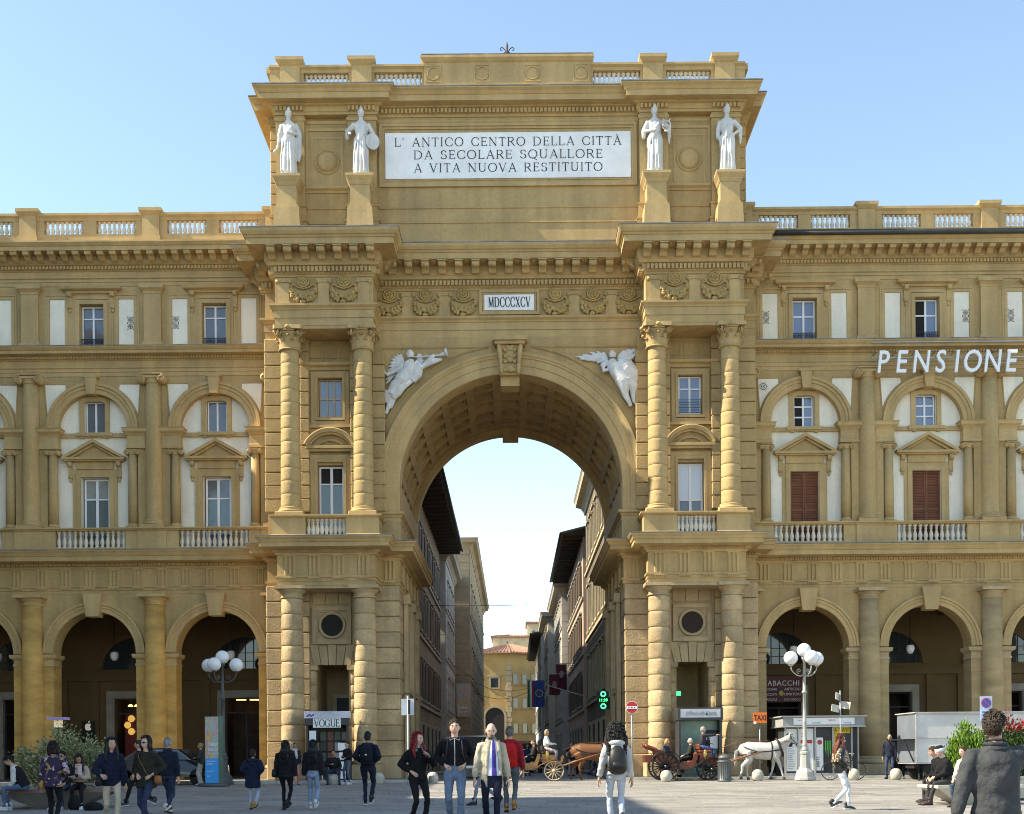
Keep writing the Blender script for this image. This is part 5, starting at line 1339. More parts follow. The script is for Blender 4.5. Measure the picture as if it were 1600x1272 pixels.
MB().box(-.56,.56,-.085,-.065,2.12,2.49).build('masthead_panel',WHT,T)
b=MB(); 
VG={'V':GLY['V'],'O':GLY['O'],'U':GLY['U'],'E':GLY['E'],'G':(.84,GLY['C'][1]+[(.68,.06,.68,.42,TK),srf(.68,.42,.22)])}; GLY['G']=VG['G']
inscription(T,'VOGUE',.29,0,-.086,2.16,1.02,gap=.04)
b=MB(); b.box(-.72,-.45,-.03,0,1.55,2.0); b.build('notice',WHT,T)
rk=random.Random(9)
mcols=[mat('mag_%s'%n,c,.4,var=.25,scale=9,fine=0) for n,c in (('red',(.16,.04,.035)),('blue',(.04,.06,.11)),('white',(.36,.35,.33)),('tan',(.20,.15,.09)),('dark',(.02,.02,.022)),('green',(.05,.08,.06)))]
for r in range(4):
    for c in range(5): 
        x=-.64+c*.29; z=.35+r*.42; MB().box(x,x+.24,.44,.47,z,z+.34).build('magazine',mcols[rk.randrange(6)],T)
for i,(x,z) in enumerate(((.46,1.2),(.5,.82),(.44,.45),(.45,.06))): MB().box(x,x+.3,-.22+.02*i,-.2+.02*i,z,z+.3).build('newspaper',WHT,T)
P_=at(1095,1212,49.0); T=thing('flower_kiosk','grey kiosk with script fascia and cash machine panel between the right tower columns','kiosk',(P_.x,-1.0,0))
kiosk_box(T,1.74,1.1,2.80,FRAME,mat('kiosk_green_glass',(.16,.26,.22),.25,var=.2))
MB().box(-.80,.80,-.08,-.062,2.40,2.74).build('sign_panel',mat('pale_grey_panel',(.50,.52,.55),.5),T)
text('I Fiori di Katia',.25,mat('script_grey',(.16,.17,.20),.5,var=0,fine=0),T,(0,-.086,2.50),shear=.35,ext=.004,offset=-.004,sx=.86)
MB().box(.30,.74,.40,.48,1.2,1.9).build('cash_machine',BLACK,T); text('ATM',.22,WHT,T,(.33,.39,1.5),ext=.004); MB().box(.45,.75,.36,.395,1.15,1.7).build('notice',WHT,T)
# newspaper kiosk, right
P_=at(1281,1208,49.5); T=thing('news_kiosk','long low news kiosk with poster panels and flat roof in front of right arcade','kiosk',(P_.x,-.9,0))
KW=3.0; b=MB(); b.box(-KW/2,KW/2,.12,1.7,0,1.96); b.build('body',FRAME,T)
b=MB(); b.box(-KW/2-.12,KW/2+.16,-.22,1.9,2.02,2.38); b.box(-KW/2-.2,KW/2+.25,-.3,1.95,2.38,2.43); b.build('roof',mat('kiosk_roof_grey',(.33,.32,.31),.5,var=.1),T)
b=MB(); b.box(-KW/2-.16,KW/2+.2,-.26,1.9,1.97,2.02); b.box(-KW/2,KW/2,.0,.12,0,.12)
for x in (-1.5,-.98,-.30,.42,1.18,1.44): b.box(x,x+.06,.02,.12,.12,1.97)
b.build('frame',mat('aluminium',(.42,.42,.41),.4,metal=.5,var=.05),T)
MB().box(-1.2,1.25,-.245,-.225,2.07,2.34).build('fascia_panel',WHT,T)
RED_=mat('print_red',(.55,.05,.05),.5,var=0,fine=0)
for i,t_ in enumerate(('servizi','souvenir','biglietti','ricarica')): text(t_,.10,RED_ if i%2==0 else mat('print_blue',(.1,.12,.4),.5,var=0,fine=0),T,(-.9+i*.62,-.247,2.22 if i%2==0 else 2.11),ext=.002)
for x0,x1 in ((-1.42,-1.0),(-.90,-.33)):
    q=MB().box(x0,x1,.085,.105,.2,1.92).build('poster',WHT,T)
    b=MB(); b.box(x0+.05,x1-.05,.08,.085,1.32,1.46); b.build('red_band',RED_,T)
    b=MB()
    for k in range(11):
        b.box(x0+.06,x0+.06+(x1-x0-.14)*(.6+.4*rk.random()),.081,.085,.3+k*.088,.325+k*.088)
    kind(b.build('fine_print',mat('grey_print',(.35,.35,.37),.6,var=0,fine=0),T),'stuff')
b=MB()
for i in range(5): a=i*2*pi/5; b.tube([(-.72,.083,1.66),(-.72+.10*cos(a),.083,1.66+.12*sin(a))],.022,5)
b.build('emblem',RED_,T)
for k in range(2): MB().ball((-1.32+.06*k,.085,1.62-.3*k),(.10,.02,.14),10,6).build('emblem',BLACK,T)
MB().box(-.22,.06,.06,.10,.22,1.55).build('drink_panel',WHT,T); MB().ball((-.08,.06,1.36),(.10,.02,.10),12,6).build('drink_logo',RED_,T); text('BIBITE',.16,BLACK,T,(-.10,.055,.35),(radians(90),radians(-90),0),align='LEFT',ext=.002)
MB().box(.10,.40,.05,.11,.16,1.62).build('can_panel',mat('can_black',(.02,.02,.02),.35,var=0,fine=0),T)
b=MB()
for i,x in enumerate((.16,.25,.34)): b.tube([(x-.02,.045,1.42),(x,.045,1.38),(x-.01,.045,1.1),(x+.015,.045,.86-.1*(i==1))],[.03,.022,.025,.004],5)
b.build('claw_logo',mat('acid_green',(.12,.62,.08),.5,var=0,fine=0),T)
MB().box(.50,1.16,.07,.11,1.72,1.98).build('yellow_panel',mat('print_yellow',(.70,.48,.03),.5,var=0,fine=0),T); text('A TAXI',.2,BLACK,T,(.82,.065,1.78),ext=.002)
MB().box(.50,.66,.07,.11,.3,1.71).build('yellow_panel',_M['print_yellow'],T)
# signs on poles
def pole(T,h,r=.03,m=STEEL): b=MB(); b.sm=True; b.cyl((0,0,0),(0,0,h),r,n=10); return b.build('pole',m,T)
q=gp(988,47.2); q.z=-.1; T=thing('no_entry_sign','round red no-entry sign with white bar on a grey pole','road sign',q); pole(T,2.95)
def disc(r,y0,y1,n=32,cx=0,z=0):
    return MB().prism([(cx+r*cos(2*pi*i/n),z+r*sin(2*pi*i/n)) for i in range(n)],y0,y1)
disc(.24,-.05,-.03,z=2.86).build('rim',WHT,T); disc(.225,-.056,-.0501,z=2.86).build('disc',mat('sign_red',(.50,.02,.03),.4,var=.05,fine=0),T); MB().box(-.21,.21,-.062,-.0565,2.80,2.90).build('bar',WHT,T)
b=MB(); b.ball((0,-.064,2.85),(.03,.004,.03),8,4); b.box(-.14,-.08,-.064,-.062,2.83,2.86); b.box(.08,.14,-.064,-.062,2.83,2.86); b.build('sticker',BLACK,T)
q=gp(638,46.2); T=thing('traffic_sign','back of white rectangular traffic signs on a pole before the left corner','road sign',q); pole(T,3.35,.035,mat('pole_white',(.55,.55,.53),.5))
MB().box(-.24,.24,-.03,-.005,2.62,3.24).build('sign_plate',mat('sign_back',(.58,.62,.64),.5),T); MB().box(.02,.10,-.06,-.031,2.66,3.2).build('bracket',IRON,T)
b=MB(); b.arc(0,3.25,[(.18,-.03),(.18,-.01),(.22,-.01),(.22,-.03)],180,0,14); b.build('hoop',IRON,T)
q=gp(1188,48.3); T=thing('taxi_sign','orange taxi sign with black letters on a thin pole','road sign',q); pole(T,2.3,.02)
MB().box(-.27,.27,-.04,0,2.24,2.66).build('sign_plate',mat('taxi_orange',(.78,.16,.01),.4,var=.03,fine=0),T); text('TAXI',.30,BLACK,T,(0,-.042,2.35),ext=.003,sx=.72,offset=.006); MB().box(-.25,-.15,-.045,-.041,2.2,2.30).build('sticker',WHT,T)
q=gp(1314,47.4); q.z=0; T=thing('street_name_sign','slim pole with three tilted street name plates above the news kiosk','road sign',q); pole(T,3.35)
for i,(x,z,a) in enumerate(((-.10,3.12,.9),(-.2,2.66,.5),(.18,2.78,-.5))): link('name_plate',MB().box(-.2,.2,-.012,.012,-.14,.14).mesh('name_plate',mat('plate_cream',(.55,.52,.45),.5,var=.1)),T,(x,-.03,z),(0,0.15,a))
q=gp(1541,40); T=thing('no_parking_sign','small blue no-parking sign on white plate above the shrubs','road sign',q); pole(T,2.9)
MB().box(-.20,.20,-.05,-.03,2.12,2.92).build('sign_plate',mat('plate_paleblue',(.45,.55,.70),.5),T); disc(.165,-.058,-.0501,z=2.70).build('disc',RED_,T); disc(.14,-.064,-.0585,z=2.70).build('disc',mat('sign_blue',(.03,.08,.35),.4,var=0,fine=0),T)
link('bar',MB().box(-.125,.125,-.006,0,-.012,.012).mesh('bar',RED_),T,(0,-.066,2.70),(0,radians(45),0))
for k in range(3): MB().box(-.13,.13,-.055,-.0501,2.18+k*.1,2.22+k*.1).build('plate_text',_M['sign_blue'],T)
# green pharmacy cross clock under the vault
T=thing('pharmacy_sign','glowing green pharmacy clock hanging on the right passage wall','sign',(4.62,8.0,3.55)); T.scale=(.8,.8,.8)
GLOW=mat('green_led',(.02,.3,.1),.5,var=0,fine=0,emit=(.04,1,.28),estr=1.8)
b=MB(); b.box(-.72,.02,-.01,.05,-.52,.52); b.build('housing',BLACK,T)
for z in (.36,-.36): b=MB(); b.arc(-.38,z,[(.10,-.02),(.10,-.05),(.165,-.05),(.165,-.02)],360,0,24); b.build('ring',GLOW,T)
text('11:39',.24,GLOW,T,(-.38,-.02,-.08),ext=.006)
T2=MB().box(-.3,.3,-.02,.02,-.09,.09).build('exit_light',mat('green_sign',(.02,.4,.12),.5,var=0,fine=0,emit=(.03,.9,.25),estr=1.2),None,(at(1060,1083,51.6).x,1.9,at(1060,1083,51.6).z)); T2.scale=(.45,1,1); tag(T2,'small lit green sign inside the right tower doorway','sign')
# tobacconist board, computer-shop plaque, door sign
p0,p1=at(1197,1058,56.2),at(1253,1097,56.2)
T=thing('shop_sign','maroon tobacconist board with pale lettering under the right arcade','sign',(p0.x,p0.y,p1.z))
W_,H_=p1.x-p0.x,p0.z-p1.z
MB().box(-.6,W_,0,.08,0,H_).build('board',mat('maroon',(.085,.012,.015),.6,var=.1,fine=0),T)
LET=mat('letter_cream',(.62,.55,.45),.5,var=0,fine=0); 
text('TABACCHI',.34,LET,T,(W_-.10,-.01,H_-.40),align='RIGHT',ext=.006,sx=.95,spacing=1.1)
for i,t_ in enumerate(('ARTICOLI','FUMATORI','E DA GIOCO')): text(t_,.17-.04*(i==2),LET,T,(W_-.06,-.01,H_-.62-i*.235),align='RIGHT',ext=.004)
for i,t_ in enumerate(('SIGARI','TABACCATI','REGALI')): text(t_,.15,LET,T,(W_*.30,-.01,H_-.62-i*.235),align='RIGHT',ext=.004)
MB().ball((W_*.42,-.01,H_-.75),(.11,.02,.13),12,6).build('emblem',mat('brass',(.45,.33,.06),.4),T)
p0=at(134,1126,58.0); T=thing('shop_plaque','black plaque with pale fruit emblem on the wall of the left arcade','sign',(p0.x,8.35,p0.z-1.0))
MB().box(-.30,.30,0,.06,-.1,1.0).build('plaque',BLACK,T)
b=MB(); b.sm=True
out=[]
for i in range(36):
    a=2*pi*i/36; r=.165*(1+.10*abs(sin(a))**.5*(1 if sin(a)>0 else .6)); x,z=r*.95*cos(a),r*sin(a)-.03*(abs(cos(a))<.22 and sin(a)>0)+.015*(abs(cos(a))<.2 and sin(a)<0)
    if x>.06 and abs(z-.02)<.10: x=min(x,.17-.09*sqrt(max(0,1-((z-.02)/.10)**2)))
    out.append((x,.70+z))
b.sm=False; b.prism(out,-.02,-.001); b.prism([(-.005,.90),(.005,.94),(.05,1.0),(.075,.985),(.065,.94),(.03,.905)],-.02,-.001); b.build('emblem',mat('lit_cream',(.75,.66,.58),.5,var=0,fine=0,emit=(1,.86,.75),estr=.1),T)
p0=at(541,1088,53.5); T=thing('door_sign','black shop door with pale stone frame and gold letters in the left tower','door',(p0.x,4.45,0))
MB().frame(-.72,.9,0,3.75,.16,0,.12,bottom=False).build('door_frame',mat('pale_stone_frame',(.45,.38,.28),.8),T); MB().box(-.56,.74,.03,.1,0,3.59).build('door',BLACK,T); text('MONCLER',.24,mat('gold_letters',(.65,.50,.25),.4,var=0,fine=0),T,(-.10,.02,2.62),align='LEFT',ext=.006)
# warm lamps inside the left arcade shop, display ring
WARM=mat('warm_lamp',(.9,.6,.2),.5,var=0,fine=0,emit=(1,.62,.22),estr=1.3)
for k,(px,py) in enumerate(((373,1093),(381,1093),(394,1093),(402,1093),(204,1103),(214,1103))):
    p=at(px,py,59.4); T=thing('pendant_lamp',('leftmost warm dome lamp in the shop right of the lamp post','second warm dome lamp in the shop beside the left tower','third warm dome lamp in the shop beside the left tower','rightmost warm dome lamp in the shop beside the left tower','left warm dome lamp above the gold display ring','right warm dome lamp above the gold display ring')[k],'lamp',(p.x,p.y,p.z),group='warm shop lamps')
    b=MB(); b.sm=True; b.lathe([(.12,-.04),(.115,.0),(.09,.045),(.04,.07),(.01,.08)],14); b.build('shade',WARM,T); MB().cyl((0,0,.1),(0,0,3.9-p.z),.008,n=5).build('cord',IRON,T)
p=at(211,1133,59.3); T=thing('shop_display','ring of gold discs on a red backing in the left arcade shop','display',(p.x,p.y,0))
MB().box(-.5,.5,.05,.08,0,p.z+.6).build('backing',mat('display_red',(.18,.01,.01),.6,var=0,fine=0),T)
for i in range(6): a=i*pi/3; MB().ball((.36*cos(a),0,p.z+.36*sin(a)),(.17,.05,.17),14,8).build('disc',mat('gold_disc_glow',(.5,.32,.05),.35,var=0,fine=0,emit=(1,.6,.15),estr=.25),T)  # discs given a faint warm glow though they are no lamps
# vendor lantern with lilac cap
q=gp(92,33); T=thing('lantern_post','slim post with lilac-capped lantern rising behind the left shrub','lamp',q); b=MB(); b.cyl((0,0,0),(0,0,2.15),.03,n=8); b.build('post',IRON,T); MB().box(-.09,.09,-.09,.09,2.04,2.23).build('lantern_glass',mat('lantern_glow',(.7,.6,.4),.4,var=0,fine=0,emit=(1,.8,.5),estr=.12),T); b=MB(); b.box(-.24,.24,-.2,.2,2.24,2.31); b.build('cap',mat('lilac',(.40,.28,.55),.5,var=0,fine=0),T)
# flags, banners, poster, wires in the street
def cloth(name,w,h,m,parent,loc,rz,amp=.06,fold=5,mi=None):
    b=MB(); b.sm=True; n,k=16,10; v=[]
    for j in range(k+1):
        for i in range(n+1):
            x=w*i/n; v.append((x,amp*sin(fold*i/n*pi+j*.25)*(.4+.6*j/k),-h*j/k))
    for j in range(k):
        for i in range(n):
            b.mi=0 if mi is None else mi(i/n); b.add([],[]) 
            b.f.append((j*(n+1)+i,j*(n+1)+i+1,(j+1)*(n+1)+i+1,(j+1)*(n+1)+i)); b.m.append(b.mi); b.s.append(True)
    b.v=[tuple(p) for p in v]; return b.build(name,m,parent,loc,(0,0,rz),fix=False)
p=at(824,1066,80); q=at(852,1072,80); T=thing('flags','italian and european flags on a slanting pole on the right of the street','flag',(4.9,30,p.z-1.0))
fl_=[mat('flag_green',(.02,.22,.10),.7,var=0,fine=0),WHT,mat('flag_red',(.5,.04,.04),.7,var=0,fine=0)]
cloth('tricolour',.42,1.75,fl_,T,(p.x-4.9,-.1,1.1),0.0,mi=lambda t:min(int(t*3),2))
ef=cloth('blue_flag',.72,1.75,mat('flag_blue',(.03,.07,.30),.7,var=0,fine=0),T,(p.x-4.9+.40,-.2,1.1),0.0)
st=MB()
for i in range(12): a=i*pi/6; st.ball((.36+.22*cos(a),-.10,-.85+.22*sin(a)),(.045,.03,.045),5,4)
st.build('stars',mat('flag_gold',(.7,.55,.05),.5,var=0,fine=0),ef)
b=MB(); b.cyl((0,0,0),(p.x-4.9-.1,0,1.2),.03,n=6); b.build('flag_pole',STEEL,T)
for k,(px,py,l) in enumerate(((858,1054,'smaller maroon banner with pale crest, nearer the european flag'),(869,1038,'larger maroon banner with pale crest hanging right of the other'))):
    p=at(px,py,95); T=thing('banner',l,'banner',(p.x,p.y,p.z),group='maroon banners'); cloth('cloth',.82,1.6+.45*k,mat('maroon_cloth',(.10,.015,.03),.7,var=.05,fine=0),T,(0,0,0),0,.05,4); q=MB().ball((.41,-.08,-.8),(.18,.03,.3),12,8).build('crest',mat('crest_grey',(.3,.25,.28),.7,var=.2),T)
    MB().cyl((-.1,0,.03),(1.4,0,.1),.03,n=6).build('pole',STEEL,T)
p0,p1=at(713,1068,113.2),at(736,1120,113.2)
T=thing('hanging_poster','tall abstract exhibition poster hanging on the tan palace','poster',(p0.x,p0.y,p1.z)); A2=bpy.data.materials.new('abstract_banner'); A2.use_nodes=True; abstract(A2,5.0)
w_,h_=p1.x-p0.x,p0.z-p1.z; MB().box(0,w_,-.05,0,0,h_).build('sheet',A2,T); text('Olafur',.34,WHT,T,(.12,-.06,.75),align='LEFT',ext=.01); text('Eliasson',.30,WHT,T,(.12,-.06,.40),align='LEFT',ext=.01)
def wire(a,b,sag,label,r=.015):
    m=MB(); pts=[Vector(a).lerp(Vector(b),i/14)-Vector((0,0,sag*4*(i/14)*(1-i/14))) for i in range(15)]; m.tube(pts,r,5)
    return tag(m.build('wire',IRON),label,'wire')
wire(at(662,946,84),at(826,945,84),.05,'thin black cable crossing the street under the sky',.02)
wire(at(738,1080,100),at(830,1078,100),.7,'pale sagging cable strung across the far street, lowest',.02)
wire(at(740,1066,104),at(860,1060,104),.9,'sagging cable strung across the far street, middle',.015)
wire(at(710,1040,98),at(800,1096,120),.2,'cable slanting down from the tan palace',.015)
# ================================================================ people
SKIN=mat('skin',(.52,.30,.21),.55,var=.06,scale=9,fine=.02,obj=True); SKIN_D=mat('skin_tan',(.36,.19,.12),.55,var=.06,scale=9,fine=.02,obj=True); SKIN_P=mat('skin_pale',(.60,.37,.28),.55,var=.06,scale=9,fine=.02,obj=True)
EYE=mat('eye_dark',(.03,.02,.02),.3,var=0,fine=0); LIP=mat('lips',(.36,.13,.11),.5,var=0,fine=0)
def fab(name,col,rough=.9,bump=.7,bs=9.0,var=.12): return mat('cloth_'+name,col,rough,var=var,scale=5,fine=.05,bump=bump,bscale=bs,bdist=.05,obj=True,spec=.2)
def hairm(name,col): return mat('hair_'+name,col,.55,var=.25,scale=30,fine=.15,bump=.8,bscale=60,obj=True,stretch=(1,1,.25),bdist=.02,spec=.35)
def patchy(name,base,spots,scale,thr=.56):
    key='cloth_'+name
    if key in _M: return _M[key]
    m=bpy.data.materials.new(key); m.use_nodes=True; nt=m.node_tree; bs=nt.nodes['Principled BSDF']; bs.inputs['Roughness'].default_value=.85
    tc=nt.nodes.new('ShaderNodeTexCoord'); col=None
    rgb=nt.nodes.new('ShaderNodeRGB'); rgb.outputs[0].default_value=(*base,1); out=rgb.outputs[0]
    for i,c in enumerate(spots):
        n=nt.nodes.new('ShaderNodeTexNoise'); n.inputs['Scale'].default_value=scale; n.inputs['Detail'].default_value=2
        mp=nt.nodes.new('ShaderNodeMapping'); mp.inputs['Location'].default_value=(3.1*i,1.7*i,5*i); nt.links.new(tc.outputs['Object'],mp.inputs[0]); nt.links.new(mp.outputs[0],n.inputs['Vector'])
        r=nt.nodes.new('ShaderNodeMath'); r.operation='GREATER_THAN'; r.inputs[1].default_value=thr; nt.links.new(n.outputs[0],r.inputs[0])
        mx=nt.nodes.new('ShaderNodeMix'); mx.data_type='RGBA'; nt.links.new(r.outputs[0],mx.inputs[0]); nt.links.new(out,mx.inputs[6]); mx.inputs[7].default_value=(*c,1); out=mx.outputs[2]
    nt.links.new(out,bs.inputs['Base Color']); _M[key]=m; return m
def head_mesh(b, M, k=1.0, lips=True):
    """b gets a head (materials 0 skin 1 dark 2 lips), M places it: origin at head centre, -Y is the face"""
    nu,nv=28,20; st=len(b.v); v=[];f=[];mi=[]
    def P(u,t):
        x,y,z=cos(t)*cos(u),cos(t)*sin(u),sin(t)
        X=.077*x*(1-.22*max(0,-z)**1.6); Y=.098*y*(1-.10*max(0,-z)); Z=.119*z
        fr=max(0,-y)
        if fr>0:
            def g(cx,cz,sx,sz): return math.exp(-((x-cx)/sx)**2-((z-cz)/sz)**2)*fr
            Y-=.024*g(0,-.16,.13,.17)+.012*g(0,.02,.10,.2)+.006*g(0,.26,.6,.12)+.010*g(0,-.52,.3,.16)+.010*g(0,-.85,.35,.2)
            Y+=.013*g(.36,.06,.17,.11)+.013*g(-.36,.06,.17,.11)+.005*g(0,-.70,.35,.08)
        else: Y+=.012*(-0 if z<-.2 else .6)*(-y)*-1
        return Vector((X,Y,Z))
    for j in range(nv+1):
        t=-pi/2+pi*j/nv
        for i in range(nu): v.append(P(2*pi*i/nu,t))
    for j in range(nv):
        for i in range(nu):
            q=(j*nu+i,j*nu+(i+1)%nu,(j+1)*nu+(i+1)%nu,(j+1)*nu+i); f.append(q)
    b.sm=True; b.mi=0; base=len(b.f)
    b.add([M@(p*k) for p in v],f)
    for s in (-1,1):
        b.mi=0; b.add(*_xfball(M,k,(s*.079,.012,-.005),(.012,.026,.034)))
        b.mi=1; b.add(*_xfball(M,k,(s*.031,-.0775,.007),(.0155,.009,.0065)))
        b.add(*_xfball(M,k,(s*.032,-.091,.029),(.022,.007,.005)))
    b.mi=2; b.add(*_xfball(M,k,(0,-.093,-.064),(.020,.007,.0045))); b.mi=0
def _xfball(M,k,c,r):
    t=MB(); t.ball(c,r,8,6); return [M@(Vector(p)*k) for p in t.v],t.f
def hand(b, wrist, dirv, palm, k=1.0, curl=.5, mir=1):
    d=Vector(dirv).normalized(); n=Vector(palm); n=(n-d*n.dot(d)).normalized(); w=d.cross(n)*mir; o=Vector(wrist)
    def Q(a,c,e): return o+(d*a+w*c+n*e)*k
    b.tube([Q(-.02,0,0),Q(.03,0,0),Q(.085,0,.004)],[(.022*k,.018*k),(.016*k,.036*k),(.015*k,.041*k)],8,up=tuple(n))
    for i,(c,L) in enumerate(((-.030,.064),(-.010,.074),(.010,.070),(.029,.055))):
        a0=curl*.6; pts=[Q(.078,c,.002)]; ang=0; p=(.078,0.002)
        for seg in range(3):
            ang+=a0*(1 if seg else .6); p=(p[0]+cos(ang)*L/2.6,p[1]+sin(ang)*L/2.6); pts.append(Q(p[0],c*1.08,p[1]))
        b.tube(pts,[.0095*k,.009*k,.008*k,.0065*k],6)
    b.tube([Q(.02,-.030,.004),Q(.045,-.052,.016),Q(.072,-.058,.030),Q(.09,-.052,.040)],[.012*k,.011*k,.0095*k,.007*k],6)
def ik(a,c,l1,l2,pole):
    a,c=Vector(a),Vector(c); d=c-a; L=min(d.length,(l1+l2)*.999); d.normalize(); c2=a+d*L
    x=(l1*l1-l2*l2+L*L)/(2*L); h=sqrt(max(l1*l1-x*x,0)); p=Vector(pole); p=(p-d*p.dot(d)).normalized()
    return a+d*x+p*h,c2
def lerpP(pts,n):
    out=[]
    for i in range(len(pts)-1):
        for j in range(n): out.append(tuple(pts[i][q]+(pts[i+1][q]-pts[i][q])*j/n for q in range(len(pts[i]))))
    out.append(pts[-1]); return out
def person(label, pos, H=1.70, heading=0, legs='stand', stride=.30, hands=(None,None), lean=0.0, head=(0,0), hair='short', haircol=(.03,.02,.015), skin=SKIN,
           top=('jacket',(.02,.02,.025)), hem=.80, puffer=False, trousers=(.02,.02,.03), shoes=(.03,.03,.03), build=1.0, female=False, seat=.46, extras=(), topmat=None, flare=0.0, topthick=1.0, sole=None, group=None, cat='person', near=True, legw=1.0, footy=-.36, knee_out=.0, curl=.5):
    k=H/1.75; T=thing('person',label,cat,pos,radians(heading),group)
    w=build*(.93 if female else 1.0)
    sit=legs=='sit'
    hz=(seat+.11) if sit else .925*k
    if legs=='walk': hz-=.02*k+.06*stride*k
    hipy=0.0
    ln=radians(lean)
    def sp(z,x=0,y=0):           # point on the leaning torso, z measured above the hips
        return Vector((x,y*cos(ln)-z*sin(ln)+hipy,hz+z*cos(ln)+y*sin(ln)))
    hip=[Vector((s*.092*k*w,hipy,hz)) for s in (-1,1)]
    ankle=[]
    for i,s in enumerate((-1,1)):
        if legs=='stand': a=Vector((s*(.105+.02*w)*k,.02*s,.085*k))
        elif legs=='walk':
            ph=s*stride; a=Vector((s*.075*k,-ph*k,.085*k+(.075*k if ph<0 else .01)))
        elif legs=='sit': a=Vector((s*(.12+knee_out)*k,(footy-.03*s)*k,.085*k))
        ankle.append(a)
    knee=[]
    for i,s in enumerate((-1,1)):
        kn,an=ik(hip[i],ankle[i],.435*k,.43*k,(s*(.08+knee_out*2.0),-1,0.35 if sit else 0)); knee.append(kn); ankle[i]=an
    shz=.468*k; sh=[sp(shz,s*.168*k*w) for s in (-1,1)]
    hd=[]; el=[]
    for i,s in enumerate((-1,1)):
        t=hands[i]
        if t is None: t=(.25,-.03+(.16*stride*s if legs=='walk' else 0)*-1,-.12) if not sit else (.14,-.30,.12)
        tgt=sp(t[2]*k,s*t[0]*k*(w if t[0]>.15 else 1),t[1]*k)
        e,h_=ik(sh[i],tgt,.285*k,.265*k,(s*.55,.75,-.15) if t[2]<.25 else (s*.8,.25,-1.0)); el.append(e); hd.append(h_)
    vox=.016 if near else .024
    FOLD=bpy.data.textures.get('folds') or bpy.data.textures.new('folds','CLOUDS'); FOLD.noise_scale=.11; FOLD.noise_depth=2
    def remesh(mb,name,m,vx=vox,it=4):
        o=mb.build(name,m,T,fix=False); md=o.modifiers.new('r','REMESH'); md.mode='VOXEL'; md.voxel_size=vx; md.use_smooth_shade=True
        sm=o.modifiers.new('s','SMOOTH'); sm.factor=.5; sm.iterations=it
        if name!='body': dm=o.modifiers.new('d','DISPLACE'); dm.texture=FOLD; dm.strength=.034 if not puffer else .02; dm.mid_level=.5; dm.texture_coords='GLOBAL'
        EVAL.append(o); return o
    yaw,pit=radians(head[0]),radians(head[1])
    hc=sp(.70*k,0,-.02*k); HM=Matrix.Translation(hc)@Matrix.Rotation(yaw,4,'Z')@Matrix.Rotation(pit,4,'X')
    # body
    b=MB(); X=(1,0,0)
    b.tube([sp(-.10*k),sp(0),sp(.10*k),sp(.28*k),sp(.42*k),sp(.52*k)],[(.10*k,.08*k),(.14*k*w,.10*k*w),(.125*k*w,.085*k*w),(.14*k*w,.095*k*w),(.13*k*w,.08*k*w),(.06*k,.06*k)],14,up=X)
    b.tube([sp(.48*k),sp(.56*k,0,-.006),sp(.66*k,0,-.015)],[.056*k,.052*k,.055*k],12)
    for i,s in enumerate((-1,1)):
        b.tube([sh[i]-Vector((s*.04,0,0)),sh[i],sh[i].lerp(el[i],.5),el[i],el[i].lerp(hd[i],.4),hd[i]],[.04*k,.042*k,.040*k,.036*k,.036*k,.026*k],10)
        b.tube([hip[i]+Vector((0,0,.04)),hip[i].lerp(knee[i],.4),knee[i],knee[i].lerp(ankle[i],.35),ankle[i]],[.068*k,.060*k,.042*k,.043*k,.032*k],10)
        fd=Vector((0,-1,0)); b.tube([ankle[i],ankle[i]+Vector((0,-.05,-.045))*k,ankle[i]+Vector((0,-.13,-.06))*k],[.034*k,.032*k,.024*k],8)
    body=remesh(b,'body',[skin,EYE,LIP])
    def finish(o=body,HM=HM):
        me=o.data; q=MB(); q.v=[tuple(x.co) for x in me.vertices]; q.f=[tuple(p.vertices) for p in me.polygons]; q.m=[0]*len(q.f); q.s=[True]*len(q.f); q.sm=True
        head_mesh(q,HM,k*1.0)
        for i,s in enumerate((-1,1)):
            q.mi=0; hand(q,hd[i],hd[i]-el[i],(-s,-.25,0) if hands[i] is None and not sit else (-s*.4,.1,-.7),k,curl,s)
        o.data=q.mesh('body',[skin,EYE,LIP])
    AFTER.append(finish)
    # top
    tm=topmat or fab('%s_%02d%02d%02d'%(top[0],*[int(c*99) for c in top[1]]),top[1])
    g=.020*topthick
    hm=hem*k-hz                    # hem height relative to the hips
    if sit: hm=max(hm,-.10*k)
    wl=[(hm,.168*w+flare,.118*w+flare*.8),(max(hm+.02,-.02*k)/k*k,.165*w+flare*.5,.118*w+flare*.4),(.10*k,.150*w if not female else .138*w,.108*w),(.28*k,.166*w,.118*w+(.012 if female else 0)),(.39*k,.168*w,.110*w),(.45*k,.142*w,.092*w),(.50*k,.100*w,.075*w),(.545*k,.062,.060)]
    wl=[(z,a*k*.95+g,c*k*.95+g) for z,a,c in wl]
    if wl[1][0]<=wl[0][0]+.01: wl.pop(1)
    if puffer: 
        ww=lerpP(wl,5); per=.085
        ww=[(z,a+.013*abs(sin(pi*z/per)),c+.013*abs(sin(pi*z/per))) for z,a,c in lerpP(wl,12)]
    else: ww=lerpP(wl,3)
    b=MB(); b.tube([sp(z) for z,_,_ in ww],[(a,c) for _,a,c in ww],18,up=X)
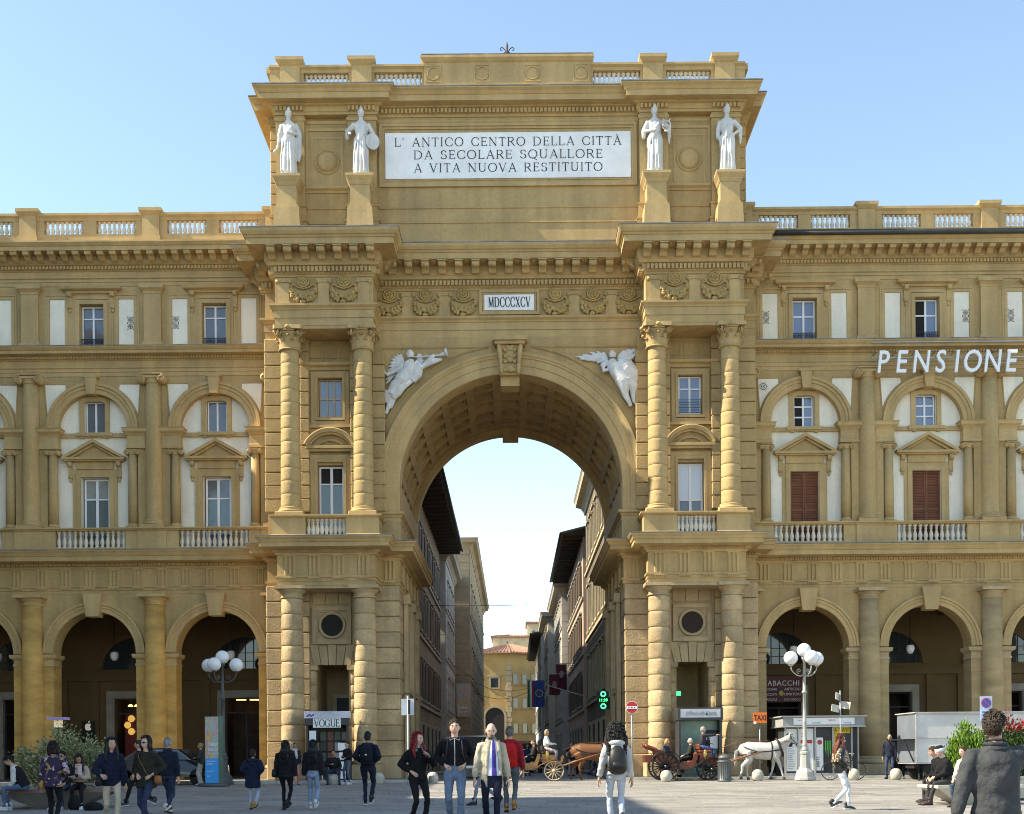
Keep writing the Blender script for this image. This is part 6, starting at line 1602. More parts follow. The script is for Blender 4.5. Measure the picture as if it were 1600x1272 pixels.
    for i,s in enumerate((-1,1)):
        pts=lerpP([tuple(sh[i]-Vector((s*.06*k,0,.01*k))),tuple(sh[i]),tuple(sh[i].lerp(el[i],.5)),tuple(el[i]),tuple(el[i].lerp(hd[i],.5)),tuple(hd[i].lerp(el[i],.10))],6 if puffer else 2)
        rr=[x[0] for x in lerpP([(.042*k+g*.6,),(.048*k+g*.9,),(.049*k+g,),(.043*k+g,),(.039*k+g,),(.034*k+g*.8,)],6 if puffer else 2)]
        if puffer: rr=[r+.009*abs(sin(j*pi/4.0)) for j,r in enumerate(rr)]
        b.tube(pts,rr,12)
    remesh(b,top[0],tm,vox if not puffer else min(vox,.014),3 if not puffer else 2)
    # trousers
    pm=fab('trousers_%02d%02d%02d'%tuple(int(c*99) for c in trousers),trousers)
    b=MB(); b.tube([sp(.13*k),sp(.02*k),sp(-.06*k),sp(-.10*k)],[(.138*k*w,.095*k*w),(.158*k*w,.108*k*w),(.148*k*w,.105*k*w),(.11*k*w,.085*k*w)],16,up=X)
    for i,s in enumerate((-1,1)):
        A_=ankle[i]+Vector((0,0,-.01))
        b.tube([hip[i]+Vector((s*.0,0,.0)),hip[i].lerp(knee[i],.3),hip[i].lerp(knee[i],.7),knee[i],knee[i].lerp(A_,.4),A_],[.090*k*w,.082*k*w,.064*k*legw,.056*k*legw,.053*k*legw,.047*k*legw],12)
    remesh(b,'trousers',pm)
    # shoes
    sm_=mat('shoe_%02d%02d%02d'%tuple(int(c*99) for c in shoes),shoes,.6,var=.1,obj=True)
    for i,s in enumerate((-1,1)):
        b=MB(); b.sm=True; L=.265*k
        b.tube([(0,.055,.0),(0,.05,.055),(0,.0,.075),(0,-.03,.05)],[.03,.036,.043,.04],10,up=X)
        b.tube([(0,.075,-.04),(0,.03,-.035),(0,-.05,-.035),(0,-.13,-.043),(0,-.185,-.055),(0,-.205,-.06)],[(.03,.03),(.038,.045),(.042,.045),(.047,.036),(.040,.024),(.018,.012)],12,up=X)
        b.sm=False; b.mi=1; b.prism_xy([(-.034,.078),(.034,.078),(.042,-.06),(.05,-.13),(.036,-.20),(0,-.215),(-.036,-.20),(-.05,-.13),(-.042,-.06)],-.085,-.060)
        rx=0
        if legs=='walk' and (s*stride)<0: rx=radians(-24)
        if legs=='walk' and (s*stride)>0: rx=radians(8)
        o=b.build('shoe',[sm_,fab('sole_%d'%(sole is not None),sole or (.03,.03,.03))],T,ankle[i],(rx,0,radians(-6*s*-1)),fix=False); o.scale=(k,k,k)
    # hair
    if hair!='bald':
        hmat=hairm('%02d%02d%02d'%tuple(int(c*99) for c in haircol),haircol)
        b=MB(); b.sm=True; nu,nv=26,18; rg=random.Random(hash(label)%1000)
        th={'short':1.07,'crop':1.035,'long':1.10,'bob':1.13,'curly':1.14,'bun':1.06,'receding':1.05}[hair]
        v=[];idx={}
        for j in range(nv+1):
            t=-pi/2+pi*j/nv
            for i in range(nu):
                u=2*pi*i/nu; x,y,z=cos(t)*cos(u),cos(t)*sin(u),sin(t); n_=1+.05*noise.noise(Vector((x*4,y*4,z*4+hc.x)))
                v.append(HM@(Vector((.079*x*th*n_,.100*y*th*n_+.004,.122*z*th*n_+.003))*k))
        f=[]
        for j in range(nv):
            for i in range(nu):
                t=-pi/2+pi*(j+.5)/nv; u=2*pi*(i+.5)/nu; x,y,z=cos(t)*cos(u),cos(t)*sin(u),sin(t)
                line=-.62 if y>.35 else (-.10+.9*max(0,-y) if hair in('short','crop','bun') else -.3+1.25*max(0,-y))
                if hair in('long','bob','curly'): line=-.8 if y>.1 else -.75+2.2*max(0,-y+.15) if y>-.55 else .58
                if hair=='receding': line=-.6 if y>.35 else -.05+1.3*max(0,-y+.2); 
                if hair=='receding' and z>.62 and y<.25: continue
                if z>line: f.append((j*nu+i,j*nu+(i+1)%nu,(j+1)*nu+(i+1)%nu,(j+1)*nu+i))
        b.add(v,f)
        if near:
            cand=[q for q in f]
            for _ in range(420 if hair in('receding','short') else 300):
                q=rg.choice(cand); u_=[rg.random() for _ in q]; t_=sum(u_); p=sum((Vector(v[i])*(w0/t_) for i,w0 in zip(q,u_)),Vector((0,0,0)))
                nrm_=(p-hc).normalized(); tg=Vector((rg.gauss(0,.5),rg.gauss(0,.5)+.5,-.9)); tg=(tg-nrm_*tg.dot(nrm_)).normalized(); L_h=(.05 if hair not in('crop','short','receding') else .018 if hair=='crop' else .03)*rg.uniform(.6,1.3)*k
                b.tube([p-nrm_*.004,p+tg*L_h*.5+nrm_*(.010 if hair not in('crop','short','receding') else .003 if hair=='crop' else .005),p+tg*L_h+nrm_*.004],[(.004,.007),(.005,.008),(.001,.002)],4,cap=False)
        if hair=='long':
            for dx,w_,L in ((0,.085,.40),(-.055,.045,.36),(.055,.045,.36)):
                b.tube([HM@(Vector((dx*.8,.055,.03))*k),HM@(Vector((dx,.085,-.10))*k),sp(.50*k,dx*1.2,.085*k+.03),sp((.62-L)*k,dx*1.3,.11*k+.045)],[(w_*k,.035*k),(w_*k*1.1,.045*k),(w_*k*1.15,.04*k),(w_*.6*k,.015*k)],10,up=X)
            for s in (-1,1): b.tube([HM@(Vector((s*.07,-.01,.06))*k),HM@(Vector((s*.088,-.02,-.06))*k),sp(.50*k,s*.10,-.06*k),sp(.36*k,s*.10,-.135*k)],[.03*k,.032*k,.036*k,.014*k],8)
        if hair=='bob':
            for s in (-1,1): b.tube([HM@(Vector((s*.075,.0,.05))*k),HM@(Vector((s*.09,-.005,-.06))*k),HM@(Vector((s*.085,.0,-.15))*k)],[.035*k,.04*k,.02*k],8)
            b.tube([HM@(Vector((0,.07,.0))*k),HM@(Vector((0,.085,-.13))*k)],[(.08*k,.04*k),(.08*k,.03*k)],10,up=X)
        if hair=='bun': b.ball(HM@(Vector((0,.11,.06))*k),.045*k,10,8)
        if hair=='curly':
            for i in range(330):
                a=rg.uniform(-pi*.12,pi*1.12); zz=rg.uniform(-.36,.16); r=.10+.055*min(1,max(0,(.14-zz)*4))
                if zz>.09: r*=.8
                c=HM@Vector((r*cos(a)*k*1.15,(.02+r*.85*sin(a))*k,zz*k)); q=[]
                ph=rg.random()*6
                for j in range(7): q.append(c+Vector((.016*cos(ph+j*1.3),.016*sin(ph+j*1.3),-.014*j+.03)))
                b.tube(q,[.010]*6+[.004],5)
        b.build('hair',hmat,T,fix=False)
    ctx=dict(T=T,k=k,sp=sp,HM=HM,hd=hd,sh=sh,el=el,hip=hip,knee=knee,ankle=ankle,w=w,g=g,wl=wl,hz=hz)
    for e in extras: e(ctx)
    return T
# ---- accessories
def backpack(col,m=None,hgt=.42,low=.06,straps=True,emblem=None):
    def fn(c):
        k,sp=c['k'],c['sp']; mm=m or fab('pack_%02d%02d%02d'%tuple(int(x*99) for x in col),col)
        b=MB(); b.sm=True; z0=low; z1=low+hgt
        yb=.118*k*c['w']+c['g']
        b.tube([sp(z0*k,0,yb+.05),sp((z0+.04)*k,0,yb+.075),sp((z0+.2)*k,0,yb+.085),sp((z1-.08)*k,0,yb+.065),sp(z1*k,0,yb+.03)],[(.11*k,.05),(.145*k,.075),(.15*k,.085),(.13*k,.065),(.06*k,.03)],16,up=(1,0,0))
        b.tube([sp((z0+.07)*k,0,yb+.15),sp((z0+.18)*k,0,yb+.16)],[(.10*k,.025),(.09*k,.02)],12,up=(1,0,0))
        o=b.build('backpack',mm,c['T'],fix=False)
        if straps:
            for s in (-1,1):
                q=MB(); q.sm=True; q.tube([sp((z1-.04)*k,s*.08*k,yb+.01),sp(.515*k,s*.105*k,.0),sp(.44*k,s*.115*k,-yb+.004),sp(.30*k,s*.125*k,-yb-.012),sp((z0+.1)*k,s*.16*k,-.02),sp((z0+.05)*k,s*.14*k,yb)],[(.022,.009)]*6,6); q.build('strap',mm,o,fix=False)
        if emblem:
            MB().ball(sp((z0+.22)*k,0,yb+.155),(.03,.02,.02),8,6).build('emblem',emblem,o)
    return fn
def handbag(col,side,z=-.05,y=-.05,strap=None,size=.12,x=.24):
    def fn(c):
        k,sp=c['k'],c['sp']; mm=fab('bag_%02d%02d%02d'%tuple(int(v*99) for v in col),col,rough=.55,bump=.3)
        p=sp(z*k,side*x*k,y*k); b=MB(); b.sm=True
        b.tube([p+Vector((0,0,size*.75)),p+Vector((0,0,size*.3)),p-Vector((0,0,size*.4)),p-Vector((0,0,size*.75))],[(size*.5,size*.8),(size*.55,size*1.1),(size*.6,size*1.15),(size*.4,size*.9)],12,up=(1,0,0))
        o=b.build('handbag',mm,c['T'],fix=False)
        if strap is not None:
            sm=fab('strap_%02d%02d%02d'%tuple(int(v*99) for v in strap),strap,rough=.6,bump=.2); yb=.118*k*c['w']+c['g']+.012; q=MB(); s2=-side
            q.tube([p+Vector((0,-.03,size*.7)),sp(.12*k,side*.10*k,-yb),sp(.34*k,s2*.02*k,-yb-.012),sp(.47*k,s2*.10*k,-yb*.8),sp(.53*k,s2*.115*k,0),sp(.40*k,s2*.06*k,yb),sp(.1*k,side*.12*k,yb),p+Vector((0,.03,size*.7))],[(.013,.006)]*8,6,up=(1,0,0)); q.build('strap',sm,o,fix=False)
    return fn
def hood(col,m=None):
    def fn(c):
        k,sp=c['k'],c['sp']; b=MB(); b.sm=True
        b.tube([sp(.52*k,s*.0+.115*k*cos(a),.115*k*sin(a)+.03) for s in (0,) for a in [radians(-50+i*20) for i in range(15)]],[.02+.028*sin(pi*i/14) for i in range(15)],10)
        b.tube([sp(.50*k,0,.10*k),sp(.42*k,0,.15*k),sp(.34*k,0,.14*k)],[(.10*k,.05*k),(.10*k,.055*k),(.05*k,.02*k)],12,up=(1,0,0))
        b.build('hood',m or fab('hood_%02d%02d%02d'%tuple(int(v*99) for v in col),col),c['T'],fix=False)
    return fn
def collar(col,m=None,h=.07):
    def fn(c):
        k,sp=c['k'],c['sp']; b=MB(); b.sm=True
        for zz,r,t in ((.50,.092,.022),(.545,.080,.018),(.58,.074,.010)): b.tube([sp(zz*k,r*k*cos(a),r*k*sin(a)-.004) for a in [radians(-62+i*304/18) for i in range(19)]],t,8)
        b.build('collar',m or fab('collar_%02d%02d%02d'%tuple(int(v*99) for v in col),col),c['T'],fix=False)
    return fn
def scarf(col):
    def fn(c):
        k,sp=c['k'],c['sp']; b=MB(); b.sm=True
        for zz,r in ((.50,.095),(.55,.085)): b.tube([sp(zz*k,r*k*cos(a),r*k*sin(a)) for a in [2*pi*i/18 for i in range(19)]],.032,8,cap=False)
        b.tube([sp(.50*k,.03,-.13*k),sp(.30*k,.04,-.17*k),sp(.14*k,.05,-.16*k)],[(.05,.02),(.06,.015),(.05,.01)],10,up=(1,0,0))
        b.build('scarf',fab('scarf_%02d%02d%02d'%tuple(int(v*99) for v in col),col),c['T'],fix=False)
    return fn
def glasses(c):
    b=MB(); b.sm=True
    for s in (-1,1): b.ball((s*.034,-.098,.012),(.027,.010,.019),10,8); b.tube([(s*.055,-.09,.016),(s*.082,.01,.012)],.004,5)
    b.tube([(-.02,-.104,.018),(.02,-.104,.018)],.005,5); b.xf(c['HM']@Matrix.Scale(c['k'],4)); b.build('sunglasses',BLACK,c['T'],fix=False)
def zipline(col,bottom=-.1,w=.008):
    def fn(c):
        k,sp=c['k'],c['sp']; pts=[]
        for z,a,d in lerpP([q for q in c['wl'] if q[0]>=bottom*k-.3],3):
            pts.append(sp(z,0,-d-.004))
        b=MB(); b.tube(pts[:-1],[(w,.006)]*(len(pts)-1),6,up=(1,0,0)); 
        for s in (-1,1): b.tube([pts[-2],sp(.50*k,s*.07*k,-.075*k-c['g']),sp(.545*k,s*.08*k,-.02)],w*.7,6)
        b.build('zip',fab('zip_%02d%02d%02d'%tuple(int(v*99) for v in col),col,bump=0),c['T'],fix=False)
    return fn
def shirt_tie(c):
    k,sp=c['k'],c['sp']; W=[q for q in lerpP(c['wl'],4) if q[0]>-.05*k]
    v=[];f=[];b=MB(); b.sm=True
    for i,(z,a,d) in enumerate(W):
        t=i/(len(W)-1); hw=(.105-.055*t)*k
        for u in (-1,-.5,0,.5,1): v.append(sp(z,u*hw+.035*k,-(d+.010)*(1-.10*abs(u)**2*.6)))
    for i in range(len(W)-1):
        for j in range(4): f.append((i*5+j,i*5+j+1,(i+1)*5+j+1,(i+1)*5+j))
    b.add(v,f)
    lo=[q for q in lerpP(c['wl'],6) if q[0]<=.0*k]; vv=[];ff=[]; tb=MB(); tb.sm=True
    for (z,a,d) in lo:
        for u in (-1,-.5,0,.5,1): vv.append(sp(z,u*.11*k+.045*k,-(d+.010)*(1-.06*u*u)))
    for i in range(len(lo)-1):
        for j in range(4): ff.append((i*5+j,i*5+j+1,(i+1)*5+j+1,(i+1)*5+j))
    tb.add(vv,ff); tb.build('trouser_front',fab('trouser_navy',(.012,.014,.030)),c['T'],fix=False)
    b.build('shirt',fab('shirt_white',(.62,.64,.74),bump=.3),c['T'],fix=False)
    b=MB(); b.tube([sp(z,.035*k+.012*k*(1-i/(len(W)-1)),-d-.017) for i,(z,a,d) in enumerate(W)],[((.040-.022*i/(len(W)-1))*k,.007) for i in range(len(W))],8,up=(1,0,0)); b.build('tie',fab('tie_violet',(.06,.04,.24),bump=.1),c['T'],fix=False)
    for s in (-1,1):                                  # turned-back coat fronts
        b=MB(); b.sm=True; b.tube([sp(z,.035*k+s*(.112-.050*i/(len(W)-1))*k,-d*.97-.004) for i,(z,a,d) in enumerate(W)],[((.030+.022*(i/(len(W)-1)))*k*.8,.012) for i in range(len(W))],8,up=(1,0,0)); b.build('lapel',fab('trench_beige',(.42,.37,.28)),c['T'],fix=False)
def beard(col):
    def fn(c):
        b=MB(); b.sm=True; b.ball((0,-.062,-.085),(.058,.042,.042),14,10); b.ball((0,-.098,-.050),(.028,.010,.010),8,6); b.xf(c['HM']@Matrix.Scale(c['k'],4)); b.build('beard',hairm('beard_%02d%02d%02d'%tuple(int(v*99) for v in col),col),c['T'],fix=False)
    return fn
def held(fnc): return fnc
def phone(c):
    h=c['hd'][0].lerp(c['hd'][1],.5); b=MB(); b.box(-.035,.035,-.008,.008,-.07,.07); b.build('phone',BLACK,c['T'],h+Vector((0,-.07,.02)),(radians(35),0,0))
def cap_(col,brim=None):
    def fn(c):
        b=MB(); b.sm=True; b.lathe([(.089,.02),(.094,.05),(.088,.10),(.06,.135),(.001,.145)],20,cap=False)
        b.v=[(x,y*1.18+.004,z) for x,y,z in b.v]; b.xf(c['HM']@Matrix.Scale(c['k'],4)); b.build('hat',fab('hat_%02d%02d%02d'%tuple(int(v*99) for v in col),col),c['T'],fix=False)
        if brim:
            q=MB(); q.sm=True; q.lathe([(.09,.0),(.097,.02),(.096,.07),(.09,.075)],20,cap=False); q.v=[(x,y*1.16+.004,z) for x,y,z in q.v]; q.xf(c['HM']@Matrix.Scale(c['k'],4)); q.build('hat_band',fab('hatband_%02d%02d%02d'%tuple(int(v*99) for v in brim),brim),c['T'],fix=False)
    return fn
PK=(.15,-.05,.12)          # hand in jacket pocket
NAVY=(.012,.018,.045); BLK=(.012,.012,.014); JEAN=(.07,.10,.17); DJEAN=(.03,.042,.075); LJEAN=(.30,.40,.55)
# --- left group
person('woman seen from behind in dark floral jacket, leftmost standing person',gp(83,22),1.55,188,'walk',.14,hair='bob',haircol=(.025,.012,.012),hem=.80,topmat=patchy('floral',(.02,.012,.035),[(.45,.30,.40),(.30,.18,.06),(.10,.03,.14)],9,.60),trousers=BLK,flare=.02,female=True,build=1.08,hands=((.16,-.22,.12),None),extras=(handbag((.42,.22,.05),1,-.02,-.12,size=.13,x=.22),))
person('young man in black gilet and white sleeves hunched on the left bench',gp(38,29.2),1.76,-78,'sit',hair='short',haircol=(.012,.012,.014),lean=28,head=(0,32),top=('jumper',(.55,.54,.52)),trousers=(.08,.12,.20),shoes=(.5,.5,.5),hands=((.05,-.34,.10),(.05,-.34,.10)),sole=(.6,.6,.6),footy=-.40,extras=(lambda c:[(lambda b:b.build('gilet',fab('gilet_black',BLK),c['T'],fix=False))(MB().tube([c['sp'](z*c['k']) for z in (-.02,.1,.28,.42,.5)],[(.195,.15),(.185,.145),(.205,.158),(.2,.145),(.13,.11)],18,up=(1,0,0)))],))
person('seated man with sunglasses in black coat beside the girl with the phone',gp(100,29.3),1.76,-5,'sit',hair='short',skin=SKIN_D,top=('coat',BLK),trousers=DJEAN,shoes=(.55,.55,.55),sole=(.6,.6,.6),lean=6,extras=(glasses,scarf((.35,.38,.42))),hands=((.13,-.25,.08),(.13,-.25,.08)))
person('girl in beige and pink coat sitting on the bench looking at her phone',gp(125,29.4),1.62,8,'sit',hair='long',haircol=(.02,.012,.01),skin=SKIN_D,top=('coat',(.40,.30,.25)),trousers=BLK,shoes=(.6,.6,.6),sole=(.6,.6,.6),female=True,lean=10,head=(0,26),hands=((.05,-.26,.26),(.05,-.26,.26)),extras=(phone,scarf((.50,.38,.36))),footy=-.42)
person('woman in navy quilted jacket and beige trousers with black bag',gp(174,21.2),1.60,24,'walk',.22,hair='long',haircol=(.012,.010,.010),hem=.80,puffer=True,top=('quilted_jacket',(.011,.014,.034)),trousers=(.47,.39,.29),shoes=(.06,.04,.03),female=True,build=1.06,head=(18,0),hands=((.20,-.22,.12),(.27,-.02,-.10)),extras=(handbag((.012,.014,.018),-1,-.0,-.20,size=.10,x=.25),collar((.014,.020,.06))))
person('woman with sunglasses in dark olive parka with tan shoulder bag',gp(229,21.0),1.62,-14,'walk',.24,hair='bob',haircol=(.018,.012,.010),skin=SKIN_P,hem=.76,top=('parka',(.022,.022,.016)),trousers=(.025,.035,.07),shoes=BLK,female=True,build=1.10,flare=.02,head=(-10,2),hands=(PK,PK),extras=(glasses,hood((.035,.034,.022)),handbag((.30,.10,.03),1,.02,-.06,strap=(.25,.10,.04),size=.085,x=.27)))
person('grey-haired man in navy jacket walking away behind the parka woman',gp(262,26.5),1.70,172,'walk',.26,hair='crop',haircol=(.26,.26,.27),hem=.86,top=('jacket',(.011,.014,.026)),trousers=(.03,.04,.065),shoes=(.5,.45,.4),build=1.05,extras=(collar((.012,.018,.04)),handbag((.16,.15,.14),1,-.12,.06,size=.11,x=.27)))
person('person in black passing behind the two women on the left',gp(218,30.5),1.70,-92,'walk',.34,hair='short',top=('jacket',BLK),trousers=BLK,shoes=(.05,.05,.05),sole=(.6,.6,.6),hem=.84,near=False)
person('woman in pale skirt and dark jacket near the left totem',gp(314,46.8),1.64,-95,'stand',hair='bun',haircol=(.35,.24,.12),top=('jacket',(.05,.05,.05)),trousers=(.42,.40,.36),shoes=(.6,.55,.5),female=True,hem=.86,near=False,legw=1.5,hands=((.12,-.2,.2),(.12,-.2,.2)))
# --- middle left walkers seen from behind
person('child in navy hooded jacket, pale jeans and tan boots walking away',gp(395,28.4),1.42,180,'walk',.10,hair='short',haircol=(.04,.025,.015),hem=.62,top=('hooded_jacket',(.012,.018,.04)),trousers=(.38,.44,.55),shoes=(.50,.26,.06),build=1.18,topthick=1.3,legw=1.15,hands=(PK,PK),extras=(hood((.012,.018,.04)),))
person('woman in glossy black quilted jacket and boots walking away',gp(446,28.0),1.62,176,'walk',.12,hair='long',haircol=(.01,.009,.009),hem=.80,puffer=True,top=('quilted_jacket',(.010,.010,.012)),trousers=(.010,.010,.012),shoes=(.015,.012,.012),female=True,build=1.12,topthick=1.2,legw=.9,extras=(hood((.010,.010,.012)),handbag(BLK,1,.02,.02,size=.12,x=.26)))
person('girl in cropped black puffer, blue jeans and white trainers walking away',gp(489,28.2),1.63,184,'walk',.14,hair='long',haircol=(.012,.010,.010),hem=.97,puffer=True,top=('puffer_jacket',(.012,.012,.016)),trousers=(.22,.29,.41),shoes=(.62,.62,.62),sole=(.7,.7,.7),female=True,topthick=1.3,legw=1.12,extras=(hood((.012,.012,.016)),))
person('tall young man in dark blue walking away with black backpack',gp(575,29.8),1.84,178,'walk',.06,hair='crop',haircol=(.02,.016,.014),skin=SKIN_D,hem=.88,top=('jacket',(.012,.014,.030)),trousers=(.014,.018,.035),shoes=(.02,.02,.02),sole=(.7,.7,.7),build=1.05,hands=(PK,PK),extras=(hood((.012,.014,.035)),backpack((.010,.011,.018),hgt=.46,emblem=WHT)))
person('woman in dark coat and coral trousers beside the left tower',gp(461,46.8),1.62,15,'stand',hair='short',haircol=(.02,.015,.012),skin=SKIN_D,top=('coat',(.015,.018,.03)),trousers=(.60,.18,.16),shoes=(.5,.2,.2),female=True,hem=.72,near=False,extras=(scarf((.5,.45,.45)),))
person('man in black sitting on a stone ball before the magazine kiosk',gp(521,46.35),1.76,8,'sit',seat=.40,hair='crop',haircol=(.02,.015,.012),skin=SKIN_D,top=('jacket',BLK),trousers=DJEAN,shoes=BLK,build=1.15,near=False,knee_out=.10,lean=8,hands=((.10,-.25,.30),(.18,-.3,.06)))
person('young woman in black top and grey jeans standing at the magazine kiosk',gp(543,46.5),1.64,-40,'stand',hair='bun',haircol=(.03,.02,.015),top=('jacket',BLK),trousers=(.10,.12,.18),shoes=(.6,.6,.6),sole=(.7,.7,.7),female=True,hem=.98,near=False,hands=((.1,-.2,.2),(.1,-.2,.15)))
# --- centre group
person('woman with bright red hair in short black coat and leggings',gp(653,20.5),1.63,28,'walk',.12,hair='long',haircol=(.22,.008,.012),skin=SKIN_P,hem=.86,top=('coat',(.009,.009,.010)),trousers=(.014,.013,.012),shoes=BLK,female=True,flare=.03,build=1.04,head=(28,0),hands=(PK,(.10,-.27,.40)),extras=(collar((.20,.20,.20)),handbag((.45,.42,.36),1,-.02,.0,size=.07,x=.27)))
person('young man in black zipped hoodie and blue jeans with rucksack straps',gp(711,20.0),1.83,2,'walk',.14,hair='short',haircol=(.05,.028,.016),skin=SKIN_P,hem=1.00,top=('hoodie',(.010,.010,.012)),trousers=(.14,.19,.27),shoes=(.1,.1,.1),hands=(PK,PK),build=1.03,legw=1.05,extras=(zipline((.40,.40,.40)),hood((.030,.034,.065)),backpack((.05,.045,.06))))
person('bald bearded man in beige trench coat with violet tie looking down',gp(768,19.7),1.765,0,'walk',.16,hair='bald',skin=SKIN_P,hem=.68,top=('trench_coat',(.42,.37,.28)),topmat=fab('trench_beige',(.42,.37,.28)),trousers=(.012,.014,.030),shoes=(.02,.015,.015),build=1.0,flare=.02,head=(4,16),hands=((.28,-.03,-.12),(.28,-.03,-.12)),extras=(shirt_tie,beard((.15,.12,.10)),collar((.42,.37,.28),fab('trench_beige',(.42,.37,.28)))))
person('man in red jacket with red rucksack and tan boots walking away',gp(797,25.8),1.86,178,'walk',.12,hair='crop',haircol=(.14,.13,.12),hem=.92,top=('jacket',(.26,.012,.020)),trousers=(.10,.11,.12),shoes=(.40,.18,.04),build=1.06,extras=(backpack((.42,.012,.012),hgt=.50,low=.0),hood((.30,.012,.025)),handbag((.28,.07,.02),1,-.30,.02,size=.12,x=.22)))
person('person in grey jeans half hidden behind the bald man',gp(760,29.5),1.68,-88,'walk',.32,hair='short',top=('jacket',(.04,.04,.05)),trousers=(.20,.23,.30),shoes=(.02,.02,.02),hem=.9,near=False)
person('curly-haired woman in pale grey jacket and light blue jeans with black rucksack',gp(963,20.0),1.72,183,'walk',.14,hair='curly',haircol=(.012,.009,.008),hem=.88,top=('jacket',(.42,.42,.42)),trousers=(.40,.45,.53),shoes=(.03,.03,.03),female=True,flare=.02,build=1.0,legw=1.0,hands=((.28,-.02,-.08),(.32,-.02,-.10)),extras=(hood((.42,.43,.45)),backpack((.015,.013,.012),mat('black_leather',(.015,.013,.012),.5,var=.1,obj=True),hgt=.44,low=.02)))
# --- right
person('woman with red-brown hair, leopard scarf and white jeans walking right',gp(1313,25.6),1.62,96,'walk',.20,hair='long',haircol=(.13,.035,.018),hem=.84,top=('leather_jacket',(.012,.012,.013)),topmat=mat('black_leather_jacket',(.012,.012,.013),.32,var=.1,bump=.6,bscale=12,bdist=.04,obj=True),trousers=(.62,.63,.66),shoes=(.03,.03,.03),sole=(.5,.5,.5),female=True,build=1.02,hands=((.20,-.10,.10),(.2,-.16,.12)),extras=(glasses,lambda c:(lambda b:b.build('leopard_scarf',patchy('leopard',(.40,.30,.20),[(.02,.015,.012),(.05,.03,.02)],26,.55),c['T'],fix=False))(MB().tube([c['sp'](z*c['k']) for z in (.20,.34,.44,.53)],[(.22,.17),(.225,.165),(.19,.14),(.10,.10)],18,up=(1,0,0)).tube([c['sp'](.3*c['k'],.06,-.19),c['sp'](0,.08,-.20),c['sp'](-.15*c['k'],.06,-.17)],[(.07,.03),(.06,.025),(.03,.01)],8,up=(1,0,0)))))
person('old man in black coat with white and black cap on the right bench',gp(1484,27.7),1.72,-84,'sit',hair='crop',haircol=(.35,.35,.35),skin=SKIN_P,top=('coat',(.014,.014,.014)),trousers=(.04,.04,.042),shoes=(.06,.03,.025),lean=18,head=(0,14),build=1.12,topthick=1.3,hands=((.04,-.36,.18),(.04,-.36,.18)),footy=-.52,extras=(cap_((.012,.012,.012),(.65,.65,.65)),))
person('brown-haired companion sitting just behind the man with the cap',gp(1474,28.9),1.70,-86,'sit',hair='short',haircol=(.10,.05,.028),top=('coat',(.02,.018,.018)),trousers=(.03,.03,.035),shoes=(.03,.03,.03),lean=20,head=(0,10),footy=-.46)
person('person with curly hair mostly hidden behind the man in grey',gp(1512,26.6),1.62,-60,'sit',hair='short',haircol=(.10,.05,.03),skin=SKIN_P,top=('jumper',(.45,.43,.38)),trousers=(.05,.08,.12),shoes=(.05,.05,.05),female=True,lean=12)
person('balding man in charcoal jacket in the right foreground, seen from behind',gp(1556,9.6),1.70,176,'stand',hair='receding',haircol=(.035,.026,.02),skin=SKIN,hem=.62,top=('jacket',(.050,.052,.055)),topmat=fab('charcoal',(.050,.052,.055),.75,bump=1.0,bs=6.0),trousers=(.03,.03,.035),build=1.12,topthick=1.1,head=(-28,4),hands=((.10,-.20,.56),(.30,.02,-.08)),extras=(collar((.040,.042,.046)),),curl=1.0)
person('bald man in navy padded jacket standing by the right arcade column',gp(1391,47.4),1.74,-30,'stand',hair='bald',top=('jacket',(.013,.017,.034)),trousers=(.04,.06,.12),shoes=BLK,hem=.86,near=False,build=1.1)
person('dark-dressed person standing at the back of the white truck',gp(1407,47.8),1.66,-20,'stand',hair='short',top=('jacket',(.012,.025,.018)),trousers=BLK,shoes=(.55,.55,.55),hem=.8,near=False)
person('woman in navy jacket walking beside the white truck',gp(1440,45.0),1.60,165,'walk',.2,hair='bob',haircol=(.28,.17,.08),top=('jacket',(.02,.026,.05)),trousers=(.02,.035,.04),shoes=BLK,hem=.84,female=True,near=False,extras=(handbag((.5,.35,.38),1,-.1,0,size=.12),))
# --- far pedestrians in the street
rf=random.Random(21)
FAR=[(742,66,'far pedestrian in dark clothes by the left of the street'),(824,63,'far pedestrian in blue just behind the brown carriage'),(838,72,'far pedestrian in grey under the flags'),(892,60,'pedestrian in pale jeans standing behind the brown horse'),(926,59,'pedestrian in dark jacket by the passage wall behind the horse'),(783,84,'farthest pedestrian in the middle of the street'),(902,66,'pedestrian in black near the pharmacy clock')]
for i,(px,d,l) in enumerate(FAR):
    p=gp(px,d); person(l,p,rf.uniform(1.6,1.78),rf.choice([0,20,180,160,90]),'stand' if i%2 else 'walk',.2,hair=rf.choice(['short','bob','crop']),haircol=(.03,.02,.015),top=('jacket',[(.02,.02,.02),(.03,.05,.12),(.10,.10,.11),(.03,.03,.04),(.02,.02,.025),(.05,.04,.04),(.01,.01,.01)][i]),trousers=[(.02,.02,.03),(.05,.08,.15),(.05,.05,.05),(.45,.48,.60),(.04,.06,.12),(.03,.03,.04),(.02,.02,.02)][i],near=False)
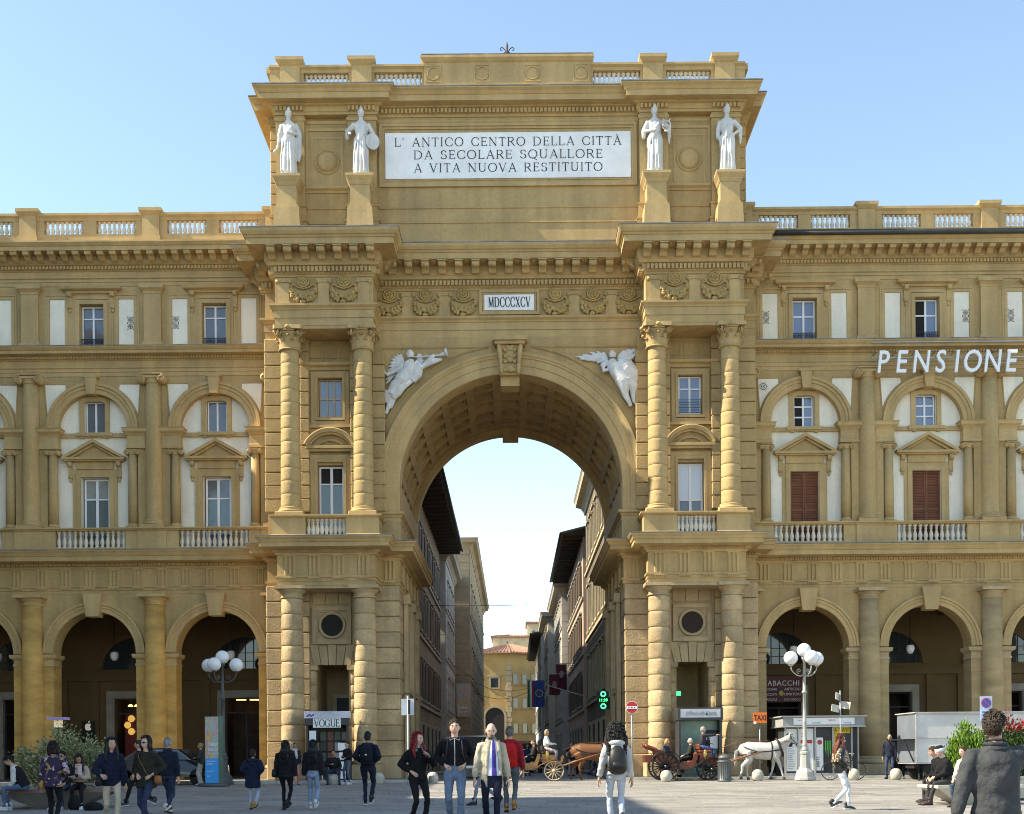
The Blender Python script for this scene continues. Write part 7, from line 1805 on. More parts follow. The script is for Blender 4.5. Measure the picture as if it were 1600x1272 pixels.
# ================================================================ horses and carriages
def horse(label, pos, col, hoofc, rotz=0, phase=0, mane=(.03,.02,.015), legcol=None, headup=0.0):
    T=thing('horse',label,'horse',pos,rotz)
    hm=mat('horsehair_%02d%02d%02d'%tuple(int(c*99) for c in col),col,.6,var=.14,scale=2.5,fine=.06,bump=.2,bscale=40,obj=True,col2=legcol)
    b=MB(); Y=(0,1,0)
    b.tube([(-.98,0,1.10),(-.86,0,1.16),(-.60,0,1.19),(-.25,0,1.15),(.10,0,1.12),(.38,0,1.13),(.60,0,1.16),(.74,0,1.16)],[(.06,.10),(.20,.24),(.27,.31),(.29,.33),(.29,.34),(.27,.35),(.20,.29),(.10,.14)],20,up=Y)
    h=headup
    b.tube([(.46,0,1.22),(.66,0,1.38+h*.3),(.86,0,1.58+h*.7),(1.02,0,1.76+h),(1.08,0,1.83+h)],[(.15,.32),(.125,.27),(.095,.20),(.08,.15),(.06,.09)],16,up=Y)
    b.tube([(.98,0,1.82+h),(1.10,0,1.76+h),(1.24,0,1.62+h),(1.36,0,1.47+h),(1.42,0,1.40+h),(1.45,0,1.37+h)],[(.06,.08),(.085,.125),(.07,.10),(.052,.070),(.055,.065),(.03,.035)],14,up=Y)
    for s in (-1,1): b.tube([(1.02,s*.055,1.86+h),(1.03,s*.075,1.95+h),(1.06,s*.07,2.02+h)],[.028,.034,.004],6)
    F_=[((.16,-.04),(.30,.0)),((-.06,.05),(-.14,.02))] if phase==0 else [((-.08,.05),(-.18,.03)),((.20,-.02),(.34,.0))]
    Hh=[((-.04,0),(-.20,.03)),((.12,.02),(.14,0))] if phase==0 else [((.14,.02),(.18,0)),((-.06,0),(-.22,.04))]
    hoofs=[]
    for i,s in enumerate((-1,1)):
        kx,fx=F_[i]; y=s*.15
        foot=(.44+fx[0],y,.09+fx[1])
        b.tube([(.42,s*.14,1.08),(.44,y,.90),(.45+kx[0]*.5,y,.74),(.46+kx[0],y,.50+max(0,kx[1])),(.45+(kx[0]+fx[0])/2,y,.30+fx[1]*.5),(foot[0]-.02,y,.16+fx[1]),foot],[.15,.12,.085,.062,.043,.050,.042],10)
        hoofs.append((foot[0]+.02,y,foot[2]))
        kx,fx=Hh[i]; y=s*.15
        foot=(-.74+fx[0],y,.09+fx[1])
        b.tube([(-.66,s*.14,1.12),(-.60+kx[0]*.2,y,.92),(-.58+kx[0]*.6,y,.78),(-.78+kx[0]*.8+fx[0]*.3,y,.54),(-.76+(kx[0]+fx[0])*.5,y,.32+fx[1]*.5),(foot[0]-.02,y,.17+fx[1]),foot],[.21,.19,.13,.070,.047,.055,.045],10)
        hoofs.append((foot[0]+.02,y,foot[2]))
    o=b.build('body',hm,T,fix=False); md=o.modifiers.new('r','REMESH'); md.mode='VOXEL'; md.voxel_size=.022; md.use_smooth_shade=True
    sm=o.modifiers.new('s','SMOOTH'); sm.factor=.5; sm.iterations=5; EVAL.append(o)
    hf=mat('hoof_%02d'%int(hoofc[0]*99),hoofc,.6,var=.1,obj=True)
    for p in hoofs: q=MB(); q.sm=True; q.lathe([(.065,-.09),(.055,.0),(.045,.02)],12); q.build('hoof',hf,T,p,fix=False)
    mm=hairm('mane_%02d%02d%02d'%tuple(int(c*99) for c in mane),mane); q=MB(); q.sm=True; rg=random.Random(4)
    for i in range(46):
        t=i/45; x,z=.52+.52*t,1.52+.40*t+h*t; y=rg.uniform(-.02,.02); sd=-1
        q.tube([(x,y,z),(x-.04,sd*.10,z-.06),(x-.07,sd*.13,z-.20-.08*rg.random())],[.016,.018,.004],5)
    q.build('mane',mm,T,fix=False)
    q=MB(); q.sm=True
    for i in range(22):
        dy,dx=rg.uniform(-.05,.05),rg.uniform(-.04,.04); q.tube([(-.96,dy*.4,1.20),(-1.08+dx,dy,1.12),(-1.13+dx,dy*1.3,.80),(-1.10+dx,dy*1.2,.42+.15*rg.random())],[.022,.024,.022,.004],5)
    q.build('tail',mm,T,fix=False)
    q=MB(); q.sm=True
    for s in (-1,1): q.ball((1.16,s*.078,1.77+h),(.022,.014,.02),8,6); q.ball((1.43,s*.03,1.40+h),(.012,.02,.012),6,5)
    q.build('eyes',BLACK,T,fix=False)
    LE=mat('harness_leather',(.03,.02,.015),.45,var=.1,obj=True)
    def loop(cx,cz,ry,rz,tilt=0,r=.02): return [(cx+tilt*sin(a),ry*cos(a),cz+rz*sin(a)) for a in [2*pi*i/28 for i in range(29)]]
    hs=MB(); hs.sm=True
    hs.tube(loop(.28,1.125,.305,.36),[(.026,.010)]*29,6,cap=False); hs.tube(loop(.62,1.26,.235,.34,-.13),[(.045,.045)]*29,8,cap=False)
    for s in (-1,1):
        hs.tube([(.66,s*.27,1.18),(.2,s*.315,1.12),(-.4,s*.325,1.08),(-.95,s*.30,.95)],[(.022,.008)]*4,6); hs.tube([(-.3,s*.30,1.10),(-.6,s*.315,1.20),(-.80,s*.24,1.30),(-.86,0,1.40)],[(.018,.008)]*4,6); hs.tube([(-.55,s*.32,1.05),(-.92,s*.26,.98),(-1.02,0,1.0)],[(.02,.008)]*3,6)
        hs.tube([(1.02,s*.085,1.90+h),(1.10,s*.095,1.72+h),(1.30,s*.072,1.52+h)],.010,5); hs.tube([(1.32,s*.07,1.50+h),(.95,s*.16,1.50),(.62,s*.25,1.48)],.007,5)
    hs.tube(loop(1.30,1.52+h,.072,.088,.03),.010,5,cap=False); hs.tube(loop(1.08,1.80+h,.10,.14,.05),.010,5,cap=False)
    hs.tube([(.28,0,1.50),(0,0,1.48),(-.6,0,1.52),(-.95,0,1.38)],[(.012,.016)]*4,6)
    hs.build('harness',LE,T,fix=False)
    return T
def wheel(r,m,tyre,n=12,w=.05):
    b=MB(); b.sm=True
    b.tube([(r*.955*cos(2*pi*i/40),0,r*.955*sin(2*pi*i/40)) for i in range(41)],[(.032,w*.5)]*41,8,cap=False)
    b.cyl((0,-.10,0),(0,.10,0),.075,n=14); b.cyl((0,-.13,0),(0,.13,0),.045,n=12)
    for i in range(n): a=2*pi*i/n; b.tube([(.06*cos(a),0,.06*sin(a)),(r*.93*cos(a),0,r*.93*sin(a))],[.026,.018],6)
    me=b.mesh('wheel',m); t=MB(); t.sm=True; t.tube([(r*cos(2*pi*i/44),0,r*sin(2*pi*i/44)) for i in range(45)],[(.014,w*.5)]*45,8,cap=False)
    return me,t.mesh('tyre',tyre)
def carriage(label,pos,body,wheelm,seatm,metal,rear=.54,front=.42,folded=True,shaft=2.9,wood=False):
    T=thing('horse_carriage',label,'carriage',pos)
    TY=mat('rubber_black',(.02,.02,.02),.7,var=0,fine=0)
    rw,rt_=wheel(rear,wheelm,TY,14); fw,ft_=wheel(front,wheelm,TY,12)
    for s in (-1,1):
        q=link('wheel',rw,T,(-.92,s*.68,rear+.014)); link('tyre',rt_,q); q=link('wheel',fw,T,(.88,s*.62,front+.014),(0,.2,0)); link('tyre',ft_,q)
        # leaf springs, mudguards
        b=MB(); b.sm=True; b.tube([(-1.25,s*.48,.70),(-.92,s*.48,.58),(-.55,s*.48,.70)],[(.03,.02)]*3,6); b.build('spring',metal,T,fix=False); b=MB(); b.sm=True; b.tube([(.55,s*.44,.60),(.88,s*.44,.48),(1.2,s*.44,.60)],[(.03,.02)]*3,6); b.build('spring',metal,T,fix=False)
        b=MB(); b.sm=True; a0=[radians(t) for t in range(15,171,12)]
        b.tube([(-.92+(rear+.10)*cos(a),s*.68,rear+(rear+.10)*sin(a)) for a in a0],[(.012,.11)]*len(a0),8,up=(1,0,.3)); b.build('mudguard',metal if not wood else body,T,fix=False)
        b=MB(); b.sm=True; b.tube([(1.30,s*.56,front*.9),(.95,s*.58,front*2+.12),(.60,s*.58,front*1.9),(.30,s*.56,.62),(.05,s*.54,.42)],[(.012,.10)]*5,8,up=(1,0,.3)); b.build('mudguard',metal if not wood else body,T,fix=False)
        b=MB(); b.sm=True; b.tube([(.95,s*.38,.55),(1.3,s*.40,.62),(2.0,s*.42,.86),(shaft,s*.40,1.12)],[.034,.036,.032,.022],8); b.build('shaft',mat('shaft_wood',(.30,.13,.05) if not wood else (.45,.28,.12),.5,var=.15,obj=True),T,fix=False)
    b=MB(); b.cyl((-.92,-.7,rear),(-.92,.7,rear),.028,n=8); b.cyl((.88,-.64,front),(.88,.64,front),.028,n=8); b.box(-1.1,1.0,-.05,.05,.50,.57); b.build('axles',metal,T)
    # tub: rear seat shell, low floor with doorstep, front seat shell
    for s in (-1,1):
        b=MB(); b.prism([(-1.32,1.18),(-1.22,.78),(-.98,.60),(-.50,.46),(.10,.44),(.22,.62),(.30,.86),(.34,1.05),(.22,1.06),(.10,.72),(-.42,.72),(-.56,.98),(-.86,1.06),(-1.10,1.22)],s*.52-.03,s*.52+.03); b.build('side_panel',body,T)
    b=MB(); b.box(-.98,.15,-.50,.50,.44,.50); b.prism([(-1.32,1.18),(-1.22,.78),(-.98,.60),(-.94,.62),(-1.16,.80),(-1.25,1.18)],-.50,.50); b.build('tub',body,T)
    b=MB(); b.bbox(-1.12,-.60,-.48,.48,.66,.80,.04); b.bbox(-1.26,-1.10,-.48,.48,.80,1.20,.04); b.build('rear_seat',seatm,T); b=MB(); b.bbox(-.06,.30,-.48,.48,.66,.78,.04); b.bbox(.22,.36,-.48,.48,.78,1.10,.04); b.build('front_seat',seatm,T)
    if folded:
        b=MB(); b.sm=True
        for i in range(5): b.tube([(-1.20-.08*i,-.52,1.16+.03*i),(-1.30-.09*i,-.5,1.24+.035*i),(-1.34-.09*i,0,1.28+.035*i),(-1.30-.09*i,.5,1.24+.035*i),(-1.20-.08*i,.52,1.16+.03*i)],[.05,.06,.065,.06,.05],8)
        b.build('folded_hood',seatm,T,fix=False)
        b=MB(); b.bbox(-1.72,-1.34,-.36,.36,.72,1.02,.03); b.build('luggage_box',body,T)
    # driver's box
    b=MB(); b.prism([(.42,1.08),(.42,.66),(.98,.62),(1.22,.74),(1.30,1.0),(1.24,1.02),(1.14,.80),(.98,.72),(.92,1.02)],-.42,.42); b.build('driver_box',body,T); b=MB(); b.bbox(.40,.90,-.42,.42,1.08,1.20,.04); b.bbox(.36,.46,-.42,.42,1.20,1.42,.03); b.build('driver_seat',seatm,T)
    for s in (-1,1):
        q=MB(); q.sm=True; q.lathe([(.03,-.22),(.05,-.15),(.07,-.13),(.07,.05),(.05,.08),(.06,.10),(.02,.16)],10); q.build('lamp',mat('brass_lamp',(.5,.36,.12),.3,metal=.8,var=0,fine=0),T,(.62,s*.56,1.05),fix=False)
    b=MB(); b.tube([(1.30,-.1,1.25),(2.0,-.1,1.50),(shaft+.3,-.12,1.55)],.008,5); b.tube([(1.30,.1,1.25),(2.0,.1,1.50),(shaft+.3,.12,1.55)],.008,5); b.build('reins',mat('rein_leather',(.20,.07,.03),.5,var=0,fine=0),T)
    return T
REDL=mat('red_leather',(.20,.042,.018),.42,var=.12,scale=6,obj=True); REDB=mat('carriage_red',(.14,.035,.018),.35,var=.1,obj=True); BLKP=mat('carriage_black',(.015,.014,.014),.3,var=0,fine=0); WOODC=mat('varnished_wood',(.30,.15,.05),.35,var=.2,scale=6,obj=True,stretch=(1,6,6)); PALEW=mat('pale_wheel_wood',(.55,.42,.28),.5,var=.1,obj=True)
pc=gp(1074,47.7); pc.z=ground_z(pc.y)
carriage('black and red open carriage with folded leather hood in front of the right tower',pc,REDB,BLKP,REDL,BLKP)
horse('white harnessed horse facing right in front of the news kiosk',(pc.x+3.0,pc.y,pc.z),(.62,.60,.56),(.10,.09,.08),0,0,(.60,.57,.50),legcol=(.44,.40,.34),headup=-.14)
person('coach driver in dark jacket pointing right from the red carriage box',(pc.x+.62,pc.y+.05,pc.z+.72),1.74,88,'sit',seat=.46,hair='short',haircol=(.35,.32,.30),skin=SKIN,top=('jacket',(.035,.037,.042)),trousers=(.05,.09,.20),shoes=(.35,.34,.3),hem=.9,near=False,hands=((.05,-.55,.50),(.10,-.32,.16)),footy=-.42)
person('blonde passenger in navy coat on the rear seat of the red carriage',(pc.x-.86,pc.y-.15,pc.z+.30),1.64,60,'sit',hair='bob',haircol=(.45,.26,.10),top=('coat',(.03,.03,.06)),trousers=BLK,shoes=(.4,.4,.4),near=False,female=True,lean=4)
person('white-haired passenger facing back in the red carriage',(pc.x+.16,pc.y+.12,pc.z+.30),1.68,-92,'sit',hair='short',haircol=(.60,.56,.50),skin=SKIN_P,top=('jacket',(.03,.032,.025)),trousers=(.02,.02,.02),near=False)
pb=gp(831,49.2); pb.z=-.1
carriage('varnished wooden carriage with pale spoked wheels under the archway',pb,WOODC,PALEW,mat('dark_seat',(.05,.03,.02),.6,var=.1,obj=True),BLKP,rear=.60,front=.40,wood=True,folded=False)
horse('chestnut harnessed horse under the archway, head behind the curly-haired woman',(pb.x+2.55,pb.y,pb.z),(.20,.078,.027),(.12,.10,.08),0,1,(.05,.025,.015),legcol=(.13,.05,.018),headup=-.10)
person('driver in white jacket and pale trousers on the wooden carriage',(pb.x+.60,pb.y,pb.z+.72),1.66,82,'sit',seat=.46,hair='bob',haircol=(.45,.33,.20),top=('jacket',(.68,.68,.66)),trousers=(.50,.40,.42),shoes=(.5,.5,.5),near=False,female=True,hands=((.06,-.34,.20),(.06,-.34,.20)),head=(-30,0))
person('passenger in blue jacket seated in the wooden carriage',(pb.x-.70,pb.y-.2,pb.z+.30),1.66,70,'sit',hair='short',haircol=(.05,.03,.02),top=('jacket',(.03,.045,.11)),trousers=(.10,.16,.28),shoes=(.5,.5,.5),near=False)
person('passenger in dark green facing back in the wooden carriage',(pb.x+.10,pb.y+.1,pb.z+.30),1.70,-85,'sit',hair='crop',haircol=(.06,.05,.04),top=('jacket',(.03,.035,.022)),trousers=(.02,.02,.02),near=False)
# ================================================================ vehicles
def car(label,pos,rotz,paint,L=4.5,W=1.78,H=1.45,van=False,cat='car'):
    """car pointing to +x"""
    T=thing('parked_car',label,cat,pos,rotz)
    if van: prof=[(-.50,.30),(-.50,.55),(-.495,.98),(.30,1.0),(.44,.60),(.50,.52),(.50,.28)]
    prof=[(-.5,.22),(-.505,.50),(-.48,.64),(-.36,.67),(-.22,.97),(-.02,1.0),(.14,.96),(.27,.67),(.44,.58),(.495,.46),(.50,.22)] if not van else [(-.5,.18),(-.505,.55),(-.49,.99),(.10,1.0),(.26,.96),(.36,.60),(.46,.53),(.50,.40),(.50,.18)]
    P=[(x*L,z*H) for x,z in prof]; n=len(P); b=MB(); b.sm=False
    secs=[(-W/2,.0),(-W/2+.05,.0),(0,.0),(W/2-.05,0),(W/2,0)]
    v=[]
    for y,_ in secs:
        e=abs(y)/(W/2)
        for x,z in P:
            tz=max(0,(z-.62*H)/(.38*H)); yy=y*(1-.20*tz); sh=1-.02*(e>.99); v.append((x*sh,yy,z*(1-.02*(e>.99))))
    f=[]
    for k in range(len(secs)-1):
        for i in range(n): j=(i+1)%n; f.append((k*n+i,k*n+j,(k+1)*n+j,(k+1)*n+i))
    f.append(tuple(range(n))); f.append(tuple(reversed(range((len(secs)-1)*n,len(secs)*n)))); b.add(v,f); b.build('body',paint,T)
    G=GLASS_D
    roofz=.93*H; bel=.67*H
    for s in (-1,1):
        def yy(z): return s*((W/2)*(1-.20*max(0,(z-.62*H)/(.38*H)))+.006)
        xs=(-.33,-.20,.02,.13,.245) if not van else (-.47,-.46,-.1,.09,.24)
        b=MB(); zt=.92*H
        for (a0,a1,c0,c1) in ((xs[0]*L,xs[2]*L-.04,xs[1]*L,xs[2]*L-.04),(xs[2]*L+.04,xs[4]*L,xs[2]*L+.04,xs[3]*L)):
            b.add([(a0,yy(bel),bel+.02),(a1,yy(bel),bel+.02),(c1,yy(zt),zt),(c0,yy(zt),zt)],[(0,1,2,3)])
        b.build('side_window',G,T,fix=False)
        b=MB(); b.tube([(xs[0]*L,yy(bel),bel),(xs[1]*L,yy(zt)+s*.005,zt+.02),(xs[3]*L,yy(zt)+s*.005,zt+.02),(xs[4]*L,yy(bel),bel)],.014,5); b.build('window_trim',mat('chrome',(.6,.6,.6),.15,metal=1,var=0,fine=0),T)
        MB().box(.47*L,.495*L,*sorted((s*W*.28,s*W*.46)),.42*H,.52*H).build('headlight',mat('headlight_glass',(.7,.7,.72),.1,var=0,fine=0),T); MB().box(-.508*L,-.485*L,*sorted((s*W*.28,s*W*.47)),.48*H,.62*H).build('tail_light',mat('tail_red',(.4,.02,.02),.2,var=0,fine=0),T)
        for x in (-.31,.31):
            q=MB(); q.sm=True; q.lathe([(.20,-.10),(.30,-.10),(.325,-.06),(.325,.06),(.30,.10),(.20,.10)],24); q.xf(Matrix.Rotation(radians(90),4,'X')); w_=q.build('tyre',mat('tyre',(.015,.015,.015),.8,var=0,fine=0),T,(x*L,s*(W/2-.10),.32),fix=False)
            q=MB(); q.sm=True; q.lathe([(.03,-.09),(.19,-.085),(.21,-.09),(.21,.09),(.19,.085),(.03,.09)],18); q.xf(Matrix.Rotation(radians(90),4,'X')); q.build('rim',STEEL,w_,fix=False)
    x0,x1=(.14,.262) if not van else (.265,.352)
    b=MB(); b.add([(x1*L,-W*.42,.69*H),(x1*L,W*.42,.69*H),(x0*L+.02,W*.36,.945*H),(x0*L+.02,-W*.36,.945*H)],[(0,1,2,3)]); b.v=[(x+.02,y,z+.02) for x,y,z in b.v]; b.build('windscreen',G,T,fix=False)
    b=MB(); b.box(.495*L,.507*L,-W*.22,W*.22,.28*H,.42*H); b.build('grille',BLACK,T); MB().box(.503*L,.512*L,-.26,.26,.24*H,.30*H).build('number_plate',WHT,T)
    return T
CARB=mat('black_car_paint',(.015,.016,.018),.18,var=0,fine=0,coat=.6); CARW=mat('white_car_paint',(.72,.72,.72),.2,var=0,fine=0,coat=.5); CARG=mat('dark_blue_car_paint',(.02,.025,.04),.2,var=0,fine=0,coat=.5)
p=gp(262,47.9); p.z=ground_z(p.y); car('black saloon car parked along the left arcade',p,0,CARB)
p=at(740,1215,57.5); car('dark blue van facing out of the archway on the left',(p.x,p.y,-.1),radians(-90),CARG,4.6,1.9,2.0,True,'van')
p=at(818,1205,76); car('dark car parked far along the street behind the wooden carriage',(p.x,p.y,-.1),radians(-80),CARB)
p=gp(1628,40); car('white car at the right edge beyond the red-leaved shrub',p,radians(170),CARW)
# box truck
p=gp(1500,45.6); T=thing('box_truck','white box truck with tail coloured as if in shade parked before the right arcade','truck',p,radians(2))
TW=mat('truck_white',(.60,.58,.55),.5,var=.08,scale=1.2,fine=.03); TG=mat('truck_shade_end',(.15,.17,.20),.5,var=.08)  # tail end toned grey-blue, its shade put into the colour
b=MB(); b.box(-2.0,2.2,-1.0,1.0,.62,2.46); b.build('box',TW,T)
b=MB(); b.box(-2.03,-2.001,-.96,.96,.66,2.42); b.build('tail_door',TG,T); b=MB()
for z in (.62,2.42): b.box(-2.04,2.24,-1.04,-1.0,z,z+.06)
for x in (-2.04,2.18): b.box(x,x+.06,-1.04,-1.0,.68,2.42)
b.box(-2.0,2.2,-1.022,-1.0,1.55,1.58); b.box(-2.08,2.24,-1.05,1.05,2.48,2.52); b.build('edge_rails',mat('truck_rail',(.42,.40,.38),.5),T)
b=MB(); b.box(-1.9,3.9,-.45,.45,.45,.615); b.build('chassis',IRON,T); b=MB(); b.prism([(2.35,.40),(2.35,2.3),(3.3,2.3),(3.75,1.5),(3.95,1.35),(3.95,.40)],-.95,.95); b.build('cab',TW,T); b=MB(); b.prism([(2.6,1.45),(2.6,2.1),(3.2,2.1),(3.55,1.45)],-.96,-.951); b.build('cab_window',GLASS_D,T)
for x in (-1.3,3.0):
    for s in (-1,1): q=MB(); q.sm=True; q.lathe([(.18,-.12),(.36,-.12),(.39,-.08),(.39,.08),(.36,.12),(.18,.12)],22); q.xf(Matrix.Rotation(radians(90),4,'X')); q.build('tyre',mat('tyre',(.015,.015,.015),.8),T,(x,s*.8,.39),fix=False)
b=MB(); b.box(-2.45,-2.02,-.9,.9,1.5,1.54); b.tube([(-2.05,-.8,.7),(-2.4,-.8,1.5)],.03,6); b.tube([(-2.05,.8,.7),(-2.4,.8,1.5)],.03,6); b.build('tail_lift',IRON,T)
# bicycle
p=gp(1318,46.3); T=thing('bicycle','dark bicycle leaning beside the news kiosk behind the walking woman','bicycle',p,radians(4))
bw=MB(); bw.sm=True; bw.tube([(.34*cos(2*pi*i/36),0,.34*sin(2*pi*i/36)) for i in range(37)],.018,6,cap=False)
for i in range(14): a=2*pi*i/14; bw.tube([(0,0,0),(.33*cos(a),0,.33*sin(a))],.0035,4,cap=False)
bw.cyl((0,-.04,0),(0,.04,0),.025,n=8); BWM=bw.mesh('wheel',IRON)
for x in (-.52,.52): link('wheel',BWM,T,(x,0,.36))
b=MB(); b.sm=True
for q in ([(-.52,0,.36),(-.08,0,.34)],[(-.08,0,.34),(-.22,0,.86)],[(-.22,0,.82),(.34,0,.86)],[(-.08,0,.34),(.36,0,.78)],[(.34,0,.90),(.37,0,.76),(.52,0,.36)],[(-.52,0,.36),(-.21,0,.78)]): b.tube(q,.017,8)
b.build('frame',BLKP,T,fix=False); b=MB(); b.sm=True; b.tube([(-.34,0,.93),(-.22,0,.95),(-.08,0,.93)],[(.07,.03),(.06,.03),(.02,.015)],10,up=(0,1,0)); b.build('saddle',BLACK,T,fix=False); b=MB(); b.tube([(.30,-.26,1.02),(.36,-.1,1.0),(.34,0,.96),(.36,.1,1.0),(.30,.26,1.02)],.014,8); b.build('handlebar',STEEL,T); b=MB(); b.sm=True; b.tube([(.13*cos(2*pi*i/20)-.08,.03,.34+.10*sin(2*pi*i/20)) for i in range(21)],.010,5,cap=False); b.cyl((-.08,-.1,.34),(-.08,.1,.34),.012,n=6); b.build('crank',STEEL,T,fix=False)
# ================================================================ benches with planters
def bench(label,pos,rotz,topm,sidem,L=2.6,W=1.1,H=.46,cat='bench'):
    T=thing('stone_bench',label,cat,pos,rotz)
    b=MB(); b.prism_xy([(0,0)]*0 or [(-L/2,-W/2),(L/2,-W/2),(L/2,W/2),(-L/2,W/2)],H-.07,H); b.build('seat',topm,T)
    b=MB(); x0,x1,y0=L/2-.03,L*.18,W*.5-.03; yb=W*.22
    b.add([(-x0,-y0,H-.071),(x0,-y0,H-.071),(x0,y0,H-.071),(-x0,y0,H-.071),(-x1,-yb,0),(x1,-yb,0),(x1,yb,0),(-x1,yb,0)],[(0,1,5,4),(1,2,6,5),(2,3,7,6),(3,0,4,7),(4,5,6,7),(0,1,2,3)]); b.build('hull',sidem,T); return T
CONC=mat('concrete_dark',(.19,.18,.165),.85,var=.12,scale=3,fine=.06,bump=.2,bscale=30); PALEC=mat('pale_concrete',(.50,.47,.41),.8,var=.08,scale=3,fine=.04)
bench('dark boat-shaped stone bench with reddish seat at the left edge',gp(92,30.0),0,mat('red_granite',(.22,.12,.10),.6,var=.15,scale=5),CONC,2.7,1.2)
bench('pale boat-shaped stone bench at the right behind the foreground man',gp(1516,27.9),radians(3),PALEC,PALEC,2.0,1.2)
def shrub(label,pos,rx,ry,h,n,leafm,lw,ll,seed,shape='bush',z0=.0,cat='shrub',stemc=(.06,.04,.025),extra=None,planter=None):
    T=thing('shrub',label,cat,pos); r=random.Random(seed)
    lb=[MB() for _ in leafm]; stems=MB(); stems.sm=True
    tips=[]
    for i in range(34):
        a=r.uniform(0,2*pi); q=sqrt(r.random()); hh=h*(1-.35*q*q)*r.uniform(.75,1.05)
        if shape=='cone': hh=h*(1-.72*q)*r.uniform(.9,1.04); 
        tip=Vector((rx*q*cos(a),ry*q*sin(a),z0+hh)); base=Vector((rx*.15*cos(a),ry*.15*sin(a),z0))
        mid=base.lerp(tip,.5)+Vector((rx*.12*cos(a),ry*.12*sin(a),0)); stems.tube([base,mid,tip],[.014,.009,.003],5); tips.append((base,mid,tip))
    stems.build('stems',mat('stem_%02d'%int(stemc[0]*99),stemc,.8),T,fix=False)
    for i in range(n):
        b_,m_,t_=r.choice(tips); t=r.uniform(.18,1.05); p=(b_.lerp(m_,t*2) if t<.5 else m_.lerp(t_,t*2-1))
        sp_=.10 if shape=='bush' else .07; p=p+Vector((r.gauss(0,sp_),r.gauss(0,sp_),r.gauss(0,sp_*.7)))
        d=Vector((p.x*1.0+r.gauss(0,.5)*rx,p.y+r.gauss(0,.5)*ry,r.uniform(.1,.9))); d.normalize(); L=ll*r.uniform(.7,1.3)
        if shape=='cone': d=(d*.5+Vector((0,0,.9))).normalized()
        s_=d.cross(Vector((r.gauss(0,1),r.gauss(0,1),r.gauss(0,1)))).normalized()*lw*r.uniform(.7,1.2); up=d.cross(s_).normalized()*L*.12
        b=lb[r.randrange(len(lb))] if extra is None else lb[extra(p,r)]
        b.add([p,p+d*L*.5-s_+up,p+d*L,p+d*L*.5+s_+up],[(0,1,2,3)])
    for k,b in enumerate(lb):
        if b.f: kind(b.build('foliage',leafm[k],T,fix=False),'stuff')
    if planter: b=MB(); b.lathe([(.45,0),(.62,.05),(.70,.5),(.74,.52),(.74,.58),(.6,.58),(.55,.5)],28); b.build('planter',planter,T)
    return T
def leafmat(n,c,c2=None): return mat('leaf_'+n,c,.5,var=.2,scale=8,fine=.08,spec=.35)
shrub('grey-green bushy olive-like shrub behind the left bench',gp(105,31.2),1.15,.7,1.78,12000,[leafmat('olive1',(.27,.28,.13)),leafmat('olive2',(.40,.40,.22)),leafmat('olive3',(.15,.17,.07))],.022,.09,1,z0=.15,planter=CONC)
shrub('bright green pointed thuja in a planter right of the truck',gp(1508,29.6),.46,.46,1.74,9500,[leafmat('thuja1',(.20,.33,.03)),leafmat('thuja2',(.13,.25,.022)),leafmat('thuja3',(.05,.11,.012))],.018,.10,2,'cone',z0=.35,planter=PALEC)
shrub('second bright thuja just left of the foreground man\'s head',gp(1530,29.9),.36,.36,1.45,6000,[leafmat('thuja1',(.20,.33,.03)),leafmat('thuja2',(.13,.25,.022)),leafmat('thuja3',(.05,.11,.012))],.018,.10,6,'cone',z0=.35)
shrub('green shrub with red young leaves at the right edge',gp(1575,30.2),.62,.5,1.72,8500,[leafmat('photinia1',(.07,.12,.025)),leafmat('photinia2',(.04,.07,.016)),leafmat('photinia_red',(.32,.025,.02))],.022,.085,3,z0=.3,extra=lambda p,r:(2 if p.z>1.66 and r.random()<.8 else r.randrange(2)),planter=PALEC)
# bags on the ground by the bench
def ground_bag(label,pos,sx,sy,sz,m):
    T=thing('rucksack',label,'bag',pos); b=MB(); b.sm=True; b.tube([(0,0,0),(0,0,sz*.3),(0,0,sz*.75),(0,0,sz)],[(sx*.85,sy*.85),(sx,sy),(sx*.8,sy*.8),(sx*.3,sy*.3)],14,up=(1,0,0)); b.build('bag',m,T,fix=False); b=MB(); b.sm=True; b.tube([(-.06,-sy,sz*.9),(-.05,-sy*1.3,sz*.6),(-.08,-sy*1.1,sz*.2)],[(.02,.008)]*3,6); b.build('strap',m,T,fix=False)
ground_bag('black rucksack lying at the feet of the girl with the phone',gp(146,28.6),.24,.15,.20,fab('rucksack_black',BLK)); ground_bag('dark bag standing under the left bench',gp(116,28.9),.16,.12,.36,fab('rucksack_black',BLK))
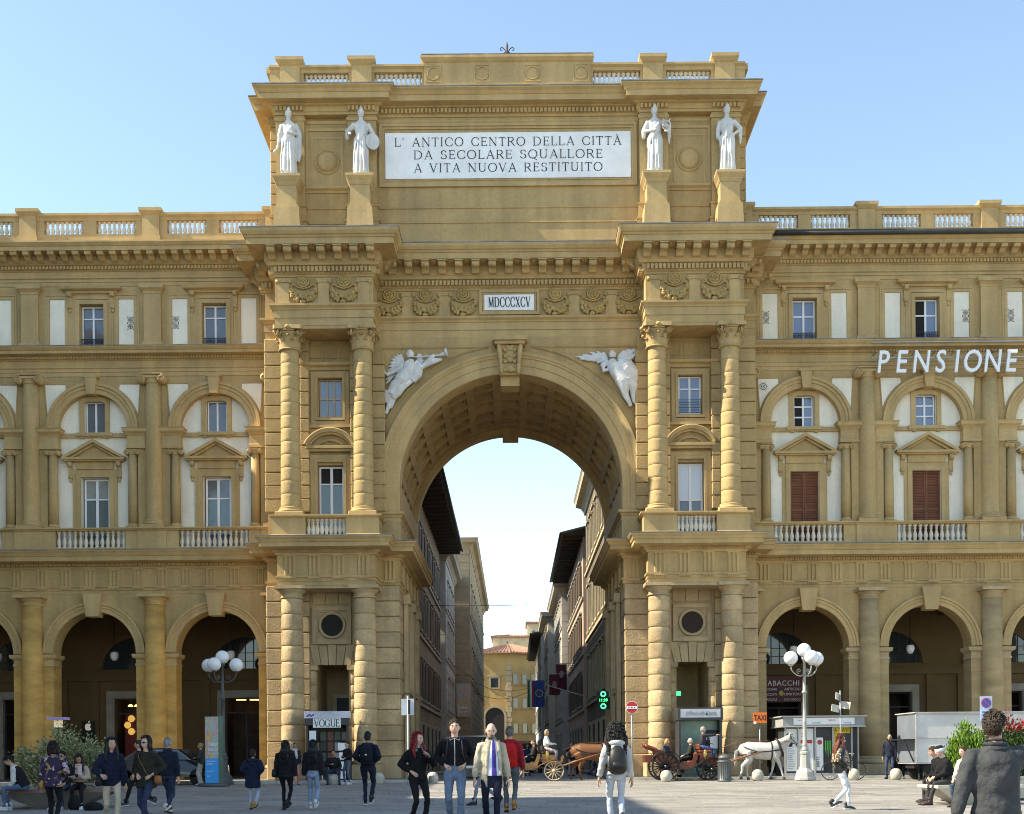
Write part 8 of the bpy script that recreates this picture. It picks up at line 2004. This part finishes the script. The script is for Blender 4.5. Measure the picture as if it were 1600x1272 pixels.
# ================================================================ statues and reliefs
def remeshed(b,name,m,parent,vox,it=3,loc=None,rot=None):
    o=b.build(name,m,parent,loc,rot,fix=False); md=o.modifiers.new('r','REMESH'); md.mode='VOXEL'; md.voxel_size=vox; md.use_smooth_shade=True
    sm=o.modifiers.new('s','SMOOTH'); sm.factor=.5; sm.iterations=it; EVAL.append(o); return o
def statue(label,x,kindn,flip=1):
    T=thing('statue',label,'statue',(x,.72,24.945),group='white statues on the attic')
    MB().bbox(-.34,.34,-.30,.30,0,.17,.012).build('plinth',MARBLE,T)
    S=1.36; z0=.16
    b=MB(); n=40; v=[];f=[]; rg=random.Random(int(abs(x)*100)+ (1 if x>0 else 0)); ph=rg.random()*6
    prof=[(0.0,.235,.20,.0),(.06,.225,.195,0),(.25,.205,.18,0),(.48,.20,.18,.0),(.70,.205,.17,.01),(.90,.205,.165,.02),(1.0,.185,.145,.02),(1.10,.16,.125,.012),(1.22,.175,.135,.005),(1.34,.19,.135,0),(1.42,.185,.11,0),(1.48,.12,.085,0),(1.53,.06,.06,0)]
    P=lerpP(prof,3)
    for (z,a,c,xo) in P:
        am=.16*max(0,(1.0-z))**.6 if z<1.0 else .05
        for i in range(n):
            th=2*pi*i/n; w_=1+am*.55*sin(9*th+ph+1.2*sin(2.5*z+th))+am*.45*sin(5*th+2*ph-z*2)
            kn=.05*math.exp(-((th-(1.5*pi+.35*flip))/.35)**2-((z-.55)/.22)**2)
            v.append(((xo*flip+a*w_*cos(th)+kn*cos(th))*S,(c*w_*sin(th)+kn*sin(th))*S,z0+z*S))
    for k in range(len(P)-1):
        for i in range(n): j=(i+1)%n; f.append((k*n+i,k*n+j,(k+1)*n+j,(k+1)*n+i))
    f.append(tuple(reversed(range(n)))); f.append(tuple((len(P)-1)*n+i for i in range(n))); b.add(v,f)
    def q(x_,y_,z_): return Vector((x_*S*flip,y_*S,z0+z_*S))
    HM=Matrix.Translation(q(0,-.02,1.68))@Matrix.Rotation(flip*.25,4,'Z'); hb=MB(); head_mesh(hb,HM,S); b.add(hb.v,hb.f)
    b.tube([q(0,0,1.5),q(0,-.01,1.62)],[.062*S,.055*S],10)
    hr=MB(); hr.ball((0,.012,.03),(.086,.108,.115),16,10); hr.ball((0,.10,.0),(.05,.05,.055),10,8); hr.tube([(.088*cos(a),.10*sin(a),.065) for a in [2*pi*i/20 for i in range(21)]],.014,6,cap=False)
    hr.ball((0,-.05,.13),(.05,.04,.05),10,8); hr.xf(HM@Matrix.Scale(S,4)); b.add(hr.v,[g for g in hr.f])
    arms={'reach':((-.30,-.06,.80),(.10,-.17,1.12)),'palette':((-.30,-.20,1.08),(.25,-.05,.92)),'lyre':((-.10,-.18,1.10),(.27,-.14,1.22)),'hip':((-.21,-.06,.86),(.17,-.06,1.02))}[kindn]
    for s,t in ((-1,arms[0]),(1,arms[1])):
        sh=q(s*.175,0,1.40); tg=q(*t); e,h_=ik(sh,tg,.29*S,.27*S,Vector((s*.8*flip,.5,-.3)) if not(kindn=='hip' and s>0) else Vector((1*flip,.1,-.1)))
        b.tube([sh,sh.lerp(e,.5),e,e.lerp(h_,.5),h_],[.075*S,.062*S,.048*S,.042*S,.032*S],12); b.tube([h_,h_+(h_-e).normalized()*.09*S,h_+(h_-e).normalized()*.16*S],[.035*S,.036*S,.016*S],8)
        b.tube([sh,e+Vector((0,0,.02)),e+Vector((0,.02,-.16*S)),e+Vector((0,.03,-.40*S if s>0 else -.2*S))],[.08*S,.07*S,.055*S,.02*S],10)
    # mantle folds across the body
    for dz in (0,-.06,-.12,-.18): b.tube([q(.17,.02,1.42+dz*.3),q(.10,-.14,1.30+dz),q(-.04,-.17,1.12+dz),q(-.17,-.10,.96+dz),q(-.20,.02,.9+dz)],.028*S,8)
    for i,(xx,zz) in enumerate(((-.16,.0),(-.08,-.05),(.0,-.12),(.08,-.05))): b.tube([q(xx*.8,-.16,.92),q(xx*1.1,-.20,.5+zz),q(xx*1.2,-.19,.08)],[.022*S,.03*S,.03*S],6)
    if kindn=='reach': b.tube([q(.19,.02,1.40),q(.27,.03,1.1),q(.29,.04,.7),q(.27,.02,.42)],[.05*S,.075*S,.085*S,.03*S],10)
    o=remeshed(b,'figure',MARBLE,T,.021,2)
    T.scale=(1.1,1.06,1.14)
    if kindn=='palette':
        m=disc(.19*S,-.02,.02,24); m.xf(Matrix.Translation(q(.33,-.10,.90))@Matrix.Rotation(.25,4,'Z')@Matrix.Scale(1.15,4,(0,0,1))); m.build('palette',MARBLE,T)
    if kindn=='lyre':
        m=MB(); m.sm=True; c=q(.32,-.16,1.24)
        for s in (-1,1): m.tube([c+Vector((0,0,-.20)),c+Vector((s*.13,0,-.10)),c+Vector((s*.14,0,.06)),c+Vector((s*.08,0,.16)),c+Vector((s*.13,0,.24))],.024,8)
        m.tube([c+Vector((-.12,0,.15)),c+Vector((.12,0,.15))],.018,8); m.ball(c+Vector((0,0,-.2)),(.09,.04,.06),10,6)
        for k in range(4): m.tube([c+Vector((-.045+.03*k,0,-.18)),c+Vector((-.045+.03*k,0,.15))],.005,4)
        m.build('lyre',MARBLE,T,fix=False)
    if kindn=='reach':
        m=MB(); m.sm=True; c=q(-.33,-.10,.72); m.tube([c,c+Vector((-.06*flip,-.02,-.10)),c+Vector((-.12*flip,-.02,-.14))],[.03,.05,.02],8); m.build('attribute',MARBLE,T,fix=False)
    return T
statue('white marble statue with lowered arm, far left on the attic',-9.14,'reach'); statue('white marble statue holding a palette, left of the inscription',-6.12,'palette')
statue('white marble statue holding a lyre, right of the inscription',6.12,'lyre'); statue('white marble statue with hand on hip, far right on the attic',9.14,'hip')
def relief(name,zf,parts,feathers,folds=(),label=None):
    b=MB()
    def Q(u,v,r,lift=.0):
        p=zf(u,v); return Vector((p.x,YC-.04-r*.45-lift*1.6,p.z))
    for lift,chain in parts:
        sc=chain[-1]; pts=[Q(u,v,r*sc,lift) for u,v,r in chain[:-1]]; b.tube(pts,[(r*sc*.8,r*sc*.92) for _,_,r in chain[:-1]],12,up=(0,1,0))
    for (u0,v0,u1,v1,u2,v2,sc) in folds:
        b.tube([Q(u0,v0,40*sc,.10),Q(u1,v1,46*sc,.12),Q(u2,v2,30*sc,.08)],[8*sc,11*sc,6*sc],6)
    for (u0,v0,u1,v1,w,lift,sc) in feathers:
        p0,p1=Q(u0,v0,0,lift+.03),Q(u1,v1,0,lift*.5+.02); w*=.62; b.tube([p0,p0.lerp(p1,.4),p0.lerp(p1,.85),p1],[(.03,w*sc*.5),(.06,w*sc),(.055,w*sc*.95),(.02,w*sc*.3)],8,up=(0,1,0))
    o=remeshed(b,name,mat('relief_marble',(.74,.73,.71),.6,var=.09,scale=3,fine=.05,streak=.15),A,0.016,1)
    if label: o['label']=label
    return o
za=lambda u,v: at(585+u/5.782,500+v/5.782,51.6)
k=1/5.782*51.6/1900
relief('winged_relief',za,[
 (.10,[(325,285,20),(325,318,42),(330,350,30),k]),(.06,[(335,370,28),(330,410,62),(310,450,62),(285,490,58),(245,545,68),(225,570,60),k]),
 (.08,[(255,545,55),(190,600,52),(150,680,40),k]),(.05,[(270,570,50),(220,640,48),(165,710,36),k]),
 (.04,[(150,690,34),(135,760,24),(118,815,18),(105,850,16),k]),(.02,[(172,700,32),(158,760,24),(146,800,16),k]),(.01,[(140,650,60),(120,700,40),(112,750,20),k]),
 (.10,[(370,395,32),(430,440,30),(470,400,24),(520,345,20),(545,325,16),k]),(.10,[(300,410,34),(230,450,28),(170,480,24),(110,505,18),k]),
 (.03,[(400,420,50),(390,500,50),(340,550,40),k]),(.05,[(430,430,26),(480,400,30),(540,375,30),(610,360,14),k]),(.05,[(350,545,24),(260,600,40),(200,680,40),k]),
 (.05,[(62,440,16),(80,470,24),(100,500,16),k]),(.07,[(50,435,8),(70,450,20),k]),
 (.12,[(362,344,6),(480,336,7),(590,328,10),(635,318,22),(655,309,44),(660,308,44),k])],
 [(270,400,235+dx,305+dy,22,.02,k) for dx,dy in ((0,0),(-30,5),(-60,20),(-85,45),(-100,80),(-110,115),(-118,155),(-125,195),(-130,235),(-132,275))]+[(385,370,u,v,18,.0,k) for u,v in ((400,300),(425,305),(445,330),(455,365),(455,400))],folds=[(350,400,330,470,250,530,k),(310,400,280,470,215,540,k),(300,560,230,620,160,690,k),(260,540,190,610,140,680,k),(230,540,160,620,125,700,k),(385,430,380,500,340,545,k),(410,420,405,490,370,530,k)],label='white relief of a winged figure blowing a trumpet')
zb=lambda u,v: at(800+u/3.635,330+v/3.635,51.6)
k=1/3.635*51.6/1900
relief('winged_relief',zb,[
 (.10,[(568,800,12),(568,818,24),(570,838,18),k]),(.06,[(565,850,22),(570,880,38),(590,920,40),(630,970,42),(640,1000,36),k]),
 (.08,[(610,960,36),(635,1010,30),(645,1055,20),(665,1090,14),(672,1112,12),k]),(.06,[(650,960,40),(690,1000,32),(690,1050,20),(695,1085,14),(712,1100,12),k]),
 (.10,[(545,862,20),(515,885,16),(520,912,14),(545,905,10),k]),(.09,[(600,862,20),(640,850,16),(680,835,12),(700,815,8),k]),
 (.03,[(640,880,50),(680,930,45),(700,1000,26),k]),(.03,[(600,870,40),(650,900,50),(690,940,30),k]),(.05,[(706,800,8),(716,860,10),(712,930,14),(716,945,8),k])],
 [(545,840,u,v,13,.02,k) for u,v in ((362,826),(385,840),(415,846),(450,850),(480,862),(500,880),(508,895),(400,815),(440,800),(480,796),(515,800))]+[(600,830,u,v,14,.0,k) for u,v in ((640,790),(670,782),(700,782),(716,790),(715,815),(705,840),(700,870),(690,900))],folds=[(550,870,580,930,620,990,k),(590,870,620,920,655,980,k),(640,880,680,940,690,1010,k),(615,950,640,1000,650,1050,k),(655,950,690,990,690,1040,k),(670,880,700,930,706,990,k)],label='white relief of a winged figure spreading its wings')
# ---------------------------------------------------------------- apply modifiers and text in one evaluation
bpy.context.view_layer.update()
dg=bpy.context.evaluated_depsgraph_get()
done=[]
for o in EVAL:
    me=bpy.data.meshes.new_from_object(o.evaluated_get(dg)); me.name=o.name; done.append((o,me))
for o,me in done:
    if o.type=='FONT':
        n=o.name; n0=n.split('.')[0]
        q=bpy.data.objects.new(n0+'_',me); COL.objects.link(q)
        q.parent=o.parent; q.matrix_parent_inverse=o.matrix_parent_inverse.copy(); q.matrix_basis=o.matrix_basis.copy()
        for k in o.keys():
            if k in ('label','category','group','kind'): q[k]=o[k]
        bpy.data.objects.remove(o); q.name=n0
    else:
        o.modifiers.clear(); o.data=me
for fn in AFTER: fn()
for o in bpy.data.objects:
    if '_world' in o: del o['_world']
